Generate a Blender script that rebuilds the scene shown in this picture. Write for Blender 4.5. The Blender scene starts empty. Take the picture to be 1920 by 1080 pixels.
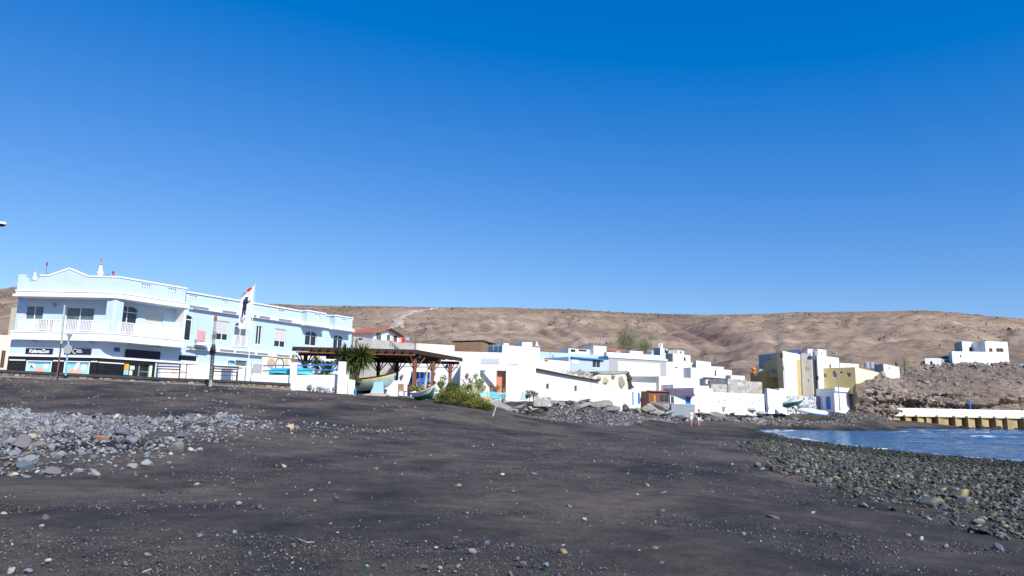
import bpy, bmesh, math, random
import numpy as np
from mathutils import Vector, Matrix
SC = bpy.context.scene
COL = SC.collection
R_ = math.radians
rng = np.random.default_rng(7)
random.seed(7)
# ------------------------------------------------------------ camera
F = 1300.0; CX = 960.0; CY = 540.0
PITCH = math.atan(220 / F); ROLL = R_(1.15)
CAM = Vector((0, 0, 3.0))
fw = Vector((0, math.cos(PITCH), math.sin(PITCH)))
r0_ = Vector((1, 0, 0)); u0_ = Vector((0, -math.sin(PITCH), math.cos(PITCH)))
RT = r0_ * math.cos(ROLL) + u0_ * math.sin(ROLL)
UP = -r0_ * math.sin(ROLL) + u0_ * math.cos(ROLL)
cd = bpy.data.cameras.new('camera'); cam = bpy.data.objects.new('camera', cd); COL.objects.link(cam)
cd.sensor_width = 36; cd.lens = F / 1920 * 36; cd.clip_start = 0.1; cd.clip_end = 6000
cam.matrix_world = Matrix((
    (RT.x, UP.x, -fw.x, CAM.x), (RT.y, UP.y, -fw.y, CAM.y), (RT.z, UP.z, -fw.z, CAM.z), (0, 0, 0, 1)))
SC.camera = cam
# ------------------------------------------------------------ world, sun, exposure
SUN_EL = R_(37); SUN_AZ = R_(31)       # azimuth: sun behind the camera, to its right
S = Vector((math.sin(SUN_AZ) * math.cos(SUN_EL), -math.cos(SUN_AZ) * math.cos(SUN_EL), math.sin(SUN_EL)))
W = bpy.data.worlds.new('World'); SC.world = W; W.use_nodes = True
nt = W.node_tree; nt.nodes.clear()
sky = nt.nodes.new('ShaderNodeTexSky'); sky.sky_type = 'NISHITA'; sky.sun_disc = False
sky.sun_elevation = SUN_EL; sky.sun_rotation = math.atan2(S.x, S.y)
sky.air_density = 1.0; sky.dust_density = 0.25; sky.ozone_density = 2.2; sky.altitude = 50
EXPO = 0.35; SKY = 0.10
_k = SKY * 2 ** EXPO
def mth(op, a, b):
    q = nt.nodes.new('ShaderNodeMath'); q.operation = op
    for i, v in enumerate((a, b)):
        if isinstance(v, (int, float)): q.inputs[i].default_value = v
        else: nt.links.new(v, q.inputs[i])
    return q.outputs[0]
sp0 = nt.nodes.new('ShaderNodeSeparateColor'); nt.links.new(sky.outputs[0], sp0.inputs[0])     # film-like colour response of the clear sky
_r = mth('MULTIPLY', mth('MAXIMUM', mth('SUBTRACT', sp0.outputs[0], 0.140 / _k), 0.0), 0.87)
_g = mth('MULTIPLY', mth('POWER', mth('MULTIPLY', sp0.outputs[1], _k), 1.07), 0.825 / _k)
_b = mth('MULTIPLY', mth('POWER', mth('MULTIPLY', sp0.outputs[2], _k), 0.60), 1.02 / _k)
cb0 = nt.nodes.new('ShaderNodeCombineColor'); nt.links.new(_r, cb0.inputs[0]); nt.links.new(_g, cb0.inputs[1]); nt.links.new(_b, cb0.inputs[2])
bg = nt.nodes.new('ShaderNodeBackground'); bg.inputs[1].default_value = SKY
wo = nt.nodes.new('ShaderNodeOutputWorld'); nt.links.new(cb0.outputs[0], bg.inputs[0]); nt.links.new(bg.outputs[0], wo.inputs[0])
sl = bpy.data.lights.new('sun', 'SUN'); sl.energy = 4.3; sl.angle = R_(0.5); sl.color = (1.0, 0.965, 0.91)
so = bpy.data.objects.new('sun', sl); COL.objects.link(so); so.rotation_euler = S.to_track_quat('Z', 'Y').to_euler()
so.location = (20, -30, 60)
SC.view_settings.view_transform = 'Standard'; SC.view_settings.look = 'None'
SC.view_settings.exposure = EXPO; SC.view_settings.gamma = 1.0
# ------------------------------------------------------------ helpers: rays
def ray(px, py):
    u = (px - CX) / F; v = (CY - py) / F
    return fw + RT * u + UP * v
def P(px, py, d):
    r = ray(px, py); return CAM + r * (d / r.y)
def hz(px):            # image row of the horizon at column px
    return 760 + (px - 960) * math.tan(ROLL)
def PG(px, py, z):     # pixel to the horizontal plane z
    r = ray(px, py); return CAM + r * ((z - CAM.z) / r.z)
# ------------------------------------------------------------ helpers: noise
def _h(ix, iy, iz, s):
    n = (ix * 374761393 + iy * 668265263 + iz * 2147483647 + s * 974634777) & 0xffffffff
    n = ((n ^ (n >> 13)) * 1274126177) & 0xffffffff
    return ((n ^ (n >> 16)) & 0xffff) / 65535.0
def vnoise(x, y, z=0.0, s=0):
    x, y, z = np.broadcast_arrays(np.asarray(x, float), np.asarray(y, float), np.asarray(z, float))
    ix = np.floor(x).astype(np.int64); iy = np.floor(y).astype(np.int64); iz = np.floor(z).astype(np.int64)
    fx = x - ix; fy = y - iy; fz = z - iz
    fx = fx * fx * (3 - 2 * fx); fy = fy * fy * (3 - 2 * fy); fz = fz * fz * (3 - 2 * fz)
    o = 0
    for a in (0, 1):
        for b in (0, 1):
            for c in (0, 1):
                w = (fx if a else 1 - fx) * (fy if b else 1 - fy) * (fz if c else 1 - fz)
                o = o + w * _h(ix + a, iy + b, iz + c, s)
    return o * 2 - 1
def fbm(x, y, z=0.0, o=4, s=0, g=0.5):
    t = 0; a = 1.0; f = 1.0
    for k in range(o):
        t = t + a * vnoise(np.asarray(x) * f, np.asarray(y) * f, np.asarray(z) * f, s + k * 17); a *= g; f *= 2.03
    return t
# ------------------------------------------------------------ helpers: materials
def rgb(c): return (c[0], c[1], c[2], 1)
def mat(name, col, rough=0.8, var=0.12, scale=2.0, bump=0.0, bscale=20.0, metal=0.0, col2=None, spec=0.3, detail=6, obj=True, thr=None):
    m = bpy.data.materials.new(name); m.use_nodes = True; t = m.node_tree; n = t.nodes
    b = n['Principled BSDF']; b.inputs['Roughness'].default_value = rough; b.inputs['Metallic'].default_value = metal
    b.inputs['Specular IOR Level'].default_value = spec
    tc = n.new('ShaderNodeTexCoord'); src = tc.outputs['Object' if obj else 'Generated']
    no = n.new('ShaderNodeTexNoise'); no.inputs['Scale'].default_value = scale; no.inputs['Detail'].default_value = detail; no.inputs['Roughness'].default_value = 0.62
    t.links.new(src, no.inputs['Vector'])
    cr = n.new('ShaderNodeValToRGB')
    lo, hi = thr if thr else (0.3, 0.72)
    cr.color_ramp.elements[0].position = lo; cr.color_ramp.elements[1].position = hi
    c2 = col2 if col2 else tuple(min(1, c * (1 + var)) for c in col)
    c1 = col if col2 else tuple(c * (1 - var) for c in col)
    cr.color_ramp.elements[0].color = rgb(c1); cr.color_ramp.elements[1].color = rgb(c2)
    t.links.new(no.outputs['Fac'], cr.inputs[0]); t.links.new(cr.outputs[0], b.inputs['Base Color'])
    if bump > 0:
        n2 = n.new('ShaderNodeTexNoise'); n2.inputs['Scale'].default_value = bscale; n2.inputs['Detail'].default_value = 5
        t.links.new(src, n2.inputs['Vector'])
        bp = n.new('ShaderNodeBump'); bp.inputs['Strength'].default_value = min(1, bump); bp.inputs['Distance'].default_value = 0.05 * max(1, bump)
        t.links.new(n2.outputs['Fac'], bp.inputs['Height']); t.links.new(bp.outputs[0], b.inputs['Normal'])
    return m
def stain_mat(name, col, stain, amt=(0.55, 0.75), scale=0.7, rough=0.85, stretch=(1, 1, 0.25), bump=0.25):
    """plaster with irregular weathered streaks"""
    m = bpy.data.materials.new(name); m.use_nodes = True; t = m.node_tree; n = t.nodes
    b = n['Principled BSDF']; b.inputs['Roughness'].default_value = rough; b.inputs['Specular IOR Level'].default_value = 0.2
    tc = n.new('ShaderNodeTexCoord'); mp = n.new('ShaderNodeMapping'); mp.inputs['Scale'].default_value = stretch
    t.links.new(tc.outputs['Object'], mp.inputs['Vector'])
    a = n.new('ShaderNodeTexNoise'); a.inputs['Scale'].default_value = scale; a.inputs['Detail'].default_value = 9; a.inputs['Roughness'].default_value = 0.7
    t.links.new(mp.outputs[0], a.inputs['Vector'])
    cr = n.new('ShaderNodeValToRGB'); cr.color_ramp.elements[0].position = amt[0]; cr.color_ramp.elements[1].position = amt[1]
    cr.color_ramp.elements[0].color = rgb(col); cr.color_ramp.elements[1].color = rgb(stain)
    t.links.new(a.outputs['Fac'], cr.inputs[0]); t.links.new(cr.outputs[0], b.inputs['Base Color'])
    c = n.new('ShaderNodeTexNoise'); c.inputs['Scale'].default_value = 9; c.inputs['Detail'].default_value = 6
    t.links.new(tc.outputs['Object'], c.inputs['Vector'])
    bp = n.new('ShaderNodeBump'); bp.inputs['Strength'].default_value = bump; bp.inputs['Distance'].default_value = 0.03
    t.links.new(c.outputs['Fac'], bp.inputs['Height']); t.links.new(bp.outputs[0], b.inputs['Normal'])
    return m
def brick_mat(name, c1, c2, mortar, w=0.4, h=0.2, ms=0.015, axis='XZ', bump=0.5, rough=0.9, zrot=0.0):
    m = bpy.data.materials.new(name); m.use_nodes = True; t = m.node_tree; n = t.nodes
    b = n['Principled BSDF']; b.inputs['Roughness'].default_value = rough; b.inputs['Specular IOR Level'].default_value = 0.2
    tc = n.new('ShaderNodeTexCoord'); mp = n.new('ShaderNodeMapping')
    mp.inputs['Rotation'].default_value = (0, 0, zrot)
    sx = n.new('ShaderNodeSeparateXYZ'); cx = n.new('ShaderNodeCombineXYZ')
    t.links.new(tc.outputs['Object'], mp.inputs[0]); t.links.new(mp.outputs[0], sx.inputs[0])
    t.links.new(sx.outputs['X'], cx.inputs['X']); t.links.new(sx.outputs['Z'], cx.inputs['Y'])
    br = n.new('ShaderNodeTexBrick'); br.inputs['Scale'].default_value = 1.0; br.inputs['Brick Width'].default_value = w; br.inputs['Row Height'].default_value = h
    br.inputs['Mortar Size'].default_value = ms; br.inputs['Color1'].default_value = rgb(c1); br.inputs['Color2'].default_value = rgb(c2); br.inputs['Mortar'].default_value = rgb(mortar)
    t.links.new(cx.outputs[0], br.inputs['Vector'])
    no = n.new('ShaderNodeTexNoise'); no.inputs['Scale'].default_value = 1.3; no.inputs['Detail'].default_value = 8
    t.links.new(tc.outputs['Object'], no.inputs['Vector'])
    mx = n.new('ShaderNodeMix'); mx.data_type = 'RGBA'; mx.blend_type = 'MULTIPLY'; mx.inputs[0].default_value = 0.35
    t.links.new(br.outputs['Color'], mx.inputs[6]); t.links.new(no.outputs['Fac'], mx.inputs[7]); t.links.new(mx.outputs[2], b.inputs['Base Color'])
    bp = n.new('ShaderNodeBump'); bp.inputs['Strength'].default_value = bump; bp.inputs['Distance'].default_value = 0.02; bp.invert = True
    t.links.new(br.outputs['Fac'], bp.inputs['Height']); t.links.new(bp.outputs[0], b.inputs['Normal'])
    return m
def rubble_mat(name, c1, c2, mortar, scale=2.5, bump=0.8, mw=0.06):
    m = bpy.data.materials.new(name); m.use_nodes = True; t = m.node_tree; n = t.nodes
    b = n['Principled BSDF']; b.inputs['Roughness'].default_value = 0.9; b.inputs['Specular IOR Level'].default_value = 0.2
    tc = n.new('ShaderNodeTexCoord')
    v = n.new('ShaderNodeTexVoronoi'); v.inputs['Scale'].default_value = scale; v.feature = 'DISTANCE_TO_EDGE'
    v2 = n.new('ShaderNodeTexVoronoi'); v2.inputs['Scale'].default_value = scale; v2.feature = 'F1'
    t.links.new(tc.outputs['Object'], v.inputs['Vector']); t.links.new(tc.outputs['Object'], v2.inputs['Vector'])
    r1 = n.new('ShaderNodeValToRGB'); r1.color_ramp.elements[0].color = rgb(c1); r1.color_ramp.elements[1].color = rgb(c2)
    e = r1.color_ramp.elements.new(0.5); e.color = rgb([(a + b_) * 0.5 for a, b_ in zip(c1, c2)])
    se = n.new('ShaderNodeSeparateColor'); t.links.new(v2.outputs['Color'], se.inputs[0]); t.links.new(se.outputs[0], r1.inputs[0])
    r2 = n.new('ShaderNodeValToRGB'); r2.color_ramp.elements[0].position = mw; r2.color_ramp.elements[1].position = mw * 1.7
    t.links.new(v.outputs['Distance'], r2.inputs[0])
    mx = n.new('ShaderNodeMix'); mx.data_type = 'RGBA'; mx.inputs[6].default_value = rgb(mortar)
    t.links.new(r2.outputs[0], mx.inputs[0]); t.links.new(r1.outputs[0], mx.inputs[7]); t.links.new(mx.outputs[2], b.inputs['Base Color'])
    bp = n.new('ShaderNodeBump'); bp.inputs['Strength'].default_value = bump; bp.inputs['Distance'].default_value = 0.08
    t.links.new(r2.outputs[0], bp.inputs['Height']); t.links.new(bp.outputs[0], b.inputs['Normal'])
    return m
def stone_mat(name, attr, rough=0.75, bump=0.5, bscale=25, var=0.35, nscale=14.0):
    """stone: own colour from the object (attr='OBJ') or from a colour attribute"""
    m = bpy.data.materials.new(name); m.use_nodes = True; t = m.node_tree; n = t.nodes
    b = n['Principled BSDF']; b.inputs['Roughness'].default_value = rough; b.inputs['Specular IOR Level'].default_value = 0.3
    if attr == 'OBJ':
        oi = n.new('ShaderNodeObjectInfo'); c = oi.outputs['Color']
    else:
        at = n.new('ShaderNodeAttribute'); at.attribute_name = attr; c = at.outputs['Color']
    tc = n.new('ShaderNodeTexCoord')
    no = n.new('ShaderNodeTexNoise'); no.inputs['Scale'].default_value = nscale; no.inputs['Detail'].default_value = 6; no.inputs['Roughness'].default_value = 0.7
    t.links.new(tc.outputs['Object'], no.inputs['Vector'])
    mr = n.new('ShaderNodeMapRange'); mr.inputs[1].default_value = 0.3; mr.inputs[2].default_value = 0.7; mr.inputs[3].default_value = 1 - var; mr.inputs[4].default_value = 1 + var
    t.links.new(no.outputs['Fac'], mr.inputs[0])
    mx = n.new('ShaderNodeVectorMath'); mx.operation = 'SCALE'; t.links.new(c, mx.inputs[0]); t.links.new(mr.outputs[0], mx.inputs['Scale'])
    t.links.new(mx.outputs[0], b.inputs['Base Color'])
    if bump:
        bp = n.new('ShaderNodeBump'); bp.inputs['Strength'].default_value = bump; bp.inputs['Distance'].default_value = 0.02
        n2 = n.new('ShaderNodeTexNoise'); n2.inputs['Scale'].default_value = bscale; n2.inputs['Detail'].default_value = 6
        t.links.new(tc.outputs['Object'], n2.inputs['Vector']); t.links.new(n2.outputs['Fac'], bp.inputs['Height']); t.links.new(bp.outputs[0], b.inputs['Normal'])
    return m
# ------------------------------------------------------------ helpers: meshes and objects
class MB:
    def __init__(s): s.v = []; s.f = []
    def add(s, vs, fs):
        o = len(s.v); s.v += [tuple(v) for v in vs]; s.f += [tuple(i + o for i in f) for f in fs]; return s
    def box(s, c, h, ax=None):      # centre, half sizes, axes
        c = Vector(c); X, Y, Z = ax if ax else (Vector((1, 0, 0)), Vector((0, 1, 0)), Vector((0, 0, 1)))
        vs = [c + X * (h[0] * a) + Y * (h[1] * b) + Z * (h[2] * d) for a in (-1, 1) for b in (-1, 1) for d in (-1, 1)]
        return s.add(vs, [(0, 1, 3, 2), (4, 6, 7, 5), (0, 4, 5, 1), (2, 3, 7, 6), (0, 2, 6, 4), (1, 5, 7, 3)])
    def bar(s, a, b, w, h=None):    # rectangular bar between two points
        a = Vector(a); b = Vector(b); d = (b - a); L = d.length; d.normalize(); h = h or w
        up = Vector((0, 0, 1)) if abs(d.z) < 0.95 else Vector((1, 0, 0))
        sd = d.cross(up).normalized(); u = sd.cross(d).normalized()
        return s.box((a + b) / 2, (L / 2, w / 2, h / 2), (d, sd, u))
    def tube(s, pts, rad, n=8, cap=True):
        pts = [Vector(p) for p in pts]; rads = rad if hasattr(rad, '__len__') else [rad] * len(pts)
        vs = []; fs = []; prev = None
        for i, p in enumerate(pts):
            d = (pts[min(i + 1, len(pts) - 1)] - pts[max(i - 1, 0)]).normalized()
            up = prev if prev is not None else (Vector((0, 0, 1)) if abs(d.z) < 0.9 else Vector((1, 0, 0)))
            a = d.cross(up).normalized(); b = a.cross(d).normalized(); prev = b
            for k in range(n):
                t = 2 * math.pi * k / n; vs.append(p + (a * math.cos(t) + b * math.sin(t)) * rads[i])
        for i in range(len(pts) - 1):
            for k in range(n):
                fs.append((i * n + k, i * n + (k + 1) % n, (i + 1) * n + (k + 1) % n, (i + 1) * n + k))
        if cap: fs.append(tuple(range(n))[::-1]); fs.append(tuple((len(pts) - 1) * n + k for k in range(n)))
        return s.add(vs, fs)
    def lathe(s, prof, n=16, c=(0, 0, 0)):
        vs = []; fs = []
        for (r, z) in prof:
            for k in range(n): vs.append((c[0] + r * math.cos(2 * math.pi * k / n), c[1] + r * math.sin(2 * math.pi * k / n), c[2] + z))
        for i in range(len(prof) - 1):
            for k in range(n): fs.append((i * n + k, i * n + (k + 1) % n, (i + 1) * n + (k + 1) % n, (i + 1) * n + k))
        fs.append(tuple(range(n))[::-1]); fs.append(tuple((len(prof) - 1) * n + k for k in range(n)))
        return s.add(vs, fs)
    def prism(s, pts, ex):          # polygon (3D points) extruded by a vector
        n = len(pts); ex = Vector(ex); pts = [Vector(p) for p in pts]
        return s.add(pts + [p + ex for p in pts], [tuple(range(n)), tuple(range(n, 2 * n))[::-1]] + [(i, i + n, (i + 1) % n + n, (i + 1) % n) for i in range(n)])
def mesh_np(name, v, f, smooth=False):
    v = np.asarray(v, np.float32); f = np.asarray(f, np.int32); k = f.shape[1]
    me = bpy.data.meshes.new(name); me.vertices.add(len(v)); me.vertices.foreach_set('co', v.ravel())
    me.loops.add(f.size); me.loops.foreach_set('vertex_index', f.ravel())
    me.polygons.add(len(f)); me.polygons.foreach_set('loop_start', np.arange(len(f), dtype=np.int32) * k)
    me.polygons.foreach_set('loop_total', np.full(len(f), k, np.int32))
    if smooth: me.polygons.foreach_set('use_smooth', np.ones(len(f), bool))
    me.update(calc_edges=True); me.validate(); return me
def tag(o, label=None, cat=None, group=None, kind=None):
    if label: o['label'] = label
    if cat: o['category'] = cat
    if group: o['group'] = group
    if kind: o['kind'] = kind
    return o
def abspos(o):
    p = Vector((0, 0, 0))
    while o is not None: p = p + Vector(o.location); o = o.parent
    return p
def obj(name, mb, m, parent=None, base=None, smooth=False, bevel=0, fixn=True):
    """link one mesh; verts given in world space, stored relative to the parent (or to base)"""
    me = bpy.data.meshes.new(name)
    L = abspos(parent) if parent is not None else (Vector(base) if base is not None else None)
    if L is None:
        a = np.array([tuple(v) for v in mb.v]); L = Vector(((a[:, 0].min() + a[:, 0].max()) / 2, (a[:, 1].min() + a[:, 1].max()) / 2, a[:, 2].min()))
    me.from_pydata([(v[0] - L.x, v[1] - L.y, v[2] - L.z) for v in mb.v], [], mb.f); me.update()
    if fixn:
        bm = bmesh.new(); bm.from_mesh(me); bmesh.ops.recalc_face_normals(bm, faces=bm.faces); bm.to_mesh(me); bm.free()
    if smooth:
        me.polygons.foreach_set('use_smooth', np.ones(len(me.polygons), bool))
    me.materials.append(m)
    o = bpy.data.objects.new(name, me); COL.objects.link(o)
    if parent is not None: o.parent = parent
    else: o.location = L
    if bevel:
        b = o.modifiers.new('bevel', 'BEVEL'); b.width = bevel; b.segments = 2; b.limit_method = 'ANGLE'
    return o
def empty(name, loc, label, cat, group=None):
    o = bpy.data.objects.new(name, None); COL.objects.link(o); o.location = loc; o.empty_display_size = 0.3
    return tag(o, label, cat, group)
def copy_tree(o, parent=None):
    kids = [c for c in ALLKIDS(o)]
    c = o.copy(); COL.objects.link(c)
    if parent is not None: c.parent = parent
    for k in kids: copy_tree(k, c)
    return c
def ALLKIDS(o): return list(o.children)
class Face:
    """vertical plane through two ground points, left to right as seen from outside"""
    def __init__(s, a, b):
        s.a = Vector((a[0], a[1], 0)); s.b = Vector((b[0], b[1], 0)); s.L = (s.b - s.a).length
        s.d = (s.b - s.a).normalized(); s.n = Vector((s.d.y, -s.d.x, 0))
    def pt(s, t, z, o=0.0):
        p = s.a + s.d * t + s.n * o; return Vector((p.x, p.y, z))
    def sz(s, px, py, o=0.0):
        r = ray(px, py); q = s.a + s.n * o
        k = (q - CAM).dot(s.n) / r.dot(s.n); w = CAM + r * k
        return ((w - s.a).dot(s.d), w.z)
    def off(s, o): return Face(s.a + s.n * o, s.b + s.n * o)
    def box(s, mb, s0, s1, z0, z1, o0, o1):
        c = s.pt((s0 + s1) / 2, (z0 + z1) / 2, (o0 + o1) / 2)
        return mb.box(c, (abs(s1 - s0) / 2, abs(o1 - o0) / 2, abs(z1 - z0) / 2), (s.d, s.n, Vector((0, 0, 1))))
    def rect(s, x0, y0, x1, y1, o=0.0):   # pixel rectangle to (s0,s1,z0,z1)
        a = s.sz(x0, (y0 + y1) / 2, o); b = s.sz(x1, (y0 + y1) / 2, o); c = s.sz((x0 + x1) / 2, y0, o); e = s.sz((x0 + x1) / 2, y1, o)
        return (a[0], b[0], e[1], c[1])
def wall(mb, fc, s0, s1, z0, z1, holes=(), rev=0.15, o=0.0):
    """one wall skin with real openings and reveals"""
    ss = sorted(set([s0, s1] + [min(max(h[k], s0), s1) for h in holes for k in (0, 1)]))
    zs = sorted(set([z0, z1] + [min(max(h[k], z0), z1) for h in holes for k in (2, 3)]))
    for i in range(len(ss) - 1):
        for j in range(len(zs) - 1):
            cs = (ss[i] + ss[i + 1]) / 2; cz = (zs[j] + zs[j + 1]) / 2
            if any(h[0] < cs < h[1] and h[2] < cz < h[3] for h in holes): continue
            mb.add([fc.pt(ss[i], zs[j], o), fc.pt(ss[i + 1], zs[j], o), fc.pt(ss[i + 1], zs[j + 1], o), fc.pt(ss[i], zs[j + 1], o)], [(0, 1, 2, 3)])
    for h in holes:
        a = [fc.pt(h[0], h[2], o), fc.pt(h[1], h[2], o), fc.pt(h[1], h[3], o), fc.pt(h[0], h[3], o)]
        b = [p - fc.n * rev for p in a]
        mb.add(a + b, [(0, 4, 5, 1), (1, 5, 6, 2), (2, 6, 7, 3), (3, 7, 4, 0)])
# ------------------------------------------------------------ palette
M = {}
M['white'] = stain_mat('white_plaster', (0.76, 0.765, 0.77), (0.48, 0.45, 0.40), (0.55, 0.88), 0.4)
M['white_clean'] = mat('white_paint', (0.80, 0.80, 0.80), 0.6, 0.04, 1.0)
M['white_old'] = stain_mat('old_white_plaster', (0.76, 0.755, 0.74), (0.34, 0.29, 0.23), (0.52, 0.80), 0.45)
M['white_grey'] = stain_mat('grey_and_shade_plaster', (0.37, 0.375, 0.385), (0.28, 0.27, 0.26), (0.55, 0.8), 0.5)  # own grey of some walls; painted shade on white houses' left sides
M['cream'] = stain_mat('cream_plaster', (0.78, 0.70, 0.50), (0.55, 0.47, 0.33), (0.58, 0.85), 0.5)
M['pale_cream'] = stain_mat('pale_cream_plaster', (0.76, 0.68, 0.55), (0.5, 0.43, 0.34), (0.55, 0.85), 0.8)
M['ochre'] = stain_mat('ochre_plaster', (0.74, 0.55, 0.23), (0.78, 0.68, 0.44), (0.6, 0.72), 1.2, stretch=(1, 1, 0.7))
M['olive'] = mat('olive_plaster', (0.56, 0.43, 0.21), 0.85, 0.1, 1)
M['orange_wall'] = mat('orange_ochre_plaster', (0.62, 0.36, 0.13), 0.85, 0.1, 1)
M['blue_pale'] = mat('pale_blue_plaster', (0.50, 0.625, 0.77), 0.8, 0.035, 0.8, 0.15, 14)
M['blue_light'] = mat('light_blue_wall', (0.44, 0.54, 0.68), 0.8, 0.06, 0.7, 0.2, 14)
M['blue_paint'] = mat('bright_blue_paint', (0.02, 0.16, 0.62), 0.5, 0.15, 3)
M['blue_rail'] = mat('blue_rail_paint', (0.03, 0.22, 0.62), 0.45, 0.1, 3)
M['blue_dark'] = mat('dark_blue_paint', (0.03, 0.05, 0.22), 0.5, 0.12, 3)
M['teal'] = mat('teal_paint', (0.06, 0.45, 0.46), 0.5, 0.15, 3)
M['aqua'] = mat('aqua_pallet_paint', (0.20, 0.60, 0.68), 0.6, 0.12, 4)
M['glass'] = mat('window_glass', (0.015, 0.02, 0.025), 0.08, 0.2, 1.5, spec=0.8)
M['glass_grey'] = mat('curtained_glass', (0.10, 0.13, 0.15), 0.15, 0.35, 3.0, spec=0.7)
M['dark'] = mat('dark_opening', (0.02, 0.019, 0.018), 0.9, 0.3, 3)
M['shutter'] = mat('roller_shutter', (0.66, 0.65, 0.62), 0.6, 0.05, 3)
M['black_tile'] = brick_mat('black_tile', (0.018, 0.018, 0.022), (0.025, 0.025, 0.03), (0.04, 0.04, 0.045), 0.5, 0.3, 0.006, bump=0.1, rough=0.3)
M['wood_dark'] = mat('dark_and_shaded_wood', (0.055, 0.027, 0.016), 0.6, 0.4, 8, 0.3, 40)  # dark wood; also stands for shade on some pergola posts
M['wood_post'] = mat('brown_stained_wood', (0.20, 0.085, 0.045), 0.6, 0.25, 8, 0.3, 40)
M['wood_raw'] = mat('weathered_timber', (0.30, 0.19, 0.11), 0.8, 0.35, 5, 0.4, 30)
M['wood_grey'] = mat('grey_driftwood', (0.36, 0.33, 0.29), 0.85, 0.25, 5, 0.4, 30)
M['bench'] = mat('brown_bench_paint', (0.07, 0.03, 0.025), 0.5, 0.2, 8)
M['metal'] = mat('grey_metal', (0.35, 0.36, 0.37), 0.4, 0.15, 4, metal=0.4)
M['rust'] = mat('rusty_metal', (0.22, 0.09, 0.06), 0.8, 0.4, 4, 0.3, 30)
M['green_dark'] = mat('bottle_green_paint', (0.02, 0.14, 0.08), 0.5, 0.2, 4)
M['tile_roof'] = mat('red_roof_tile', (0.42, 0.15, 0.08), 0.85, 0.2, 3, 0.6, 8)
M['maroon'] = mat('maroon_sheet', (0.22, 0.07, 0.07), 0.7, 0.15, 3)
M['block'] = brick_mat('concrete_block', (0.42, 0.40, 0.37), (0.52, 0.50, 0.46), (0.60, 0.58, 0.54), 0.5, 0.22, 0.02)
M['concrete'] = stain_mat('rough_concrete', (0.40, 0.38, 0.35), (0.24, 0.22, 0.20), (0.45, 0.75), 1.2)
M['concrete_dark'] = mat('dark_concrete_kerb', (0.055, 0.055, 0.062), 0.85, 0.3, 3, 0.3, 30)
M['concrete_tan'] = stain_mat('tan_concrete', (0.46, 0.34, 0.17), (0.22, 0.17, 0.09), (0.45, 0.75), 0.8)
M['grey_wall'] = mat('grey_painted_block', (0.24, 0.28, 0.31), 0.8, 0.08, 1)
M['rubble'] = rubble_mat('rubble_masonry', (0.04, 0.04, 0.045), (0.42, 0.30, 0.19), (0.10, 0.095, 0.09), 2.2)
M['rubble_white'] = rubble_mat('white_jointed_masonry', (0.10, 0.10, 0.11), (0.26, 0.26, 0.28), (0.66, 0.66, 0.68), 2.6, mw=0.11)
M['rubble_pale'] = rubble_mat('pale_masonry', (0.34, 0.31, 0.27), (0.60, 0.58, 0.53), (0.46, 0.42, 0.36), 1.9, mw=0.04)
M['terracotta'] = mat('terracotta', (0.45, 0.17, 0.09), 0.85, 0.15, 6)
M['skin'] = mat('skin', (0.55, 0.33, 0.24), 0.5, 0.08, 6)
M['hair'] = mat('dark_hair', (0.03, 0.02, 0.015), 0.6, 0.3, 30)
M['hair_pale'] = mat('pale_hair', (0.55, 0.5, 0.42), 0.6, 0.2, 30)
M['leaf'] = mat('green_leaf', (0.125, 0.155, 0.035), 0.7, 0.45, 5, spec=0.2)
M['leaf_dark'] = mat('dark_green_leaf', (0.09, 0.125, 0.045), 0.5, 0.4, 5, spec=0.4)
M['leaf_lime'] = mat('lime_leaf', (0.23, 0.235, 0.04), 0.7, 0.4, 6, spec=0.2)
M['leaf_dry'] = mat('olive_needles', (0.13, 0.14, 0.07), 0.7, 0.35, 3)
M['bark'] = mat('bark', (0.22, 0.15, 0.09), 0.9, 0.35, 12, 0.6, 40)
M['red'] = mat('red_cloth', (0.62, 0.03, 0.03), 0.8, 0.1, 4)
M['orange'] = mat('orange_paint', (0.75, 0.26, 0.03), 0.6, 0.08, 4)
M['coral'] = mat('coral_panel', (0.62, 0.24, 0.13), 0.8, 0.06, 4)
M['yellow'] = mat('yellow_paint', (0.70, 0.45, 0.04), 0.6, 0.1, 4)
M['black'] = mat('black_cloth', (0.015, 0.015, 0.017), 0.8, 0.2, 8)
M['purple'] = mat('purple_cloth', (0.10, 0.05, 0.12), 0.8, 0.2, 8)
M['pale_cloth'] = mat('pale_green_white_cloth', (0.66, 0.72, 0.68), 0.8, 0.15, 9)
M['wicker'] = mat('wicker', (0.36, 0.22, 0.12), 0.8, 0.2, 30, 0.4, 60)
M['boat_grey'] = mat('grey_green_boat_paint', (0.33, 0.44, 0.42), 0.6, 0.15, 3)
M['boat_blue'] = mat('light_blue_boat_paint', (0.40, 0.60, 0.80), 0.6, 0.08, 2)
M['boat_green'] = mat('green_boat_paint', (0.03, 0.20, 0.11), 0.5, 0.15, 3)
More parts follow.
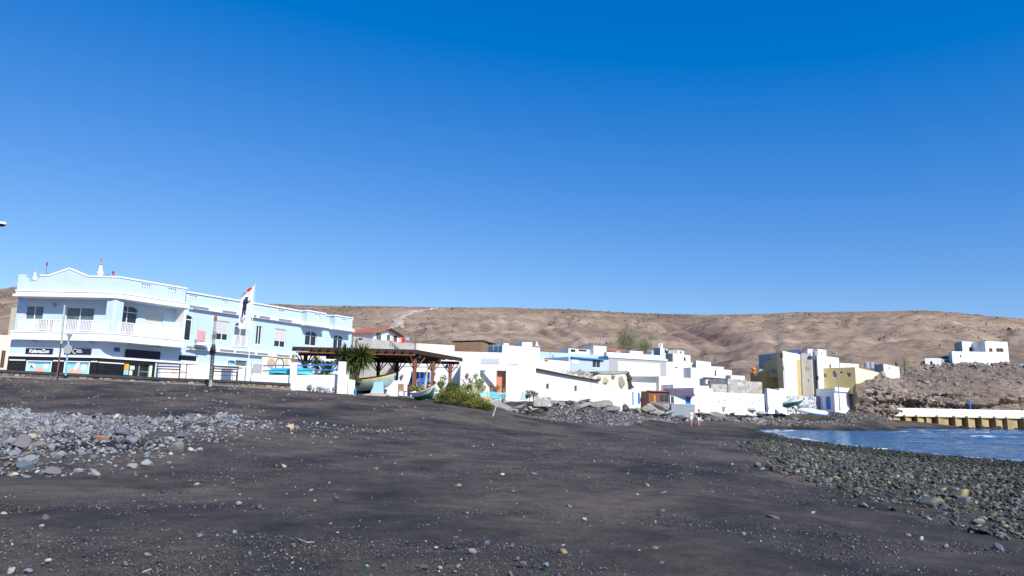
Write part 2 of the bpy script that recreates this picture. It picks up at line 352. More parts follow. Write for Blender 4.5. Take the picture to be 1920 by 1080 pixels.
# ------------------------------------------------------------ terrain height
ctl = []
def cz(px, py, z): p = PG(px, py, z); ctl.append((p.x, p.y, z))
def cdp(px, py, d): p = P(px, py, d); ctl.append((p.x, p.y, p.z))
for x, y, z in [(-14, 0, 1.6), (-5, 0, 1.48), (5, 0, 1.35), (14, 0, 1.0), (0, -14, 1.5), (-30, -14, 2.0), (30, -14, 0.2), (-40, 5, 2.6), (-45, 25, 4.0), (-75, 50, 4.6), (-75, 0, 4.5), (-50, 80, 4.8), (-80, 130, 6.0),
                (-30, 80, 4.7), (-30, 110, 5.5), (-10, 95, 5.0), (-10, 140, 6.0)]: ctl.append((x, y, z))
for px, py, z in [(0, 1000, 1.45), (480, 1000, 1.42), (960, 1000, 1.38), (1440, 1000, 1.28), (1920, 1010, 1.1), (0, 880, 1.5), (480, 900, 1.44), (960, 880, 1.38), (1440, 880, 1.2), (1700, 945, 1.1),
                  (1200, 830, 1.3), (1200, 800, 1.36), (1310, 798, 1.2), (1380, 822, 0.95), (1430, 812, 0.68)]: cz(px, py, z)
for px, py, d in [(-100, 788, 23), (0, 790, 24), (320, 790, 27), (640, 800, 30), (960, 800, 42), (0, 745, 34), (320, 755, 36), (640, 765, 40), (900, 775, 45),
                  (-100, 704, 45), (0, 708, 45.5), (160, 713, 46), (320, 719, 48), (470, 726, 49.5), (560, 733, 50.5), (665, 740, 51.5), (780, 750, 50), (860, 760, 50), (925, 769, 50), (925, 761, 56), (925, 756, 62), (880, 754.5, 62), (960, 757, 61), (925, 754, 68), (800, 747, 64), (1000, 754, 63), (1000, 780, 57),
                  (1100, 756, 70), (1185, 764, 88), (1185, 785, 80), (1300, 772, 92), (1300, 787, 86), (1450, 782, 102), (1450, 769, 106), (1532, 769, 112), (1566, 771, 107.8), (1597, 770.5, 112), (1570, 780, 102), (1590, 790, 98), (1640, 790, 104), (1640, 778, 118), (1530, 793, 95), (1680, 789, 118)]: cdp(px, py, d)
SH = []   # shoreline, water level z = 0.6
WZ = 0.6
for px, py in [(1990, 875), (1920, 866), (1800, 857), (1700, 848), (1600, 838), (1520, 827), (1460, 817), (1437, 811), (1480, 805), (1540, 803), (1600, 802.2), (1668, 801.5)]:
    p = PG(px, py, WZ); SH.append((p.x, p.y)); ctl.append((p.x, p.y, WZ - 0.02))
for x, y in [(36, 28), (44, 15), (50, 0)]: SH.insert(0, (x, y)); ctl.append((x, y, WZ))
for x, y, z in [(38, 60, -0.6), (45, 90, -0.7), (60, 60, -1.2), (60, 100, -1.2), (80, 110, -1.0), (60, 20, -1.0), (90, 60, -2), (80, -10, -2), (36, 75, -0.2), (33, 55, -0.1), (44, 108, -0.3), (100, 120, -1)]: ctl.append((x, y, z))
for px, z, d in [(1000, 5.0, 125), (1250, 5.5, 125), (1450, 6.0, 130), (1600, 3.5, 130)]:
    p = P(px, 750, d); ctl.append((p.x, p.y, z))
ctl = np.array(ctl); _c = ctl[:, :2] / 50.0
def _phi(r2): return np.where(r2 > 0, r2 * np.log(np.maximum(r2, 1e-12)), 0)
_n = len(ctl); _K = _phi(((_c[:, None] - _c[None]) ** 2).sum(-1)) + np.eye(_n) * 0.0015
_Pm = np.hstack([np.ones((_n, 1)), _c]); _A = np.block([[_K, _Pm], [_Pm.T, np.zeros((3, 3))]])
_w = np.linalg.solve(_A, np.concatenate([ctl[:, 2], np.zeros(3)]))
def tz(x, y):
    x = np.asarray(x, float); y = np.asarray(y, float); q = np.stack([x.ravel(), y.ravel()], 1) / 50.0; out = np.empty(len(q))
    for i in range(0, len(q), 20000):
        b = q[i:i + 20000]; out[i:i + 20000] = _phi(((b[:, None] - _c[None]) ** 2).sum(-1)) @ _w[:_n] + _w[_n] + b @ _w[_n + 1:]
    r = out.reshape(x.shape); return float(r) if r.ndim == 0 else r
def gp(px, py, zguess=1.5):   # pixel onto the beach
    r = ray(px, py); t = 3.0; last = None
    while t < 160:
        w = CAM + r * t
        if w.z < tz(w.x, w.y): break
        t += 0.5 + t * 0.01
    for k in range(12):
        t -= (0.5 + t * 0.01) / 2 ** (k + 1) if (CAM + r * t).z < tz((CAM + r * t).x, (CAM + r * t).y) else -(0.5 + t * 0.01) / 2 ** (k + 1)
    w = CAM + r * t; return Vector((w.x, w.y, tz(w.x, w.y)))
# beach sheet
ys = np.concatenate([np.linspace(-40, 4, 40), 4 + (np.linspace(0, 1, 420) ** 1.8) * 146])
xs = np.sign(np.linspace(-1, 1, 460)) * np.abs(np.linspace(-1, 1, 460)) ** 1.6 * 130
X, Y = np.meshgrid(xs, ys)
Z = tz(X, Y)
inland = np.clip((Y - 20) / 30, 0, 1)
rip = 0.03 * fbm(X * 0.5, Y * 1.0, 0, 3, 5) + 0.012 * fbm(X * 2.1, Y * 4.5, 0, 2, 9)
Z = Z + rip * np.clip((Z - 0.5) * 2, 0.1, 1)
nx, ny = len(xs), len(ys)
idx = np.arange(nx * ny).reshape(ny, nx)
fq = np.stack([idx[:-1, :-1].ravel(), idx[:-1, 1:].ravel(), idx[1:, 1:].ravel(), idx[1:, :-1].ravel()], 1)
me = mesh_np('beach', np.stack([X.ravel(), Y.ravel(), Z.ravel()], 1), fq, True)
m = bpy.data.materials.new('black_sand'); m.use_nodes = True; t = m.node_tree; n = t.nodes; b = n['Principled BSDF']
b.inputs['Roughness'].default_value = 0.85; b.inputs['Specular IOR Level'].default_value = 0.25
tc = n.new('ShaderNodeTexCoord')
def TN(sc, det=6, rough=0.6, scl=(1, 1, 1), rot=0):
    mp = n.new('ShaderNodeMapping'); mp.inputs['Scale'].default_value = scl; mp.inputs['Rotation'].default_value = (0, 0, rot)
    o = n.new('ShaderNodeTexNoise'); o.inputs['Scale'].default_value = sc; o.inputs['Detail'].default_value = det; o.inputs['Roughness'].default_value = rough
    t.links.new(tc.outputs['Object'], mp.inputs[0]); t.links.new(mp.outputs[0], o.inputs['Vector']); return o
def RMP(o, a, ca, b_, cb):
    r = n.new('ShaderNodeValToRGB'); r.color_ramp.elements[0].position = a; r.color_ramp.elements[1].position = b_
    r.color_ramp.elements[0].color = rgb(ca); r.color_ramp.elements[1].color = rgb(cb); t.links.new(o, r.inputs[0]); return r
def MX(f, a, b_, bt='MIX'):
    x = n.new('ShaderNodeMix'); x.data_type = 'RGBA'; x.blend_type = bt
    if isinstance(f, float): x.inputs[0].default_value = f
    else: t.links.new(f, x.inputs[0])
    t.links.new(a, x.inputs[6]); t.links.new(b_, x.inputs[7]); return x.outputs[2]
patch = TN(0.30, 7, 0.68, (0.95, 0.75, 1), 0.5)
base = RMP(patch.outputs['Fac'], 0.38, (0.030, 0.0280, 0.0275), 0.62, (0.130, 0.107, 0.085))
mid = TN(1.5, 7, 0.72, (0.7, 1.1, 1), 0.25)
base2 = RMP(mid.outputs['Fac'], 0.35, (0.66, 0.66, 0.69), 0.68, (1.38, 1.34, 1.28))
cc = MX(1.0, base.outputs[0], base2.outputs[0], 'MULTIPLY')
gr = TN(26, 9, 0.88); g2 = RMP(gr.outputs['Fac'], 0.34, (0.38, 0.38, 0.40), 0.66, (1.7, 1.66, 1.6))
cc = MX(0.8, cc, g2.outputs[0], 'MULTIPLY')
gm = TN(22, 5, 0.8, (0.8, 1.3, 1), 0.2); gm2 = RMP(gm.outputs['Fac'], 0.36, (0.62, 0.62, 0.64), 0.66, (1.42, 1.40, 1.36)); cc = MX(0.85, cc, gm2.outputs[0], 'MULTIPLY')
vo = n.new('ShaderNodeTexVoronoi'); vo.inputs['Scale'].default_value = 26; t.links.new(tc.outputs['Object'], vo.inputs['Vector'])
peb = RMP(vo.outputs['Distance'], 0.13, (1, 1, 1), 0.22, (0, 0, 0))
pcol = n.new('ShaderNodeValToRGB'); se = n.new('ShaderNodeSeparateColor'); t.links.new(vo.outputs['Color'], se.inputs[0]); t.links.new(se.outputs[0], pcol.inputs[0])
pcol.color_ramp.elements[0].color = (0.02, 0.02, 0.024, 1); pcol.color_ramp.elements[1].color = (0.13, 0.125, 0.12, 1)
pm = TN(0.5, 4, 0.6, (0.6, 1.2, 1), 0.3); pmr = RMP(pm.outputs['Fac'], 0.50, (0, 0, 0), 0.62, (1, 1, 1))
pf = MX(1.0, peb.outputs[0], pmr.outputs[0], 'MULTIPLY')
cc = MX(pf, cc, pcol.outputs[0])
# wet dark sand near the water and dark olive weed lines
sp = n.new('ShaderNodeSeparateXYZ'); t.links.new(tc.outputs['Object'], sp.inputs[0])
wet = n.new('ShaderNodeMapRange'); wet.inputs[1].default_value = 0.72; wet.inputs[2].default_value = 1.05; wet.inputs[3].default_value = 0.42; wet.inputs[4].default_value = 1.0
t.links.new(sp.outputs['Z'], wet.inputs[0])
cc2 = n.new('ShaderNodeVectorMath'); cc2.operation = 'SCALE'; t.links.new(cc, cc2.inputs[0]); t.links.new(wet.outputs[0], cc2.inputs['Scale'])
t.links.new(cc2.outputs[0], b.inputs['Base Color'])
b1 = n.new('ShaderNodeBump'); b1.inputs['Strength'].default_value = 0.8; b1.inputs['Distance'].default_value = 0.03
t.links.new(gr.outputs['Fac'], b1.inputs['Height'])
b2 = n.new('ShaderNodeBump'); b2.inputs['Strength'].default_value = 0.5; b2.inputs['Distance'].default_value = 0.16
md2 = TN(4.0, 8, 0.75, (0.7, 1.3, 1), 0.25)
t.links.new(md2.outputs['Fac'], b2.inputs['Height']); t.links.new(b1.outputs[0], b2.inputs['Normal']); t.links.new(b2.outputs[0], b.inputs['Normal'])
M['sand'] = m; me.materials.append(m)
beach = bpy.data.objects.new('beach', me); COL.objects.link(beach); tag(beach, kind='structure')
# far ground sheet under everything, reaching the horizon
g = MB(); g.add([(-4000, -4000, -3), (4000, -4000, -3), (4000, 4000, -3), (-4000, 4000, -3)], [(0, 1, 2, 3)])
tag(obj('ground', g, mat('dry_earth', (0.2, 0.14, 0.10), 0.95, 0.2, 0.05)), kind='structure')
# ------------------------------------------------------------ sea
xs = np.concatenate([np.linspace(15, 140, 320), np.linspace(150, 3000, 30)]); ys = np.concatenate([np.linspace(-1500, -60, 12), np.linspace(-40, 20, 40), np.linspace(20.5, 175, 460), np.linspace(190, 900, 10)])
X, Y = np.meshgrid(xs, ys)
near = np.exp(-((X - 60) / 90) ** 2) * np.exp(-((Y - 80) / 100) ** 2)
dx = 0.05 * fbm(X * 0.35, Y * 1.3, 0, 4, 3) * near
u = Y - 0.12 * (X - 50) + 2.2 * vnoise(X * 0.07, 3.3, 0, 2)
def crest(c, amp, w, m0, m1):
    msk = 1 / (1 + np.exp(-(X - m0) / 2.5)) / (1 + np.exp((X - m1) / 6)); return amp * np.exp(-((u - c) / w) ** 2) * msk * (0.7 + 0.5 * vnoise(X * 0.25, Y * 0.02, 0, 8))
dx = dx + crest(72, 0.42, 1.5, 44, 90) + crest(86, 0.24, 1.5, 40, 100) + crest(98, 0.18, 1.4, 40, 110) + crest(61, 0.20, 1.3, 36, 90)
dx[Y > 175] = 0
Z = WZ + dx
nx, ny = len(xs), len(ys); idx = np.arange(nx * ny).reshape(ny, nx)
fq = np.stack([idx[:-1, :-1].ravel(), idx[:-1, 1:].ravel(), idx[1:, 1:].ravel(), idx[1:, :-1].ravel()], 1)
me = mesh_np('sea', np.stack([X.ravel(), Y.ravel(), Z.ravel()], 1), fq, True)
foam = np.clip((dx - 0.17) * 6, 0, 1) * np.clip(fbm(X * 0.8, Y * 2.5, 0, 4, 41) * 2.2 + 0.1, 0, 1)
# foam along the shoreline
shp = np.array(SH); 
def dseg(px, py):
    d = np.full(px.shape, 1e9)
    for i in range(len(shp) - 1):
        a = shp[i]; v = shp[i + 1] - a; tt = np.clip(((px - a[0]) * v[0] + (py - a[1]) * v[1]) / (v @ v), 0, 1)
        d = np.minimum(d, np.hypot(px - a[0] - tt * v[0], py - a[1] - tt * v[1]))
    return d
ds = dseg(X, Y)
foam = np.maximum(foam, np.clip(1 - np.abs(ds - 0.7) / 1.0, 0, 1) * np.clip(fbm(X * 1.1, Y * 1.1, 0, 4, 77) * 1.6 - 0.15, 0, 1))
ca = me.color_attributes.new('foam', 'FLOAT_COLOR', 'POINT')
sh = np.clip(1 - ds / 14, 0, 1)
ca.data.foreach_set('color', np.stack([foam, sh, foam * 0, foam * 0 + 1], -1).astype(np.float32).ravel())
m = bpy.data.materials.new('sea_water'); m.use_nodes = True; t = m.node_tree; n = t.nodes; b = n['Principled BSDF']
tc = n.new('ShaderNodeTexCoord')
at = n.new('ShaderNodeAttribute'); at.attribute_name = 'foam'; se = n.new('ShaderNodeSeparateColor'); t.links.new(at.outputs['Color'], se.inputs[0])
wn = TN(0.18, 4, 0.6, (0.4, 1.4, 1), 0.1); wc = RMP(wn.outputs['Fac'], 0.35, (0.006, 0.085, 0.22), 0.7, (0.012, 0.145, 0.29))
fo = n.new('ShaderNodeValToRGB'); fo.color_ramp.elements[0].color = (0, 0, 0, 1); fo.color_ramp.elements[1].color = (1, 1, 1, 1); fo.color_ramp.elements[0].position = 0.12; fo.color_ramp.elements[1].position = 0.5
t.links.new(se.outputs[0], fo.inputs[0])
wh = n.new('ShaderNodeRGB'); wh.outputs[0].default_value = (0.75, 0.78, 0.8, 1)
c = MX(fo.outputs[0], wc.outputs[0], wh.outputs[0]); t.links.new(c, b.inputs['Base Color'])
rr = n.new('ShaderNodeMapRange'); rr.inputs[3].default_value = 0.12; rr.inputs[4].default_value = 0.8; t.links.new(fo.outputs[0], rr.inputs[0]); t.links.new(rr.outputs[0], b.inputs['Roughness'])
b.inputs['IOR'].default_value = 1.33
w1 = TN(1.1, 5, 0.6, (0.5, 1.8, 1), 0.12); w2 = TN(6, 4, 0.6, (0.6, 1.6, 1), -0.1)
b1 = n.new('ShaderNodeBump'); b1.inputs['Strength'].default_value = 1.0; b1.inputs['Distance'].default_value = 0.45; t.links.new(w1.outputs['Fac'], b1.inputs['Height'])
b2 = n.new('ShaderNodeBump'); b2.inputs['Strength'].default_value = 0.5; b2.inputs['Distance'].default_value = 0.06; t.links.new(w2.outputs['Fac'], b2.inputs['Height']); t.links.new(b1.outputs[0], b2.inputs['Normal'])
t.links.new(b2.outputs[0], b.inputs['Normal'])
me.materials.append(m); o = bpy.data.objects.new('sea', me); COL.objects.link(o); tag(o, kind='structure')
# ------------------------------------------------------------ hills
sk = [(-900, 590), (-500, 565), (-100, 549), (0, 542), (40, 536), (160, 538), (300, 552), (420, 566), (500, 570), (560, 572), (640, 574), (700, 574), (820, 576), (960, 577), (1080, 580), (1150, 585), (1240, 588), (1320, 590), (1400, 589), (1500, 586), (1650, 583), (1730, 582), (1790, 586), (1850, 592), (1920, 597), (2100, 612), (2500, 640), (3200, 660)]
bs = [(-900, 110, 4.5), (600, 112, 4.8), (1000, 130, 6.0), (1250, 138, 8.0), (1400, 140, 10.0), (1600, 150, 13.0), (1750, 166, 14.8), (1920, 168, 15.0), (2300, 175, 15.5), (3200, 200, 14)]
RC = 620.0
def azp(px, py): r = ray(px, py); return math.atan2(r.x, r.y), r.z / math.hypot(r.x, r.y)
ska = np.array([azp(*p) for p in sk]); bsa = np.array([azp(p[0], 720)[0] for p in bs])
b_r = np.array([p[1] / math.cos(a) if p[0] < 1500 else p[1] / math.cos(a) for p, a in zip(bs, bsa)]); b_z = np.array([p[2] for p in bs])
def hill(az, r):
    el = np.interp(az, ska[:, 0], ska[:, 1]); R0 = np.interp(az, bsa, b_r); Z0 = np.interp(az, bsa, b_z)
    zc = 3 + el * RC; tt = (r - R0) / (RC - R0); tc_ = np.clip(tt, 0, 1)
    x = r * np.sin(az); y = r * np.cos(az)
    z = Z0 + (zc - Z0) * tc_
    z = z - np.clip(-tt, 0, 1) * 900
    z = z - np.clip(tt - 1, 0, 4) ** 1.0 * 25 - np.clip(tt - 1, 0, 1) * 0
    env = np.clip(tc_ * 4, 0, 1) * np.clip((1 - tc_) * 2.2, 0, 1) ** 1.6 * np.clip(tc_, 0.25, 1)
    wx = az * 9.0 + 0.55 * fbm(x / 170, y / 170, 0, 3, 11) + 0.30 * np.sin(tc_ * 3 + az * 5)
    v1 = np.abs(vnoise(wx, tc_ * 0.9 + 3.0, 0, 21)); v2 = np.abs(vnoise(wx * 2.3 + 5, tc_ * 2.2 + 9, 0, 22)); v3 = np.abs(fbm(wx * 5, tc_ * 6, 0, 3, 23))
    g_ = (np.clip(v1 * 2.2, 0, 1) - 0.7) * 8 + (np.clip(v2 * 2, 0, 1) - 0.6) * 3.0 + (v3 - 0.4) * 4.0
    # the deep ravine that cuts the slope right of centre
    cr = azp(1330, 700)[0] + (tc_ - 0.3) * -0.06 + 0.018 * np.sin(tc_ * 9); g_ = g_ - 13 * np.exp(-((az - cr) / 0.022) ** 2) * np.clip(1.25 - tc_, 0, 1)
    global VAL; VAL = v1
    z = z + g_ * env + 0.9 * fbm(x / 9, y / 9, 0, 4, 31, 0.6) * np.clip((1 - tc_) * 6, 0.4, 1) * (tt > 0)
    return z
az = np.linspace(-1.15, 1.2, 620)
rr_ = np.concatenate([np.linspace(-0.02, 0, 5)[:-1], np.linspace(0, 1, 190), np.linspace(1, 1.8, 22)[1:]])
R0 = np.interp(az, bsa, b_r)
A, T = np.meshgrid(az, rr_); RR = R0[None] + T * (RC - R0[None])
Zh = hill(A, RR); Xh = RR * np.sin(A); Yh = RR * np.cos(A)
nx, ny = len(az), len(rr_); idx = np.arange(nx * ny).reshape(ny, nx)
fq = np.stack([idx[:-1, :-1].ravel(), idx[:-1, 1:].ravel(), idx[1:, 1:].ravel(), idx[1:, :-1].ravel()], 1)
me = mesh_np('hills', np.stack([Xh.ravel(), Yh.ravel(), Zh.ravel()], 1), fq, True)
def earth(name, lo, mi, hi, dark, s=1.0, ck=(0.60, 0.72, 0.55), st3=(1, 1, 1)):
    global t, n, tc
    m = bpy.data.materials.new(name); m.use_nodes = True; t = m.node_tree; n = t.nodes; b = n['Principled BSDF']
    b.inputs['Roughness'].default_value = 0.95; b.inputs['Specular IOR Level'].default_value = 0.1; tc = n.new('ShaderNodeTexCoord')
    a1 = TN(0.012 * s, 7, 0.62, (1, 1, 2.5)); c1 = RMP(a1.outputs['Fac'], 0.33, lo, 0.66, mi)
    e = c1.color_ramp.elements.new(0.85); e.color = rgb(hi)
    a2 = TN(0.16 * s, 7, 0.72, (1, 1, 3)); c2 = RMP(a2.outputs['Fac'], 0.32, (0.72, 0.71, 0.71), 0.7, (1.24, 1.23, 1.22))
    cc = MX(1.0, c1.outputs[0], c2.outputs[0], 'MULTIPLY')
    st = TN(0.05 * s, 5, 0.6, (0.35, 0.35, 7)); cs = RMP(st.outputs['Fac'], 0.60, (0, 0, 0), 0.75, (0.55, 0.55, 0.55))
    hc = n.new('ShaderNodeRGB'); hc.outputs[0].default_value = rgb(hi); cc = MX(cs.outputs[0], cc, hc.outputs[0])
    a3 = TN(0.42 * s, 6, 0.85, st3); c3 = RMP(a3.outputs['Fac'], ck[0], (0, 0, 0), ck[1], (ck[2],) * 3)
    dk = n.new('ShaderNodeRGB'); dk.outputs[0].default_value = rgb(dark); cc = MX(c3.outputs[0], cc, dk.outputs[0])
    t.links.new(cc, b.inputs['Base Color'])
    b1 = n.new('ShaderNodeBump'); b1.inputs['Strength'].default_value = 0.8; b1.inputs['Distance'].default_value = 1.2 / s; t.links.new(a2.outputs['Fac'], b1.inputs['Height'])
    b2 = n.new('ShaderNodeBump'); b2.inputs['Strength'].default_value = 0.6; b2.inputs['Distance'].default_value = 0.5 / s; t.links.new(a3.outputs['Fac'], b2.inputs['Height']); t.links.new(b1.outputs[0], b2.inputs['Normal'])
    t.links.new(b2.outputs[0], b.inputs['Normal']); return m
_ = hill(A, RR); vv_ = VAL; cr_ = azp(1330, 700)[0] + (np.clip(T, 0, 1) - 0.3) * -0.06 + 0.018 * np.sin(np.clip(T, 0, 1) * 9)
rock = np.clip(1 - vv_ / 0.17, 0, 1) * (0.55 + 0.9 * fbm(Xh / 22, Yh / 22, 0, 4, 61)) + np.exp(-((A - cr_) / 0.030) ** 2) * np.clip(1.2 - T, 0, 1) * (0.9 + 0.8 * fbm(Xh / 16, Yh / 16, 0, 4, 62))  # mask darkens gullies and the main ravine
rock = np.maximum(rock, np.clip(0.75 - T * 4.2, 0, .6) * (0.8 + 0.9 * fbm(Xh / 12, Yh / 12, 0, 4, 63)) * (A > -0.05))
red = np.exp(-(((A - azp(1325, 645)[0]) / 0.045) ** 2 + ((T - 0.33) / 0.10) ** 2)); pale = np.clip(fbm(Xh / 90, T * 22 + 0.8 * fbm(Xh / 120, Yh / 120, 0, 2, 66), 0, 3, 64) * 2.2 - 1.15, 0, .38) * np.clip(2 - T * 2.2, 0, 1)
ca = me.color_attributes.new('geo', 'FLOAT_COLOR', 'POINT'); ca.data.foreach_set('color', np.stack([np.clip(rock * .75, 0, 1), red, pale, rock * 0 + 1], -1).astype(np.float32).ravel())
M['hill'] = earth('barren_hill', (0.245, 0.172, 0.122), (0.375, 0.275, 0.197), (0.52, 0.40, 0.29), (0.14, 0.105, 0.085))
hm = M['hill']; t = hm.node_tree; n = t.nodes; pb = n['Principled BSDF']; src = pb.inputs['Base Color'].links[0].from_socket
at = n.new('ShaderNodeAttribute'); at.attribute_name = 'geo'; se = n.new('ShaderNodeSeparateColor'); t.links.new(at.outputs['Color'], se.inputs[0]); tc = n.new('ShaderNodeTexCoord')
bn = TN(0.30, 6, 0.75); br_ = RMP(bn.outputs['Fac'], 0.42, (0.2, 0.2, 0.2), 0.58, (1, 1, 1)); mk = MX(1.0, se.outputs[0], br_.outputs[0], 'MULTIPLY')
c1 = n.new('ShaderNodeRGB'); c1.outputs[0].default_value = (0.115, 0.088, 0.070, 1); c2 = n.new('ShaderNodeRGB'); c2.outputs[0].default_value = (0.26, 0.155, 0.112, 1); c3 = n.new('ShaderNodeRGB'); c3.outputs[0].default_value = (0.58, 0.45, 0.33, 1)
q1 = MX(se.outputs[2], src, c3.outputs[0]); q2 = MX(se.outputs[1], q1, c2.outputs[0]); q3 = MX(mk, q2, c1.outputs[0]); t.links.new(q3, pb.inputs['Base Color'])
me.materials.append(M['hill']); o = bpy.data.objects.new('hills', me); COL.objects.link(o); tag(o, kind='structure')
def hp(px, py):    # pixel onto the hills
    a, e = azp(px, py); rs = np.linspace(np.interp(a, bsa, b_r), RC + 5, 1500); z = hill(np.full(1500, a), rs); k = np.argmax(z >= 3 + e * rs)
    if z[k] < 3 + e * rs[k]: k = len(rs) - 8
    return Vector((rs[k] * math.sin(a), rs[k] * math.cos(a), z[k]))
def ribbon(name, pts, ws, m, sub=14, lift=0.7):
    P3 = []
    for i in range(len(pts) - 1):
        for k in range(sub):
            q = k / sub; P3.append(((1 - q) * Vector(pts[i]) + q * Vector(pts[i + 1]), ws[i] * (1 - q) + ws[i + 1] * q))
    P3.append((Vector(pts[-1]), ws[-1])); vs = []; 
    for i, (p, w) in enumerate(P3):
        d = P3[min(i + 1, len(P3) - 1)][0] - P3[max(0, i - 1)][0]; d.z = 0; d.normalize(); sd = Vector((d.y, -d.x, 0))
        for q in np.linspace(-0.5, 0.5, 7):
            c = p + sd * w * q; r = math.hypot(c.x, c.y); vs.append((c.x, c.y, float(hill(np.array([math.atan2(c.x, c.y)]), np.array([r]))[0]) + lift * (1 - abs(q) * 1.9)))
    fs = [(i * 7 + k, i * 7 + k + 1, (i + 1) * 7 + k + 1, (i + 1) * 7 + k) for i in range(len(P3) - 1) for k in range(6)]
    g = MB(); g.add(vs, fs); return tag(obj(name, g, m, smooth=True, fixn=False), kind='structure')
M['track'] = mat('pale_track', (0.47, 0.39, 0.315), 0.95, 0.10, 0.3); M['trail'] = mat('worn_trail', (0.50, 0.41, 0.33), 0.95, 0.15, 0.3)
def dense(pts, st=5):
    o = []
    for (x0, y0), (x1, y1) in zip(pts[:-1], pts[1:]):
        k = max(1, int(math.hypot(x1 - x0, y1 - y0) / st)); o += [(x0 + (x1 - x0) * i / k, y0 + (y1 - y0) * i / k) for i in range(k)]
    return o + [pts[-1]]
def trail(name, pts, w0, w1, m):
    P3 = [hp(x, y) for x, y in dense(pts)]; run = [P3[0]]; runs = []
    for a, b_ in zip(P3[:-1], P3[1:]):
        if (b_ - a).length > 45: runs.append(run); run = []
        run.append(b_)
    runs.append(run); n0 = 0
    runs = [[sum(r[max(0, i - 3):i + 4], Vector((0, 0, 0))) / len(r[max(0, i - 3):i + 4]) for i in range(len(r))] for r in runs if len(r) > 2]
    for r in runs:
        if len(r) > 2: ws = [w0 + (w1 - w0) * ((n0 + i) / len(P3)) for i in range(len(r))]; ribbon(name, r, ws, m, 3)
        n0 += len(r)
trail('dirt_road', [(828, 577.5), (800, 580), (775, 585), (756, 592), (744, 599), (737, 606), (740, 612), (752, 618)], 2.4, 8, M['track'])
# cliffs on the right
CL = {1560: [(772, 114), (752, 120), (738, 124), (725, 130), (712, 145), (700, 168)], 1603: [(772, 113.0), (752, 111.6), (730, 110.7), (724, 111.4), (712, 125), (700, 150)],
      1622: [(775, 115), (756, 115), (734, 114.2), (716, 115.0), (704, 126), (694, 160)], 1645: [(780, 118), (762, 119.5), (738, 121), (706, 123.5), (697, 140), (689, 170)], 1700: [(780, 127), (760, 129), (737, 131.5), (712, 141), (694, 156), (683, 174)],
      1800: [(780, 130), (758, 132), (736, 135), (706, 145), (688, 158), (676, 176)], 1920: [(780, 132), (758, 134), (733, 137), (704, 148), (688, 160), (680, 176)],
      2200: [(790, 134), (765, 137), (742, 141), (712, 152), (696, 166), (688, 182)], 2700: [(800, 150), (770, 155), (750, 160), (730, 170), (710, 185), (700, 205)]}
ks = sorted(CL); nU, nV = 420, 130
tab = np.array([[tuple(P(k, y, d)) for y, d in CL[k]] for k in ks])     # k, 6, 3
uu = np.linspace(0, len(ks) - 1, nU); vv = np.concatenate([np.linspace(0, 2.2, 80), np.linspace(2.2, 5, nV - 80 + 1)[1:]])
nV = len(vv)
def lerpt(a, q):
    i = np.clip(np.floor(q).astype(int), 0, a.shape[0] - 2); f_ = q - i; return a[i] * (1 - f_)[:, None, None] + a[i + 1] * f_[:, None, None]
g1 = lerpt(tab, uu)                                                   # nU,6,3
iv = np.clip(np.floor(vv).astype(int), 0, 4); fv = vv - iv
G = g1[:, iv] * (1 - fv)[None, :, None] + g1[:, iv + 1] * fv[None, :, None]
x, y, z = G[..., 0], G[..., 1], G[..., 2]
fa = np.exp(-((vv - 1.0) / 0.9) ** 4)[None]                          # the steep face
rg = fbm(x / 7, y / 7, z / 3.0, 4, 51)
damp = np.clip((x - P(1612, 740, 116).x) / 7, 0.30, 1)
dn = damp * fa * (4.2 * (np.abs(fbm(x / 5.5, y / 12, z / 5, 5, 52)) - 0.35) + 0.9 * rg) + (1 - fa) * 0.45 * rg
led = fa * 1.1 * np.sin(z * 2.4 + 2 * vnoise(x / 8, z / 6, 0, 5))
led = led * damp
G[..., 1] = y - dn * 1.0 - led; G[..., 2] = z + damp * (0.30 * rg + (1 - fa) * 0.9 * np.maximum(0, fbm(x / 3, y / 3, 0, 4, 57))) - 0.5 * np.clip((vv[None] - 4.4) * 4, 0, 3)
G[:, 0, 2] -= 4
idx = np.arange(nU * nV).reshape(nU, nV)
fq = np.stack([idx[:-1, :-1].ravel(), idx[1:, :-1].ravel(), idx[1:, 1:].ravel(), idx[:-1, 1:].ravel()], 1)
me = mesh_np('cliffs', G.reshape(-1, 3), fq, False)
M['cliff'] = earth('cliff_rock', (0.18, 0.140, 0.114), (0.34, 0.27, 0.21), (0.45, 0.37, 0.29), (0.045, 0.038, 0.034), 3.0, (0.50, 0.60, 0.85), (1, 1, 2.2))
me.materials.append(M['cliff']); o = bpy.data.objects.new('cliffs', me); COL.objects.link(o); tag(o, kind='structure')
# ------------------------------------------------------------ stones
def ico(sub):
    bm = bmesh.new(); bmesh.ops.create_icosphere(bm, subdivisions=sub, radius=1.0)
    v = np.array([tuple(q.co) for q in bm.verts]); f = np.array([[q.index for q in p.verts] for p in bm.faces]); bm.free(); return v, f
ico1 = ico(1); ico2 = ico(2); ico3 = ico(3)
def stone_shape(base, s, cuts=11, hmin=0.50):
    v, f = base; r = 1 + 0.28 * vnoise(v[:, 0] * 1.1 + s, v[:, 1] * 1.1, v[:, 2] * 1.1, s) + 0.10 * vnoise(v[:, 0] * 2.6, v[:, 1] * 2.6 + s, v[:, 2] * 2.6, s + 3)
    w = v * r[:, None]; rs = np.random.default_rng(s)
    for k in range(cuts):      # cut flat facets
        nn = rs.normal(size=3); nn /= np.linalg.norm(nn); h = hmin + 0.32 * rs.random(); d_ = w @ nn; w = w - np.maximum(d_ - h, 0)[:, None] * nn
    return w
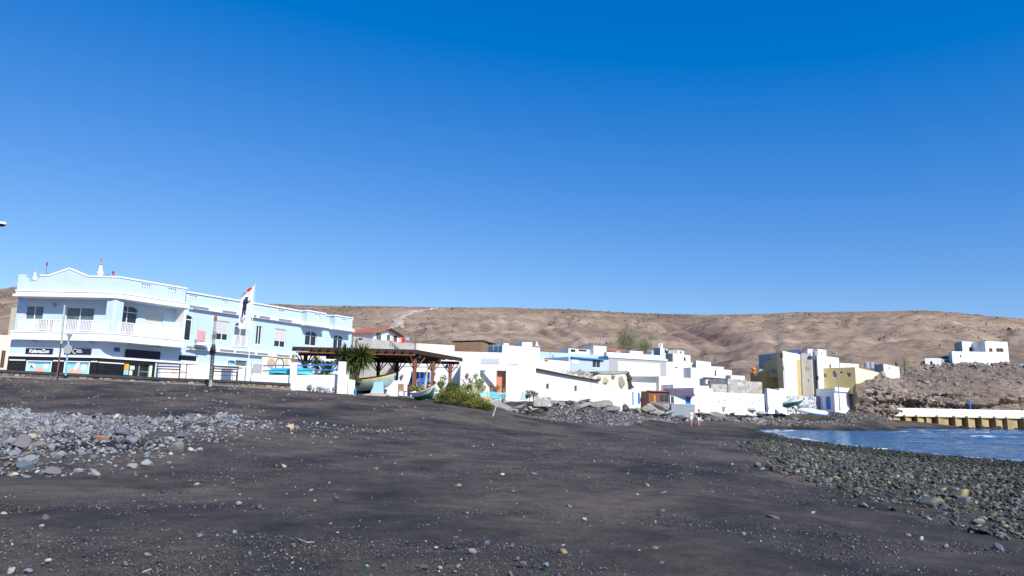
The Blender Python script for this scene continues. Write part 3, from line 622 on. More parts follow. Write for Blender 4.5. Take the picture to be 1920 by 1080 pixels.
def rot_mats(nn, tilt=0.5):
    a = rng.uniform(0, 2 * np.pi, nn); b_ = rng.normal(0, tilt, nn); c_ = rng.normal(0, tilt, nn)
    ca_, sa = np.cos(a), np.sin(a); cb, sb = np.cos(b_), np.sin(b_); cc_, sc = np.cos(c_), np.sin(c_); z0 = np.zeros(nn); o1 = np.ones(nn)
    Rz = np.stack([np.stack([ca_, -sa, z0], 1), np.stack([sa, ca_, z0], 1), np.stack([z0, z0, o1], 1)], 1)
    Rx = np.stack([np.stack([o1, z0, z0], 1), np.stack([z0, cb, -sb], 1), np.stack([z0, sb, cb], 1)], 1)
    Ry = np.stack([np.stack([cc_, z0, sc], 1), np.stack([z0, o1, z0], 1), np.stack([-sc, z0, cc_], 1)], 1)
    return Rz @ Rx @ Ry
def scatter(name, pos, size, cols, base, m, label, flat=(0.5, 0.8), seed=1, tilt=0.45, cat='gravel', kind='stuff', smooth=False):
    nn = len(pos); vb = [stone_shape(base, seed * 100 + k, 14, 0.42) for k in range(14)]; f = base[1]; nv = len(base[0])
    wh_ = rng.integers(0, 14, nn); V = np.stack(vb)[wh_]                     # nn,nv,3
    sc = np.stack([size * rng.uniform(0.85, 1.4, nn), size * rng.uniform(0.7, 1.05, nn), size * rng.uniform(flat[0], flat[1], nn)], 1)
    V = np.einsum('nij,nvj->nvi', rot_mats(nn, tilt), V * sc[:, None]) + pos[:, None]
    Fc = (f[None] + (np.arange(nn) * nv)[:, None, None]).reshape(-1, 3)
    me = mesh_np(name, V.reshape(-1, 3), Fc, smooth)
    ca = me.color_attributes.new('Col', 'FLOAT_COLOR', 'POINT')
    cl = np.repeat(np.concatenate([cols, np.ones((nn, 1))], 1), nv, 0); ca.data.foreach_set('color', cl.astype(np.float32).ravel())
    me.materials.append(m); o = bpy.data.objects.new(name, me); COL.objects.link(o); tag(o, label, cat, kind=kind); return o
def inpoly(px, py, poly):
    c = np.zeros(px.shape, bool); j = len(poly) - 1
    for i in range(len(poly)):
        xi, yi = poly[i]; xj, yj = poly[j]
        c ^= ((yi > py) != (yj > py)) & (px < (xj - xi) * (py - yi) / (yj - yi + 1e-12) + xi); j = i
    return c
def grey_cols(nn, p_light=0.10, p_tan=0.05, lo=0.06, hi=0.22):  # base colours of dry basalt
    g = rng.uniform(lo, hi, nn) * rng.uniform(0.8, 1.1, nn); c = np.stack([g * 0.96, g * 1.0, g * rng.uniform(1.0, 1.16, nn)], 1)
    k = rng.random(nn); l = k < p_light; c[l] = np.stack([g[l] * 0 + rng.uniform(0.28, 0.5, l.sum())] * 3, 1) * [1, 0.98, 0.92]
    q = (k > p_light) & (k < p_light + p_tan); c[q] = np.array([0.42, 0.30, 0.19]) * rng.uniform(0.5, 1.1, q.sum())[:, None]
    w_ = (k > 0.80); c[w_] = c[w_] * [1.12, 1.0, 0.86]
    return c
M['stone'] = stone_mat('beach_stone', 'Col'); M['stone_one'] = stone_mat('single_stone', 'OBJ'); M['rock_one'] = stone_mat('rock', 'OBJ', 0.85, 0.9, 5, 0.35, 3.0)
M['cobble'] = stone_mat('algae_cobble', 'Col', 0.6, 0.5, 20, 0.45, 9.0)
def polar(nn, d0, d1, pw=1.0, a0=-0.72, a1=0.72):
    a = rng.uniform(a0, a1, nn); q = rng.random(nn) ** pw; d = d0 * (d1 / d0) ** q; return d * np.sin(a), d * np.cos(a), d
# A: the bank of grey stones, left
BK = [tuple(gp(x, y).xy) for x, y in [(-260, 772), (0, 770), (200, 783), (420, 780), (640, 800), (760, 806), (640, 830), (450, 858), (300, 872), (150, 895), (0, 905), (-260, 930)]]
BKa = np.array(BK); bx0, by0 = BKa.min(0) - 1.5; bx1, by1 = BKa.max(0) + 1.5
def bankpts(nn):
    px = rng.uniform(bx0, bx1, nn); py = rng.uniform(by0, by1, nn); k = inpoly(px + 1.1 * fbm(px * .7, py * .7, 0, 4, 181) + rng.normal(0, .25, nn), py + 1.1 * fbm(px * .7, py * .7, 5, 4, 182) + rng.normal(0, .35, nn), BK); return px[k], py[k]
px, py = bankpts(52000); edge = fbm(px * 0.9, py * 0.9, 0, 3, 61)
far = np.clip((px + 17) / 9, 0, 1)            # the bank thins out to the right
keep = (rng.random(len(px)) > far * 0.93) & (edge > -0.9 + far * 0.5)
px, py, far = px[keep], py[keep], far[keep]
sz_ = rng.lognormal(math.log(0.060), 0.50, len(px)) * (1 - 0.4 * far); sz_ = np.clip(sz_, 0.02, 0.2)
scatter('bank_gravel', np.stack([px, py, tz(px, py) + sz_ * 0.15 + rng.uniform(0, 0.05, len(px)) * (1 - far)], 1), sz_, grey_cols(len(px), 0.05, 0.02, 0.11, 0.31), ico2, M['stone'], 'bank of loose grey beach stones on black sand', seed=2)
# B: scattered pebbles over the beach
px, py, d = polar(70000, 4.0, 62, 1.0); dens = fbm(px * 0.35, py * 0.5, 0, 3, 71) + 0.7 * fbm(px * 0.08, py * 0.12, 0, 2, 73)
dens = dens + np.clip(px * 0.05, -0.2, 0.28)
k = (dens + rng.normal(0, 0.25, len(px)) > 0.40) & (tz(px, py) > 0.8); px, py, d = px[k], py[k], d[k]
sz_ = np.clip(rng.lognormal(math.log(0.009), 0.5, len(px)) * (d / 8) ** 0.6, 0.004, 0.09)
scatter('shingle', np.stack([px, py, tz(px, py) + sz_ * 0.1], 1), sz_, grey_cols(len(px), 0.03, 0.025, 0.03, 0.16), ico1, M['stone'], 'small pebbles strewn over the black sand', seed=3)
px, py, d = polar(1300, 4.0, 46, 0.9); k = (tz(px, py) > 0.8); px, py, d = px[k], py[k], d[k]
sz_ = np.clip(rng.lognormal(math.log(0.013), 0.5, len(px)) * (d / 8) ** 0.5, 0.006, 0.10)
scatter('pebbles', np.stack([px, py, tz(px, py) + sz_ * 0.2], 1), sz_, grey_cols(len(px), 0.12, 0.07, 0.05, 0.18), ico2, M['stone'], 'sparse larger pebbles lying on the black sand', seed=4)
# C: algae-green cobbles by the water
CB = [tuple(gp(x, y).xy) for x, y in [(1400, 838), (1450, 868), (1500, 893), (1560, 918), (1640, 942), (1730, 966), (1800, 990), (1860, 1006), (1920, 1022), (2050, 1060)]] + [(22, 9), (50, 0)] + [tuple(p) for p in shp[3:11]]
CBa = np.array(CB); x0, y0 = CBa.min(0); x1, y1 = CBa.max(0)
px = rng.uniform(x0, x1, 115000); py = rng.uniform(y0, y1, 115000); jx = px + 0.8 * fbm(px * 0.6, py * 0.6, 0, 3, 81) + rng.normal(0, .35, len(px)); jy = py + 0.8 * fbm(px * 0.6, py * 0.6, 3, 3, 82) + rng.normal(0, .35, len(px))
k = inpoly(jx, jy, CB) & (tz(px, py) > WZ - 0.25); px, py = px[k], py[k]; k = rng.random(len(px)) < np.clip(1.25 - (px - 24) / 40, 0.1, 1) ; px, py = px[k][:36000], py[k][:36000]
zz = tz(px, py); sz_ = np.clip(rng.lognormal(math.log(0.056), 0.45, len(px)), 0.025, 0.2)
gq = rng.uniform(0.035, 0.135, len(px)); cols = np.stack([gq * 1.0, gq * rng.uniform(0.96, 1.06, len(px)), gq * rng.uniform(0.66, 0.86, len(px))], 1)
gy = rng.random(len(px)) < np.clip(0.06 + (zz - 1.0) * 1.2, 0.03, 0.45); cols[gy] = grey_cols(gy.sum(), 0.03, 0.03, 0.06, 0.22)
yl = rng.random(len(px)) < 0.04; cols[yl] = np.array([0.30, 0.27, 0.14]) * rng.uniform(0.6, 1.2, yl.sum())[:, None]
wetk = zz < 0.85; cols[wetk] *= 0.5
scatter('cobbles', np.stack([px, py, zz + sz_ * 0.05 + rng.uniform(0, 0.06, len(px))], 1), sz_, cols, ico2, M['cobble'], 'green algae-covered cobbles along the water edge', seed=5, flat=(0.4, 0.65))
# D: gravel foot of the rubble bank
RB = [gp(x, y) for x, y in [(985, 782), (1060, 790), (1160, 800), (1280, 792), (1290, 776), (1150, 768), (1030, 768)]]; RBp = [tuple(p.xy) for p in RB]; RBa = np.array(RBp)
px = rng.uniform(RBa[:, 0].min(), RBa[:, 0].max(), 20000); py = rng.uniform(RBa[:, 1].min(), RBa[:, 1].max(), 20000); k = inpoly(px, py, RBp); px, py = px[k], py[k]
sz_ = np.clip(rng.lognormal(math.log(0.09), 0.5, len(px)), 0.04, 0.3)
scatter('rubble_gravel', np.stack([px, py, tz(px, py) + sz_ * 0.1], 1), sz_, grey_cols(len(px), 0.05, 0.04, 0.08, 0.22), ico1, M['stone'], 'grey broken gravel below the boulder bank', seed=6)
RB = [gp(x, y) for x, y in [(1320, 786), (1450, 797), (1520, 799), (1600, 799.5), (1672, 799)]] + [P(1672, 784, 120), P(1600, 772, 112), P(1500, 772, 104), P(1320, 774, 92)]; RBp = [tuple(p.xy) for p in RB]; RBa = np.array(RBp)
px = rng.uniform(RBa[:, 0].min(), RBa[:, 0].max(), 30000); py = rng.uniform(RBa[:, 1].min(), RBa[:, 1].max(), 30000); k = inpoly(px, py, RBp); px, py = px[k], py[k]
sz_ = np.clip(rng.lognormal(math.log(0.12), 0.5, len(px)), 0.05, 0.5); gq = rng.uniform(0.06, 0.24, len(px)); cols = np.stack([gq, gq * .92, gq * .82], 1)
scatter('strand_gravel', np.stack([px, py, tz(px, py) + sz_ * 0.1], 1), sz_, cols, ico1, M['stone'], 'brownish broken stones on the shore in the corner of the bay', seed=9)
px, py, d = polar(210000, 3.9, 34, 1.15); dens = fbm(px * 0.5, py * 0.5, 0, 4, 171) + np.clip(px * 0.03, -0.1, 0.2)
k = (dens + rng.normal(0, 0.30, len(px)) > 0.12) & (tz(px, py) > 0.8); px, py, d = px[k], py[k], d[k]; sz_ = np.clip(rng.lognormal(math.log(0.0055), 0.45, len(px)) * (d / 7) ** 0.75, 0.003, 0.05)
scatter('grit', np.stack([px, py, tz(px, py) + sz_ * 0.1], 1), sz_, grey_cols(len(px), 0.02, 0.02, 0.02, 0.15), ico1, M['stone'], 'fine grit and tiny stones over the black sand', seed=10)
# upper slope under the kerb: pale bits
px = rng.uniform(-34, -4, 5200); py = rng.uniform(24, 50, 5200); k = (fbm(px * 0.3, py * 0.5, 0, 3, 91) + rng.normal(0, .3, len(px)) > 0.25) & (tz(px, py) > 2.1) & (tz(px, py) < 4.1); px, py = px[k], py[k]
sz_ = np.clip(rng.lognormal(math.log(0.045), 0.5, len(px)), 0.02, 0.15)
scatter('slope_pebbles', np.stack([px, py, tz(px, py) + sz_ * 0.15], 1), sz_, grey_cols(len(px), 0.14, 0.08, 0.06, 0.2), ico1, M['stone'], 'pale pebbles on the dark slope below the kerb', seed=7)
# hillside scrub and rocks
a = rng.uniform(-0.75, 0.75, 42000); q = rng.random(42000) ** 0.7; R0h = np.interp(a, bsa, b_r); r = R0h + q * (RC - R0h) * 0.97
k = fbm(a * 22, q * 9, 0, 3, 95) + rng.normal(0, .35, 42000) > 0.55; hill(a, r); k = k | ((VAL < .13) & (rng.random(42000) < .55)); a, r, q = a[k], r[k], q[k]; zz = hill(a, r); sz_ = rng.lognormal(math.log(0.27), 0.5, len(a)) * (0.6 + q)
gq = rng.uniform(0.05, 0.22, len(a)); cols = np.stack([gq, gq * 0.84, gq * 0.68], 1)
M['scrub'] = stone_mat('scrub_rock', 'Col', 0.95, 0)
scatter('hillside_scrub', np.stack([r * np.sin(a), r * np.cos(a), zz + 0.1], 1), sz_, cols, ico1, M['scrub'], 'dark scrub and stones dotted over the barren hills', seed=8, cat='scrub')
def sized(s_, t): return 'small' if s_ < t * .8 else ('mid-sized' if s_ < t * 1.25 else 'large')
def toned(c): g_ = sum(c) / 3; return 'nearly black' if g_ < .09 else ('dark grey' if g_ < .15 else ('grey' if g_ < .22 else ('light grey' if g_ < .30 else 'pale')))
# E: individual stones: the ones that show largest
vb1 = []
for k in range(10):
    w_ = stone_shape(ico3, 900 + k); me = mesh_np('stone', w_ * [1.15, 0.85, 0.62], ico3[1], False); me.materials.append(M['stone_one']); vb1.append(me)
vb2 = []
for k in range(10):
    w_ = stone_shape(ico3, 950 + k, 20, 0.40); w_ = w_ * (1 + 0.10 * np.abs(fbm(w_[:, 0] * 3, w_[:, 1] * 3, w_[:, 2] * 6, 4, k)))[:, None]
    me = mesh_np('boulder', w_ * [1.2, 0.85, 0.75], ico3[1], False); me.materials.append(M['rock_one']); vb2.append(me)
def stone(name, meshes, p, s, col, label, cat, group=None, sink=0.25, scl=None, rz=None, tilt=0.25):
    o = bpy.data.objects.new(name, meshes[int(rng.integers(0, 10))]); COL.objects.link(o)
    o.location = (p[0], p[1], p[2] + s * (0.62 - sink) * 0.7); sx = scl or (1, 1, 1); o.scale = (s * sx[0], s * sx[1], s * sx[2])
    o.rotation_euler = (rng.normal(0, tilt), rng.normal(0, tilt), rng.uniform(0, 6.28) if rz is None else rz); o.color = (*col, 1)
    return tag(o, label, cat, group)
px, py = bankpts(900); far = np.clip((px + 16) / 8, 0, 1); d = np.hypot(px, py)
k = (rng.random(len(px)) > far * 0.85) & (rng.random(len(px)) < np.clip((27 - d) / 8, 0.12, 1)); px, py = px[k][:230], py[k][:230]; cg = grey_cols(len(px), 0.05, 0.03, 0.12, 0.30)
for i in range(len(px)):
    s_ = float(np.clip(rng.lognormal(math.log(0.125), 0.3), 0.08, 0.26)); rw = np.hypot(px[i], py[i]); wh = 'front edge' if rw < 18.5 else ('middle' if rw < 22 else 'back')
    stone('beach_stone', vb1, (px[i], py[i], tz(px[i], py[i])), s_, cg[i], '%s %s stone in the %s of the left stone bank, %s end' % (sized(s_, .125), toned(cg[i]), wh, 'right' if px[i] / py[i] > -.38 else ('middle' if px[i] / py[i] > -.58 else 'left')), 'stone', 'stones of the left bank', 0.2)
sp_ = [(190, 828, .26, (0.30, 0.15, 0.11), 'reddish brown jagged stone in the grey stone bank'), (60, 823, .22, (0.34, 0.30, 0.20), 'pale yellowish pointed stone in the grey stone bank'), (232, 818, .42, (0.13, 0.12, 0.14), 'largest dark grey stone on the bank, right of the reddish one'),
       (40, 838, .40, (0.16, 0.14, 0.14), 'big rounded brown grey stone at the left end of the bank'), (543, 805, .30, (0.48, 0.33, 0.22), 'tan orange stone standing out at the right end of the stone bank'), (248, 832, .32, (0.16, 0.165, 0.19), 'bluish grey flat stone below the largest bank stone'),
       (100, 889, .20, (0.15, 0.13, 0.15), 'grey purple flat stone lying on sand below the bank'), (48, 880, .24, (0.10, 0.13, 0.15), 'slate blue split stone below the left end of the bank'), (27, 892, .11, (0.55, 0.42, 0.26), 'pale orange pebble below the slate blue stone'),
       (1450, 974, .125, (0.10, 0.105, 0.12), 'dark pointed stone standing alone on the brown sand'), (1727, 1013, .075, (0.52, 0.47, 0.36), 'cream white block-shaped stone at the lower right'), (1702, 1006, .07, (0.22, 0.18, 0.16), 'brown flat stone beside the cream white one'),
       (1773, 1027, .08, (0.2, 0.19, 0.18), 'grey rounded stone right of the cream white one'), (1872, 1030, .10, (0.17, 0.17, 0.18), 'grey boulder-like stone near the lower right corner'), (1524, 964, .06, (0.30, 0.32, 0.28), 'pale green grey pebble on the dark gravel streak'),
       (1420, 876, .2, (0.12, 0.12, 0.13), 'dark grey stone left of the green cobbles'), (1802, 934, .26, (0.28, 0.24, 0.11), 'yellowish block standing up among the green cobbles'), (1805, 948, .24, (0.13, 0.13, 0.14), 'dark grey round cobble below the yellowish block'),
       (1748, 950, .28, (0.16, 0.15, 0.12), 'large grey brown cobble left of the yellowish block'), (533, 876, .09, (0.52, 0.34, 0.24), 'pale pink stone on the sand right of the bank'), (8, 968, .075, (0.32, 0.34, 0.30), 'pale grey stone at the left edge of the picture'),
       (277, 1042, .045, (0.2, 0.22, 0.25), 'blue grey pebble near the lower left'), (90, 1053, .05, (0.5, 0.5, 0.42), 'long white pebble in the lower left corner'), (54, 1073, .055, (0.2, 0.23, 0.27), 'blue grey pebble at the bottom left edge'),
       (440, 999, .05, (0.22, 0.25, 0.27), 'pale blue pebble in the left foreground'), (689, 1063, .04, (0.12, 0.32, 0.30), 'small teal green pebble in the foreground'), (826, 1066, .045, (0.42, 0.34, 0.22), 'tan pebble at the bottom of the foreground'),
       (859, 1062, .035, (0.40, 0.17, 0.10), 'brick red pebble beside the tan one'), (1023, 1063, .06, (0.16, 0.22, 0.26), 'slate blue triangular pebble in the foreground'), (913, 1020, .05, (0.10, 0.12, 0.16), 'dark blue pebble in the middle foreground'),
       (1199, 1035, .045, (0.36, 0.36, 0.36), 'light grey pebble in the right foreground'), (942, 891, .07, (0.6, 0.55, 0.4), 'small cream white pebble in the middle of the beach'), (1240, 1059, .055, (0.12, 0.14, 0.17), 'dark blue grey pebble near the bottom right of centre')]
for x, y, s, c, lb in sp_: stone('beach_stone', vb1, gp(x, y), s * 0.78, [q * 1.15 for q in c], lb, 'stone', None, 0.15)
px, py, d = polar(60, 4.8, 20, 0.9); k = (tz(px, py) > 0.95); px, py, d = px[k][:50], py[k][:50], d[k][:50]; cg = grey_cols(len(px), 0.18, 0.12, 0.08, 0.22)
for i in range(len(px)):
    a_ = px[i] / py[i]; hz_ = 'at the far left of' if a_ < -.45 else ('left of the middle on' if a_ < -.12 else ('in the middle of' if a_ < .12 else ('right of the middle on' if a_ < .4 else 'at the far right of'))); dp = 'close to the viewer' if d[i] < 7 else ('a little way off' if d[i] < 11 else 'farther back')
    stone('beach_stone', vb1, (px[i], py[i], tz(px[i], py[i])), float(rng.uniform(0.022, 0.045) * (d[i] / 6) ** 0.8), cg[i], 'loose %s stone %s the open sand, %s' % (toned(cg[i]), hz_, dp), 'stone', 'loose stones on the open sand', 0.2)
# boulders of the rubble bank
def bl(x, y, d_, s, c, label, scl=(1, 1, 1), rz=None): s = s * 0.56; p = P(x, y, d_); stone('boulder', vb2, (p.x, p.y, p.z), s, c, label, 'boulder', None, 0.3, scl, rz, 0.2)
G1 = (0.24, 0.225, 0.20); G2 = (0.12, 0.12, 0.13); G3 = (0.34, 0.31, 0.27)
for a in [(1066, 757, 63, 0.85, (0.085, 0.085, 0.10), 'dark round boulder leaning against the long white wall'), (1088, 768, 63, 1.5, G3, 'long pale slab tilted below the dark round boulder', (1.3, .6, .5), 2.6), (1118, 764, 67, 2.0, G1, 'broad grey rock with a hollow under the white wall', (1.4, .8, .7), .2),
          (1140, 770, 67, 1.5, G1, 'wedge-shaped grey rock behind the green bin', (1.3, .7, .6), 2.7), (1173, 767, 78, 1.35, (0.10, 0.095, 0.11), 'dark boulder below the blue doors'), (1195, 773, 80, 1.5, G1, 'cracked grey boulder beneath the blue doors'), (1215, 770, 82, 1.7, G1, 'grey boulder below the brown timber cabin', (1.2, .8, .8), .1),
          (1240, 768, 84, 1.8, (0.20, 0.19, 0.18), 'layered rock under the cabin terrace', (1.4, .7, .7), 0), (1255, 775, 83, 1.2, G3, 'flat pale rock beside the grey painted wall', (1.3, .8, .5), 0), (1008, 756, 60, 0.75, G3, 'upright pale stone left of the broken masonry block', (.6, .6, 1.3), 0),
          (1014, 772, 56, 0.6, (0.05, 0.05, 0.055), 'black rock beside the dark hollow'), (995, 768, 57, 0.75, G3, 'cream stone right of the sloping slab'), (972, 766, 55, 0.9, G1, 'grey block at the end of the sloping slab', (1.3, .7, .6), 2.8), (1048, 760, 64, 1.0, G1, 'low grey rock against the white wall', (1.5, .8, .6), 0),
          (1400, 770, 98, 1.7, (0.30, 0.31, 0.32), 'pale grey outcrop below the holed white wall', (1.3, .8, .6), 0), (1350, 768, 95, 1.6, (0.25, 0.24, 0.23), 'grey rock right of the white block wall'), (1430, 777, 99, 1.8, (0.32, 0.33, 0.34), 'pale grey slab of concrete and rock by the drain', (1.3, .8, .5), 0),
          (1378, 781, 97, 1.3, (0.07, 0.07, 0.075), 'dark wet rock in the middle of the right rubble'), (1337, 779, 90, 1.1, (0.45, 0.38, 0.30), 'sandy pale rock right of the walking couple', (1.6, .8, .5), .1)]: bl(*a)
for i in range(150):
    if i < 78: x = rng.uniform(975, 1290); y = np.interp(x, [975, 1000, 1185, 1290], [764, 764, 779, 783]) + rng.uniform(-9, 7); dd = np.interp(x, [975, 1000, 1185, 1290], [56, 59, 78, 84]); lab, gr_ = 'grey boulder in the rubble bank below the long white wall', 'boulders below the long white wall'
    else: x = rng.uniform(1300, 1500); y = rng.uniform(770, 790); dd = np.interp(x, [1300, 1450, 1500], [88, 100, 105]) - (y - 775) * 0.25; lab, gr_ = 'dark grey rock in the rubble below the holed white wall', 'rocks below the holed white wall'
    p = P(x, y, dd); g_ = rng.uniform(0.07, 0.30); s = float(rng.lognormal(math.log(0.42), 0.40))
    if i < 78: lab = '%s %s boulder in the bank below %s' % (sized(s, .42), toned((g_,) * 3), 'the stone ramp' if x < 1030 else ('the first tiny shed window' if x < 1075 else ('the second tiny shed window' if x < 1125 else ('the broken shed end' if x < 1180 else ('the blue doors' if x < 1215 else 'the timber cabin')))))
    else: lab = '%s %s rock below %s' % (sized(s, .42), toned((g_,) * 3), 'the tall white block' if x < 1338 else ('the left half of the holed wall' if x < 1385 else ('the right half of the holed wall' if x < 1435 else ('the white retaining wall' if x < 1472 else 'the green boat'))))
    stone('boulder', vb2, (p.x, p.y, tz(p.x, p.y) if i % 3 else p.z - 0.3), s, (g_, g_ * 0.96, g_ * 0.93), lab, 'boulder', gr_, 0.3, (1.2, 0.9, 0.8))
for i in range(60):
    x = rng.uniform(1640, 1990); p = P(x, 799 + rng.uniform(-1, 3), 122.5 + rng.uniform(-1, .8)); g_ = rng.uniform(0.03, 0.07)
    stone('boulder', vb2, (p.x, p.y, 0.45), float(rng.uniform(0.5, 1.0)), (g_, g_ * .95, g_ * .75), 'dark wet rock at the jetty foot, %s' % ('left of the jetty' if x < 1680 else 'below the %s buttress' % ['first', 'second', 'third', 'fourth', 'fifth', 'sixth', 'seventh', 'eighth', 'ninth', 'tenth', 'eleventh', 'twelfth', 'last'][min(12, int((x - 1680) / 23))]), 'boulder', 'wet rocks along the jetty foot', 0.3, (1.4, .9, .6))
for i in range(34):
    x = rng.uniform(1606, 1665); y = rng.uniform(710, 782); dd = np.interp(x, [1600, 1625, 1665], [111.6, 114.6, 121.5]); s_ = float(rng.lognormal(math.log(.6), .4)); g_ = rng.uniform(.10, .30); p = P(x, y, dd)
    stone('boulder', vb2, (p.x, p.y, p.z - .2), s_, (g_, g_ * .87, g_ * .74), '%s %s rock jutting from the cliff right of the cottage, %s part' % (sized(s_, .6), 'pale brown' if g_ > .2 else 'dark brown', 'upper' if y < 733 else ('middle' if y < 757 else 'lower')), 'boulder', 'rocks jutting from the cliff right of the cottage', 0.3, (1.4, .8, .8))
ii = rng.integers(0, nU, 9000); jj = (rng.random(9000) * (nV - 2)).astype(int) + 1; q = G[ii, jj] + rng.normal(0, .15, (9000, 3)) * [1, 1, 0]; kk = (fbm(q[:, 0] / 6, q[:, 1] / 6, q[:, 2] / 3, 4, 191) + rng.normal(0, .3, 9000) > .1) & (q[:, 0] > P(1612, 740, 118).x); q = q[kk]
sz_ = np.clip(rng.lognormal(math.log(.22), .6, len(q)), .08, 1.1); gq = rng.uniform(.07, .42, len(q)); cols = np.stack([gq, gq * .84, gq * .70], 1)
scatter('headland_scree', q, sz_, cols, ico1, M['scrub'], 'brown scree and broken rock over the headland', seed=11)
# headland rocks below the hill house
for i in range(70):
    x = rng.uniform(1705, 1925); dy_ = rng.uniform(-3, 8); s_ = float(rng.lognormal(math.log(.42), .35)); p = P(x, np.interp(x, [1705, 1780, 1925], [690, 685, 682]) + dy_, 158 + rng.uniform(-4, 3)); g_ = rng.uniform(0.16, 0.40)
    stone('boulder', vb2, (p.x, p.y, p.z - .2), s_, (g_, g_ * .85, g_ * .7), '%s %s brown rock %s' % (sized(s_, .42), 'pale' if g_ > .28 else 'dark', 'left of the small hut' if x < 1735 else ('below the small hut' if x < 1775 else ('below the terrace wall of the hill house' if x < 1850 else ('under the main block of the hill house' if x < 1893 else 'right of the hill house')))) + (', lower row' if dy_ > 3 else ', upper row'), 'boulder', 'rocks below the hill house', 0.3)
# ============================================================ THE LIGHT BLUE CORNER BUILDING
Zc = lambda py: P(213, py, 50).z
FO = Face(P(23, 600, 50), P(213, 600, 50))                 # outer (slab edge) plane, front
a0 = P(213, 600, 50); a1 = P(345, 640, 55.0); wd = Vector((a1.x - a0.x, a1.y - a0.y, 0)).normalized()
SE = Vector((a1.x - a0.x, a1.y - a0.y, 0)).length + .05; WO = Face(a0, Vector((a0.x, a0.y, 0)) + wd * SE)        # outer plane, wing balcony
OH = 1.15
WM0 = Face(Vector((a0.x, a0.y, 0)), Vector((a0.x, a0.y, 0)) + wd * 28).off(-OH)
FM0 = FO.off(-OH); FM0 = Face(FM0.pt(FM0.sz(29, 600)[0], 0), FM0.b)
def isect(f, g_):
    A_ = np.array([[f.d.x, -g_.d.x], [f.d.y, -g_.d.y]]); q = np.linalg.solve(A_, [g_.a.x - f.a.x, g_.a.y - f.a.y]); return f.a + f.d * float(q[0])
CM = isect(FM0, WM0)
e_ = WM0.sz(659, 640)[0]
FM = Face(FM0.a, CM); WM = Face(CM, WM0.pt(e_, 0))         # main upper walls
GO = -0.5; FG0 = FO.off(GO); FG0 = Face(FG0.pt(FG0.sz(16, 672)[0], 0), FG0.b); WG0 = WM0; CG = isect(FG0, WG0)
FG = Face(FG0.a, CG); zG = P(0, 703, 45).z - 0.2
z_par, z_ct, z_cb, z_rt, z_st, z_sb = Zc(516.5), Zc(547), Zc(559), Zc(600.5), Zc(623), Zc(640)
z_bt, z_bb, z_bk = Zc(667), Zc(671), Zc(671)
B = empty('blue_building', (FO.a.x + 9, 58, zG), 'two-storey light blue corner building with white balconies and stepped parapet', 'building')
w = MB(); fr = MB(); pn = MB()
def kid(name, mb, m, par=None, **k): return obj(name, mb, m, par or B, **k)
def window_part(fc, rc, kind='two', o=-0.12, arch=False, par=None, fm='white_clean', pm='glass', t=0.05):
    """frame with its pane (and a shutter where there is one) as sub-part"""
    s0, s1, z0, z1 = rc; f = MB(); f2 = MB(); q = []
    for (a, b_, c, d_) in [(s0, s0 + t, z0, z1), (s1 - t, s1, z0, z1), (s0 + t, s1 - t, z0, z0 + t), (s0 + t, s1 - t, z1 - t, z1)]: fc.box(f, a, b_, c, d_, o - 0.03, o + 0.03)
    if kind in ('two', 'arch', 'halfshut'):
        mm = (s0 + s1) / 2; fc.box(f, mm - t * .6, mm + t * .6, z0 + t, z1 - t, o - 0.03, o + 0.035)
    if kind == 'arch':
        zz = z1 - (s1 - s0) * 0.30; fc.box(f, s0 + t, s1 - t, zz - t * .6, zz + t * .6, o - 0.03, o + 0.04)
    wo_ = obj('window', f, M[fm], par or B)
    g_ = MB(); fc.box(g_, s0 + 0.02, s1 - 0.02, z0 + 0.02, z1 - 0.02, o - 0.02, o - 0.005); obj('pane', g_, M[pm], wo_)
    if kind in ('shut', 'halfshut'):
        sh_ = MB(); zb_ = z0 + 0.04 if kind == 'shut' else z0 + (z1 - z0) * 0.33; k = int((z1 - zb_) / 0.12) + 1
        for i in range(k): fc.box(sh_, s0 + 0.03, s1 - 0.03, zb_ + (z1 - zb_) * i / k + .008, zb_ + (z1 - zb_) * (i + 1) / k - .008, o + 0.005, o + 0.05)
        obj('shutter', sh_, M['shutter'], wo_)
    if arch:            # plaster spandrels closing the opening above the arch
        for sg in (-1, 1):
            cx = (s0 + s1) / 2; hw = (s1 - s0) / 2; rise = hw * 0.55; pts = []
            for k in range(9):
                a = math.pi / 2 * k / 8; pts.append((cx + sg * hw * math.sin(a), z1 - rise + rise * math.cos(a)))
            poly = [fc.pt(cx + sg * hw, z1, o - .05)] + [fc.pt(u, v, o - .05) for u, v in pts][::-1]
            w.prism(poly, fc.n * (-o + 0.048)) if par is None else None
    return wo_
RF = lambda fc, *r: fc.rect(*r)
# upper front wall
hF = [RF(FM, 47, 573, 81, 599), RF(FM, 121, 576, 175, 622)]
hF[1] = (hF[1][0], hF[1][1], z_st + 0.05, hF[1][3])
wall(w, FM, 0, FM.L, z_st, z_cb, hF, 0.15)
window_part(FM, hF[0], 'two', pm='glass_grey'); window_part(FM, hF[1], 'two', pm='glass_grey')
# upper wing wall
hW = [RF(WM, 218, 573, 257, 640), RF(WM, 272, 585, 306, 614), RF(WM, 335, 590, 360, 640), RF(WM, 406, 602, 429, 638), RF(WM, 439, 604, 463, 651), RF(WM, 480, 611, 491, 646), RF(WM, 515, 617, 536, 651), RF(WM, 572, 621, 594, 648), RF(WM, 625, 628, 643, 656)]
for i in (0, 2, 4): hW[i] = (hW[i][0], hW[i][1], z_st + 0.05, hW[i][3])
wall(w, WM, 0, WM.L, z_st - 0.0, z_cb + 0.25, hW, 0.15)
for i, k in enumerate(['arch', 'shut', 'arch', 'halfshut', 'arch', 'two', 'halfshut', 'arch', 'arch']):
    window_part(WM, hW[i], k, arch=(k == 'arch'), pm='glass_grey' if i == 4 else 'glass')
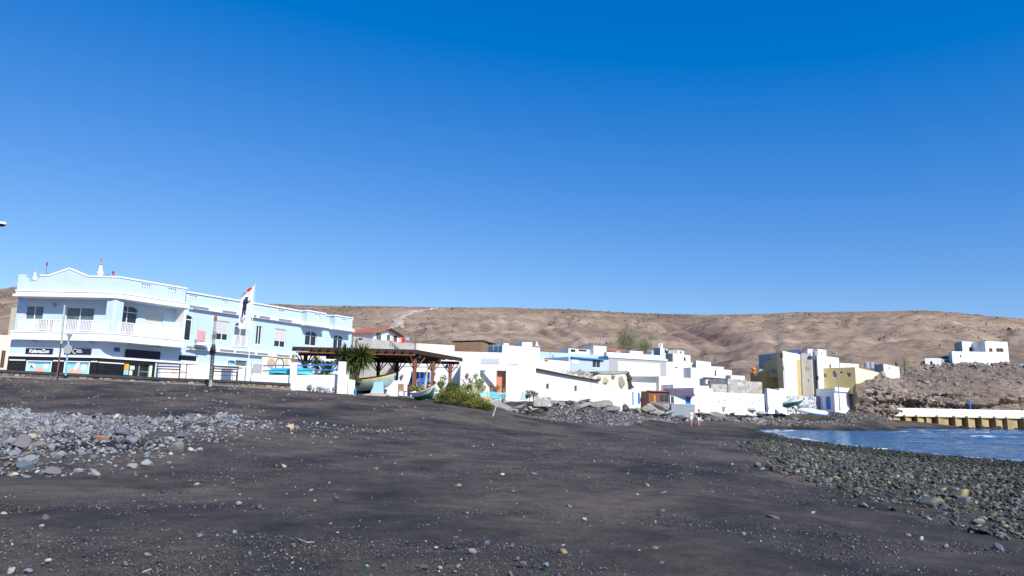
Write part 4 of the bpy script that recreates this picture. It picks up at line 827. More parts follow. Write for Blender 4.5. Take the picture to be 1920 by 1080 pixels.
# left gable side, back and roof deck
BKD = 11.0
Lb = FM.pt(0, 0) - FM.n * BKD; Rb = WM.pt(WM.L, 0) - WM.n * 9
pA = FM.pt(0, 0); pB = WM.pt(WM.L, 0)
def quad(mb, p, q, z0, z1): mb.add([(p.x, p.y, z0), (q.x, q.y, z0), (q.x, q.y, z1), (p.x, p.y, z1)], [(0, 1, 2, 3)])
quad(w, Lb, pA, zG - 1, z_ct); quad(w, pB, Rb, zG - 1, z_ct + 0.3); quad(w, Rb, Lb, zG - 1, z_ct)
w.add([(p.x, p.y, z_ct - 0.05) for p in (pA, CM, pB, Rb, Lb)], [(0, 1, 2, 3, 4)])
# ground floor walls
hG = [RF(FG, 49, 676, 97, 701), RF(FG, 120, 677, 168, 704)]
dn = 0.02
hG = [(a, b_, max(c, zG + 0.15), d_) for a, b_, c, d_ in hG]
wall(w, FG, 0.0, FG.L, z_bb, z_sb, [], 0.1)
pl = MB(); wall(pl, FG, 0.0, FG.L, zG - 0.6, z_bb, hG, 0.12, 0.04)
WG = Face(CG, WM.b)
sW = WG.sz(290, 690)[0]; hD = RF(WG, 242, 684, 285, 705); hD = (hD[0], hD[1], zG, hD[3]); hP = RF(WG, 232, 681, 243, 703); hP = (hP[0], hP[1] - 0.05, max(hP[2], zG + .1), hP[3])
wall(pl, WG, 0, sW, zG - 0.6, z_bb, [hD, hP], 0.15, 0.04)
hg2 = [RF(WG, 335, 666, 371, 677.5), RF(WG, 441, 676, 463, 687)]
hg2[0] = (hg2[0][0], hg2[0][1], max(hg2[0][2], z_bb + .01), hg2[0][3])
wall(w, WG, 0, WG.L, z_bb, z_st, [h for h in hg2], 0.15)
wall(w, WG, sW, WG.L, zG - 0.6, z_bb, [], 0.1)
quad(w, FG.pt(0, 0) - FG.n * 5, FG.pt(0, 0), zG - 1, z_sb)
kid('plinth', pl, M['black_tile'])
window_part(WG, hg2[0], 'one'); window_part(WG, hg2[1], 'one', pm='glass_grey', fm='metal')
kid('wall', w, M['blue_pale'])
# white trim bands
tr = MB(); FG.box(tr, 0, FG.L + .05, z_bb, z_bt, 0.002, 0.12); WG.box(tr, 0, WG.L, z_bb, z_bt, 0.002, 0.12)
for s0, s1 in [(0.1, RF(FG, 47, 690, 47.1, 691)[0]), (RF(FG, 98.5, 690, 99, 691)[0], RF(FG, 119, 690, 119, 691)[0]), (RF(FG, 169.5, 690, 170, 691)[0], FG.L)]: FG.box(tr, s0, s1, Zc(679), Zc(677), 0.045, 0.07)
WG.box(tr, 0, hP[0] - 0.05, Zc(680), Zc(678), 0.045, 0.07)
kid('trim_band', tr, M['white_clean'])
# slabs: balcony slab and roof cornice, built as mitred polylines
def band(mb, offs_in, offs_out, z0, z1, s_end, sl=0.0, sr=None):
    """ring following front + wing outer planes, from offset in to out (relative to outer plane)"""
    f0, f1 = FO.off(offs_in), FO.off(offs_out); w0, w1 = WO.off(offs_in), WO.off(offs_out)
    c0, c1 = isect(f0, w0), isect(f1, w1)
    # chamfer the corner
    k = 0.35; l0 = f0.a + f0.d * sl; l1 = f1.a + f1.d * sl; e0 = w0.a + w0.d * s_end; e1 = w1.a + w1.d * s_end
    inn = [l0, c0 - f0.d * k * 0.3, c0 + w0.d * k * 0.3, e0]; out = [l1, c1 - f1.d * k, c1 + w1.d * k, e1]
    for i in range(3):
        p = [inn[i], inn[i + 1], out[i + 1], out[i]]
        mb.add([(q.x, q.y, z0) for q in p] + [(q.x, q.y, z1) for q in p], [(0, 1, 2, 3), (7, 6, 5, 4), (0, 4, 5, 1), (3, 2, 6, 7)] + ([(0, 3, 7, 4)] if i == 0 else []) + ([(1, 5, 6, 2)] if i == 2 else []))
sb_ = MB(); band(sb_, -OH - 0.02, 0.0, z_sb + 0.16, z_st - 0.12, SE); band(sb_, -OH - .02, 0.10, z_sb, z_sb + 0.16, SE); band(sb_, -OH - .02, 0.05, z_st - 0.12, z_st, SE)
kid('balcony_slab', sb_, M['white_clean'])
co = MB(); band(co, -OH - .02, 0.12, z_cb, z_cb + 0.16, SE + .1, -.15); band(co, -OH - .02, 0.03, z_cb + 0.16, z_ct - 0.1, SE); band(co, -OH - .02, 0.08, z_ct - 0.1, z_ct, SE, -.05)
# long wing cornices
def wband(mb, o0, o1, z0, z1, s0, s1): WM.box(mb, s0, s1, z0, z1, o0, o1)
sE0 = SE - OH * 0.25
zc2 = WM.sz(475, 600)[1]; zt2 = WM.sz(476, 568)[1]
wband(co, 0.002, 0.32, z_cb + 0.18, z_cb + 0.50, sE0 + .9, WM.L)
for (xa, xb) in [(576, 611), (629, 661)]:
    s0 = WM.off(1).sz(xa, 610)[0]; s1 = WM.off(1).sz(xb, 615)[0]; wband(co, 0.02, 1.0, z_cb + 0.1, z_cb + 0.42, s0, s1)
kid('cornice', co, M['white_clean'])
lb_ = MB(); wband(lb_, 0.002, 0.34, z_sb - 0.02, z_sb + 0.35, sE0 + .9, WM.L)
s0 = WM.sz(334, 640)[0]; s1 = WM.sz(379, 650)[0]; wband(lb_, 0.345, 0.9, z_st - 0.28, z_st - 0.03, sE0 + 1.0, s1)
kid('string_course', lb_, M['white_clean'])
# grey vent slots in the wing bands
vs_ = MB()
for (xa, xb) in [(350, 385), (412, 438), (443, 447), (472, 476), (482, 502), (519, 543)]:
    s0 = WM.sz(xa, 590)[0]; s1 = WM.sz(xb, 595)[0]; vs_ = MB(); wband(vs_, 0.31, 0.335, z_cb + 0.22, z_cb + 0.42, s0, s1); kid('vent_slot', vs_, M['metal'])
for (xa, xb) in [(345, 379), (407, 434), (438, 473), (478, 498), (515, 539)]:
    s0 = WM.sz(xa, 655)[0]; s1 = WM.sz(xb, 660)[0]; vs_ = MB(); wband(vs_, 0.33, 0.355, z_sb + 0.05, z_sb + 0.24, s0, s1); kid('vent_slot', vs_, M['metal'])
# parapets with pediment and baluster openings
pp = MB(); fpp = FO.off(-0.30); wpp = WO.off(-0.30); cpp = isect(fpp, wpp); FP = Face(fpp.a, cpp); WP = Face(cpp, wpp.a + wd * (SE - .1))
def parapet(fc, top, notch=None, th=0.18):
    pts = [fc.pt(top[0][0], z_ct, 0)] + [fc.pt(s, z, 0) for s, z in top] + [fc.pt(top[-1][0], z_ct, 0)]
    pp.prism(pts, -fc.n * th)
rs = lambda x, y: FP.sz(x, y)
zt = z_par; a1 = rs(35, 516)[0]; n0, n1 = rs(53, 520)[0], rs(70, 520)[0]; q0, q1, q2 = rs(91, 517)[0], rs(131, 502), rs(167, 517)[0]
parapet(FP, [(a1, zt), (n0 - .15, zt), (n0 - .15, zt - .25), (n0 + .1, zt - .25), (n0 + .1, zt - .5), (n1 - .1, zt - .5), (n1 - .1, zt - .25), (n1 + .2, zt - .25), (n1 + .2, zt), (q0, zt), (q1[0], q1[1]), (q2, zt), (FP.L, zt)])
cp = MB()
for (s0, z0), (s1, z1) in [((n1 + .2, zt), (q0, zt)), ((q0, zt), q1), (q1, (q2, zt)), ((q2, zt), (FP.L + .05, zt))]:
    cp.bar(FP.pt(s0, z0 - .05, -.09), FP.pt(s1, z1 - .05, -.09), 0.28, 0.12)
holes = [WP.rect(264, 532, 282, 542), WP.rect(314, 540, 330, 551)]
holes = [(h[0], h[1], h[2], z_par - .22) for h in holes]
wall(pp, WP, 0, WP.L, z_ct, zt, holes, 0.18); wall(pp, WP.off(-.18), 0, WP.L, z_ct, zt, holes, 0.0)
cp.bar(WP.pt(0, zt - .04, -.09), WP.pt(WP.L + .1, zt - .04, -.09), .30, .12)
WPm = WM.off(-0.02); zt2 = zt - 0.13
mh = [WPm.rect(355, 552, 369, 562), WPm.rect(416, 562, 427, 573), WPm.rect(522, 581, 533, 591)]
mh = [(h[0], h[1], h[3] - .42, zt2 - .25) for h in mh]
wall(pp, WPm, SE - .1, WPm.L, z_ct - .3, zt2, mh, 0.18); wall(pp, WPm.off(-.18), SE - .1, WPm.L, z_ct - .3, zt2, mh, 0)
quad(pp, WPm.pt(SE - .1, 0), WP.pt(WP.L, 0), z_ct, zt)
cp.bar(WPm.pt(SE - .2, zt2 - .04, -.07), WPm.pt(WPm.L, zt2 - .04, -.07), .36, .12)
bh = []
for (xa, xb, ha, hb) in [(576, 611, 590, 600), (629, 661, 640, 649)]:
    fb = WM.off(0.75); s0 = fb.sz(xa, 590)[0]; s1 = fb.sz(xb, 600)[0]; h0 = fb.rect(ha, 590, hb, 600); hh_ = (h0[0], h0[1], zt2 - .62, zt2 - .25)
    wall(pp, fb, s0, s1, z_cb + .42, zt2 + .02, [hh_], .15); wall(pp, fb.off(-.15), s0, s1, z_cb + .42, zt2 + .02, [hh_], 0)
    quad(pp, WM.pt(s0, 0), fb.pt(s0, 0), z_cb + .42, zt2 + .02); quad(pp, fb.pt(s1, 0), WM.pt(s1, 0), z_cb + .42, zt2 + .02)
    cp.bar(fb.pt(s0, zt2 - .02, -.07), fb.pt(s1, zt2 - .02, -.07), .3, .12); cp.bar(fb.pt(s0, zt2 - .02, 0), WM.pt(s0, zt2 - .02, 0), .2, .12); bh.append((fb, hh_))
kid('parapet', pp, M['blue_pale']); kid('coping', cp, M['white_clean'])
for fc, h in [(WP, holes[0]), (WP, holes[1])] + [(WPm, h) for h in mh] + bh:
    k = 4; bl_ = MB()
    for i in range(k):
        s = h[0] + (h[1] - h[0]) * (i + .5) / k; bl_.lathe([(.05, 0), (.05, .04), (.03, .08), (.065, .16), (.03, .27), (.05, (h[3] - h[2]) - .02)], 8, tuple(fc.pt(s, h[2] + .01, -.09)))
    kid('baluster_row', bl_, M['white_clean'])
# corner column, end partition
cl_ = MB(); c1 = isect(FO.off(-.12), WO.off(-.12)); kf = 0.62
poly = [c1 - FO.d * kf, c1 - FO.d * .12, c1 + wd * .12, c1 + wd * kf, c1 + wd * kf - WO.n * .35, c1 - FO.n * .45 - FO.d * .2, c1 - FO.d * kf - FO.n * .35]
cl_.prism([(p.x, p.y, z_st + .0) for p in poly], (0, 0, z_cb - z_st)); kid('column', cl_, M['blue_pale'])
ep = MB(); ep.box(WO.pt(SE - .15, (z_st + z_cb) / 2, -OH / 2 - .02), (.09, OH / 2, (z_cb - z_st) / 2), (wd, WO.n, Vector((0, 0, 1)))); kid('partition', ep, M['white_clean'])
# balcony railings
def railing(fc, s0, s1, zb, ztp, posts=5, name='railing', m='white_clean', sp=0.115):
    r = MB(); fc.box(r, s0, s1, ztp - .06, ztp, -.04, .04); fc.box(r, s0, s1, zb + .06, zb + .11, -.025, .025)
    k = int((s1 - s0) / sp)
    for i in range(k + 1):
        s = s0 + (s1 - s0) * i / k; fc.box(r, s - .028, s + .028, zb + .11, ztp - .06, -.02, .02)
    for i in range(posts + 1):
        s = s0 + (s1 - s0) * i / posts; fc.box(r, s - .05, s + .05, zb, ztp - .002, -.05, .05)
    return kid(name, r, M[m])
railing(FO.off(-.12), .45, FO.L - .45, z_st, z_rt, 6); railing(WO.off(-.12), .45, SE - .3, z_st, z_rt - .03, 4)
f2 = WM.off(.8); s1 = WM.sz(372, 645)[0]; s2 = WM.sz(357, 640)[0]
railing(f2, sE0 + 1.1, s2, z_st, z_rt - .05, 1); railing(f2, s2 + .02, s1 - .05, z_st, z_rt - .05, 1, 'railing', 'red' if False else 'white_clean')
railing(WM.off(.06), hW[4][0], hW[4][1], z_st - .1, z_st + .95, 2)
wb = empty('towel', f2.pt(s1 - .5, z_st), 'red and pink towel hung over the small balcony rail', 'towel')
g = MB(); f2.box(g, s1 - .75, s1 - .05, z_st + .05, z_rt - .02, .06, .09); f2.box(g, s1 - .75, s1 - .05, z_rt - .02, z_rt + .01, -.08, .09); obj('cloth', g, mat('pink_cloth', (0.72, 0.34, 0.34), .8, .3, 6), wb)
# lamps on the wall
for (x, y) in [(103, 571)]:
    s, z = FM.sz(x, y); g = MB(); g.tube([FM.pt(s, z, .0), FM.pt(s, z, .14)], .13, 14); kid('bulkhead_lamp', g, M['metal'])
for fc, x, y in [(FM, 56, 639), (FM, 164, 640)]:
    p = P(x, y, 49.8); g = MB(); g.lathe([(.16, 0), (.16, -.05), (.10, -.12)], 12, (p.x, p.y + .4, z_sb)); kid('soffit_lamp', g, M['metal'])
for x in (247, 302):
    s = WO.sz(x, 645)[0]; p = WO.pt(s, z_sb, -.3); g = MB(); g.lathe([(.16, 0), (.16, -.05), (.10, -.12)], 12, tuple(p)); kid('soffit_lamp', g, M['metal'])
# signs ------------------------------------------------------
def text_obj(s, fc, s0, z0, h, wdt, o, m, par, name='lettering', shear=0.0, bold=0.012):
    cu = bpy.data.curves.new('t', 'FONT'); cu.body = s; cu.size = 1.0; cu.shear = shear; cu.extrude = 0.02; cu.offset = bold
    t_ = bpy.data.objects.new('t', cu); COL.objects.link(t_); dg = bpy.context.evaluated_depsgraph_get(); me = bpy.data.meshes.new_from_object(t_.evaluated_get(dg)); bpy.data.objects.remove(t_)
    a = np.array([tuple(v.co) for v in me.vertices]); mn = a.min(0); sz2 = a.max(0) - mn; L = abspos(par)
    for v in me.vertices:
        q = fc.pt(s0 + (v.co.x - mn[0]) / sz2[0] * wdt, z0 + (v.co.y - mn[1]) / sz2[1] * h, o + v.co.z * .3); v.co = q - L
    me.materials.clear(); me.materials.append(m); me.name = name; ob = bpy.data.objects.new(name, me); COL.objects.link(ob); ob.parent = par; return ob
Msign = mat('sign_black', (0.02, 0.02, 0.035), .4, .1, 2)
def sign(fc, r, label, m=Msign, o=0.03, th=.06, name='shop_sign'):
    rc = fc.rect(*r); e = empty(name, fc.pt((rc[0] + rc[1]) / 2, rc[2], o), label, 'sign'); g = MB(); fc.box(g, rc[0], rc[1], rc[2], rc[3], o, o + th); obj('panel', g, m, e); return e, rc
e, rc = sign(FG, (49.5, 653, 100, 664), 'black shop sign reading KalamaZoo in white, left of the rusty pole')
hh = rc[3] - rc[2]; text_obj('KalamaZoo', FG, rc[0] + .27, rc[2] + hh * .18, hh * .66, (rc[1] - rc[0]) * .74, .095, M['white_clean'], e, shear=.15, bold=.03)
e, rc = sign(FG, (122, 653.5, 172, 664.5), 'black shop sign with a small white emblem, behind the round road sign')
hh = rc[3] - rc[2]; ww = rc[1] - rc[0]
text_obj('Kala', FG, rc[0] + ww * .48, rc[2] + hh * .60, hh * .22, ww * .16, .095, M['white_clean'], e, bold=.03); text_obj('Mazoo', FG, rc[0] + ww * .46, rc[2] + hh * .30, hh * .24, ww * .22, .095, M['white_clean'], e, bold=.03)
g = MB(); cxp = rc[0] + ww * .40; czp = rc[2] + hh * .5
pts = [FG.pt(cxp + hh * .34 * math.cos(t_), czp + hh * .36 * math.sin(t_), .1) for t_ in np.linspace(.9, 5.4, 18)]; g.tube(pts, .025, 6); obj('emblem', g, M['white_clean'], e)
e, rc = sign(WG, (234, 657, 299, 672), 'long blank black sign over the shop door', th=.1)
e, rc = sign(WG, (213.5, 651.5, 224, 659), 'small dark blue notice plate on the wall beside the corner', m=mat('notice_blue', (.02, .10, .38), .5, .2, 6), th=.03, name='notice_plate')
e, rc = sign(WG, (425, 674, 440, 687.5), 'square bright blue sign with a white wave emblem on the ground floor wall', m=M['white_clean'], name='wall_sign')
g = MB(); WG.box(g, rc[0] + .06, rc[1] - .06, rc[2] + .08, rc[3] - .08, .092, .10); obj('face', g, mat('sign_cyan', (.03, .36, .75), .4, .1, 3), e)
sw = rc[1] - rc[0]; sh_ = rc[3] - rc[2]; g = MB(); g.tube([WG.pt(rc[0] + sw * (.5 - .36 * math.cos(q)), rc[2] + sh_ * (.45 + .34 * math.sin(q)), .11) for q in np.linspace(.1, 3.0, 12)], .05, 6); obj('arch_emblem', g, M['blue_dark'], e)
g = MB(); g.tube([WG.pt(rc[0] + sw * .2 + sw * .6 * q, rc[2] + sh_ * (.28 + .05 * math.sin(q * 9)), .11) for q in np.linspace(0, 1, 12)], .035, 6); g.tube([WG.pt(rc[0] + sw * (.22 + .05 * q), rc[2] + sh_ * (.3 + .22 * q), .11) for q in np.linspace(0, 1, 5)], .05, 6); obj('wave_emblem', g, M['white_clean'], e)
# shop windows with posters
Mp1 = mat('poster_aqua', (.30, .62, .72), .4, .12, 1.2); Mhand = mat('poster_hand', (.72, .40, .32), .5, .15, 4)
for j, (hx, lab) in enumerate([(hG[0], 'left'), (hG[1], 'right')]):
    f = MB(); t_ = .07; s0, s1, z0, z1 = hx
    for (a, b_, c, d_) in [(s0, s0 + t_, z0, z1), (s1 - t_, s1, z0, z1), (s0 + t_, s1 - t_, z0, z0 + t_), (s0 + t_, s1 - t_, z1 - t_, z1)]: FG.box(f, a, b_, c, d_, -.04, .03)
    wn_ = kid('shop_window', f, M['white_clean']); g = MB(); FG.box(g, s0 + .01, s1 - .01, z0 + .01, z1 - .01, -.08, -.05); obj('poster', g, Mp1, wn_)
    g = MB(); FG.box(g, s0 + t_, s1 - t_, z1 - t_ - .16, z1 - t_, -.045, -.035); obj('poster_band', g, mat('poster_blue_band', (.08, .33, .50), .4), wn_)
    cxh = s0 + (s1 - s0) * (.5 if j == 0 else .42); g = MB(); hw_ = .38 if j == 0 else .5
    pts = [FG.pt(cxh + hw_ * math.cos(q) * (1 + .12 * math.sin(5 * q)), z0 + .1 + .42 * max(0, math.sin(q)) * (1 + .15 * math.sin(7 * q)), -.045) for q in np.linspace(0, math.pi, 20)]; g.prism(pts, FG.n * .012); obj('hand_picture', g, Mhand, wn_)
    g = MB()
    if j: g.prism([FG.pt(cxh + a, z0 + b_, -.04) for a, b_ in [(-.1, .45), (.1, .38), (.42, 1.12), (.2, 1.2)]], FG.n * .012)
    FG.box(g, s1 - .62, s1 - .28, z0 + .4, z0 + .85, -.047, -.037)
    if not j: FG.box(g, s0 + .15, s0 + .6, z0 + .42, z0 + .85, -.047, -.037)
    obj('leaflet', g, M['white_clean'], wn_)
    if not j:
        g = MB(); g.prism([FG.pt(s0 + a, z0 + b_, -.034) for a, b_ in [(.2, .45), (.55, .45), (.42, .56), (.34, .68), (.27, .55)]], FG.n * .008); obj('leaf_picture', g, M['boat_green'], wn_)
s0, s1, z0, z1 = hP; g = MB(); WG.box(g, s0, s1, (z0 + z1) / 2 - .05, z1, -.06, -.03); wn_ = kid('poster_window', g, mat('poster_orange', (.75, .38, .06), .5, .25, 5)); g = MB(); WG.box(g, s0, s1, z0, (z0 + z1) / 2 - .06, -.06, -.03); obj('lower_poster', g, mat('poster_pale_blue', (.30, .58, .66), .5, .3, 5), wn_)
s0, s1, z0, z1 = hD; g = MB(); WG.box(g, s0, s1, z0, z1, -.14, -.1); dr = kid('shop_door', g, M['glass'])
g = MB()
for u0, u1, v0, v1 in [(.05, .25, .72, .95), (.03, .18, .42, .68), (.12, .3, .1, .38)]: WG.box(g, s0 + (s1 - s0) * u0, s0 + (s1 - s0) * u1, z0 + (z1 - z0) * v0, z0 + (z1 - z0) * v1, -.095, -.085)
obj('sticker', g, mat('sticker_pale', (.6, .72, .6), .5, .3, 3), dr)
g = MB(); WG.box(g, s1 - .22, s1 - .02, z0, z1, -.1, .03); obj('door_frame', g, mat('mint_frame', (.62, .75, .55), .5), dr); g = MB(); WG.box(g, s0 + (s1 - s0) * .42, s0 + (s1 - s0) * .46, z0, z1, -.1, -.05); WG.box(g, s0 + (s1 - s0) * .46, s1 - .25, z0 + (z1 - z0) * .62, z0 + (z1 - z0) * .66, -.1, -.05); obj('mullion', g, M['metal'], dr)
# closed parasols and masts standing on the roof
def mast(x, y0, y1, d_, lab, mats=('white_clean', 'white_old'), w=.1, cat='parasol', nm='folded_parasol'):
    b0, b1 = P(x[0], y0, d_), P(x[1], y1, d_); e = empty(nm, b0, lab, cat); g = MB(); g.tube([b0, b1], [.04, .02], 6); obj('pole', g, M['metal'], e)
    g = MB(); g.tube([b0 + (b1 - b0) * q for q in (.0, .15, .3, .5, .6)], [w * 1.2, w * 1.6, w, w * .7, .03], 8); obj('folded_canopy', g, M[mats[0]], e); return e
mast((65, 66.5), 526, 500, 54, 'short white folded parasol standing in the notch of the roof parapet', w=.12)
e = mast((188, 190), 518, 483, 53, 'tall white and red striped folded parasol on the roof right of the pediment', w=.16)
b0, b1 = P(188, 518, 53), P(190, 483, 53)
for q in (.62, .8, .93): g = MB(); g.lathe([(.05, 0), (.09, .05), (.06, .12)], 8, tuple(b0 + (b1 - b0) * q)); obj('tip', g, mat('pink_stripe', (.55, .22, .28), .7), e)
g = MB(); g.tube([P(87, 517, 55), P(88, 492, 55)], .018, 6); g.box(P(88, 495, 55), (.05, .05, .12)); tag(obj('roof_antenna', g, M['rust']), 'thin reddish antenna mast rising left of the pediment', 'antenna')
g = MB(); g.tube([P(213, 518, 52), P(212, 511, 52)], .05, 6); g.box(P(212, 511, 52), (.07, .05, .1)); tag(obj('roof_vent', g, mat('vent_red', (.5, .05, .08), .6)), 'small red roof vent near the corner of the roof', 'vent')
g = MB(); g.tube([P(197, 520, 52), P(205, 512, 52)], .03, 6); g.tube([P(199, 513, 52), P(206, 518, 52)], .02, 6); tag(obj('tv_aerial', g, M['metal']), 'pale tilted aerial on the roof beside the tall parasol', 'aerial')
# balcony chairs
for x in (74, 88):
    p = P(x, 620, 50.4); g = MB(); g.box((p.x, p.y, z_st + .45), (.22, .22, .02)); g.box((p.x, p.y + .22, z_st + .68), (.22, .02, .24)); 
    for a in (-1, 1):
        for b_ in (-1, 1): g.bar((p.x + .2 * a, p.y + .2 * b_, z_st), (p.x + .2 * a, p.y + .2 * b_, z_st + .45), .03)
    tag(obj('balcony_chair', g, M['wood_dark']), 'dark balcony chair behind the white railing, %s one' % ('left' if x == 74 else 'right'), 'chair')
# ============================================================ kerb wall, pavement, street furniture
kp = [(-420, 678, 40, 713), (-100, 689, 44.5, 702), (0, 693, 46, 705), (240, 705, 47.5, 714.5), (440, 713, 49.3, 723), (545, 718.5, 50.8, 729)]
KW = empty('kerb_wall', P(240, 715, 48), 'low rubble-stone retaining wall with a dark concrete cap along the seafront', 'wall')
wl = MB(); cpn = MB()
for i in range(len(kp) - 1):
    a, b_ = kp[i], kp[i + 1]; p0, p1 = P(a[0], a[1], a[2]), P(b_[0], b_[1], b_[2]); q0, q1 = P(a[0], a[3], a[2]), P(b_[0], b_[3], b_[2])
    fc = Face(p0, p1); k = .16
    A_ = [p0 - Vector((0, 0, .16)), p1 - Vector((0, 0, .16))]
    wl.add([(A_[0].x, A_[0].y, q0.z - .8), (A_[1].x, A_[1].y, q1.z - .8), tuple(A_[1]), tuple(A_[0])], [(0, 1, 2, 3)])
    n_ = fc.n; o = lambda p, q: tuple(p + n_ * q)
    cpn.add([o(A_[0], .08), o(A_[1], .08), o(p1, .08), o(p0, .08), o(A_[0], -.35), o(A_[1], -.35), o(p1, -.35), o(p0, -.35)], [(0, 1, 2, 3), (3, 2, 6, 7), (0, 4, 5, 1), (4, 7, 6, 5)])
obj('stonework', wl, M['rubble'], KW); obj('cap', cpn, M['concrete_dark'], KW)
pv = MB(); pl_ = [P(*k[:3]) for k in kp]; zz = zG
for i in range(len(pl_) - 1):
    a, b_ = pl_[i], pl_[i + 1]; fc = Face(a, b_); a2 = a - fc.n * .3; b2 = b_ - fc.n * .3
    pv.add([(a2.x, a2.y, a.z - .12), (b2.x, b2.y, b_.z - .12), (b2.x + 9, b2.y + 28, zG), (a2.x, a2.y + 28, zG)], [(0, 1, 2, 3)])
tag(obj('pavement', pv, mat('pavement', (.32, .30, .28), .9, .15, 1.5, .3, 20)), kind='structure')
ft = MB()
for i in range(1, len(kp) - 1):
    a, b_ = kp[i], kp[i + 1]; p0, p1 = P(a[0], a[3], a[2]), P(b_[0], b_[3], b_[2]); fc = Face(p0, p1)
    v = []
    for p in (p0, p1):
        for q, dz in ((0, .02), (.45, .0), (.7, -.15)): c = p + fc.n * q; v.append((c.x, c.y, p.z + dz))
    ft.add(v, [(0, 3, 4, 1), (1, 4, 5, 2)])
tag(obj('footing', ft, mat('pale_concrete_footing', (.20, .19, .175), .9, .25, 2, .4, 10)), kind='structure')
def bench(x0, x1, ys, d_, lab, tilt=0, col='bench'):
    a, b_ = P(x0, ys[1], d_), P(x1, ys[1], d_ + tilt); zb = P(x0, ys[1], d_).z; fc = Face(a, b_); e = empty('park_bench', fc.pt(fc.L / 2, zb), lab, 'bench', None); H = P(x0, ys[0], d_).z - zb; sh = .45
    g = MB(); [fc.box(g, 0.02, fc.L - .02, zb + sh + (H - sh) * q, zb + sh + (H - sh) * q + .09, .0 + .03 * q, .03 + .03 * q) for q in (.28, .55, .85)]; obj('backrest', g, M[col], e)
    g = MB(); [fc.box(g, 0.02, fc.L - .02, zb + sh - .03, zb + sh, -.10 - .13 * k, -.0 - .13 * k - .02) for k in range(4)]; obj('seat', g, M[col], e)
    for s in (.06, fc.L - .06):
        g = MB(); fc.box(g, s - .03, s + .03, zb, zb + H, .035, .085); obj('leg', g, M[col], e)
        g = MB(); fc.box(g, s - .03, s + .03, zb, zb + sh + .2, -.6, -.55); fc.box(g, s - .04, s + .04, zb + sh + .2, zb + sh + .25, -.6, .035); obj('leg', g, M[col], e)
    return e
bench(291, 337, (680, 709.5), 48.8, 'brown slatted bench left of the rope-wrapped post', .6); bench(397, 446, (685, 714), 50.4, 'brown slatted bench right of the rope-wrapped post', .8)
# small table / sign frame next to the left bench
fc = Face(P(335, 710, 49.4), P(349, 711, 49.6)); zb = P(335, 710, 49.4).z; e = empty('cafe_chair', fc.pt(.3, zb), 'dark framed chair with a white notice on it at the end of the left bench', 'chair'); zt_ = P(335, 682, 49.4).z
g = MB(); [fc.box(g, s - .03, s + .03, zb, zt_, 0, .05) for s in (.03, fc.L - .03)]; fc.box(g, 0, fc.L, zb + .45, zb + .5, -.45, .05); [fc.box(g, s - .02, s + .02, zb, zb + .45, -.45, -.41) for s in (.03, fc.L - .03)]; obj('frame', g, M['bench'], e)
g = MB(); fc.box(g, .08, fc.L - .08, zb + .55, zt_ - .05, .052, .07); obj('notice', g, M['white_clean'], e)
# terrace walls with faint drawings, cabinet, mural panel
def slabwall(name, pts, y0s, y1s, th, m, lab, cat='wall', dz=.6, cap=None):
    """free wall along a polyline of (px, depth) with pixel rows of top (y0s) and foot (y1s)"""
    e = empty(name, P(pts[0][0], y1s[0], pts[0][1]), lab, cat); g = MB(); 
    for i in range(len(pts) - 1):
        (xa, da), (xb, db) = pts[i], pts[i + 1]; ta, tb = P(xa, y0s[i], da), P(xb, y0s[i + 1], db); ba, bb = P(xa, y1s[i], da), P(xb, y1s[i + 1], db); fc = Face(ba, bb)
        v = []
        for o_ in (0, -th):
            for q, tz_, bz_ in ((0, ta.z, ba.z), (fc.L, tb.z, bb.z)): v += [tuple(fc.pt(q, bz_ - dz, o_)), tuple(fc.pt(q, tz_, o_))]
        g.add(v, [(0, 2, 3, 1), (4, 5, 7, 6), (1, 3, 7, 5), (0, 1, 5, 4), (2, 6, 7, 3), (0, 4, 6, 2)])
    obj('wall', g, m, e); return e
slabwall('terrace_wall', [(299, 51.6), (348, 52.6)], [689, 690], [711, 712], .15, M['white_old'], 'white panel with a faded orange and blue drawing behind the left bench', 'wall')
slabwall('terrace_wall', [(347, 52.5), (394, 53.4)], [684.5, 684], [712, 714], .15, M['white_old'], 'white sketched-over wall panel between the two brown benches')
e = slabwall('terrace_wall', [(396, 54.5), (462, 56.3)], [690, 692], [714, 717], .15, M['white'], 'low white terrace wall behind the right-hand bench')
fcx = Face(P(320, 700, 51.3), P(336, 700, 51.6)); g = MB(); rc = fcx.rect(321, 694, 333, 702, 0); fcx.box(g, rc[0], rc[1], rc[2], rc[3], .0, .012); obj('faded_drawing', g, mat('faded_orange', (.72, .50, .38), .9, .3, 5), bpy.data.objects['terrace_wall'])
g = MB(); g.tube([P(459, 716, 54.4), P(461, 688, 54.4)], .05, 8); tag(obj('blue_post', g, M['blue_dark']), 'thin dark blue post at the end of the low terrace wall', 'post')
fcx = Face(P(470, 700, 53), P(493, 702, 53.4)); rc = fcx.rect(472, 680, 493, 701); e = empty('electric_cabinet', fcx.pt(rc[0], rc[2] - .3), 'white electric cabinet left of the painted mural', 'cabinet'); g = MB(); fcx.box(g, rc[0], rc[1], rc[2] - .5, rc[3], -.4, 0); obj('housing', g, M['white_clean'], e, bevel=.02); g = MB(); fcx.box(g, rc[0] + .06, rc[1] - .06, rc[2] + .05, rc[3] - .06, .002, .02); obj('door', g, M['white_grey'], e)
e = slabwall('mural_panel', [(490, 60), (545, 62.2)], [669, 674], [694, 700], .1, M['pale_cream'], 'cream mural panel with painted oval figures', 'mural')
fcx = Face(P(490, 694, 60), P(545, 700, 62.2)); zz0 = fcx.sz(515, 684)
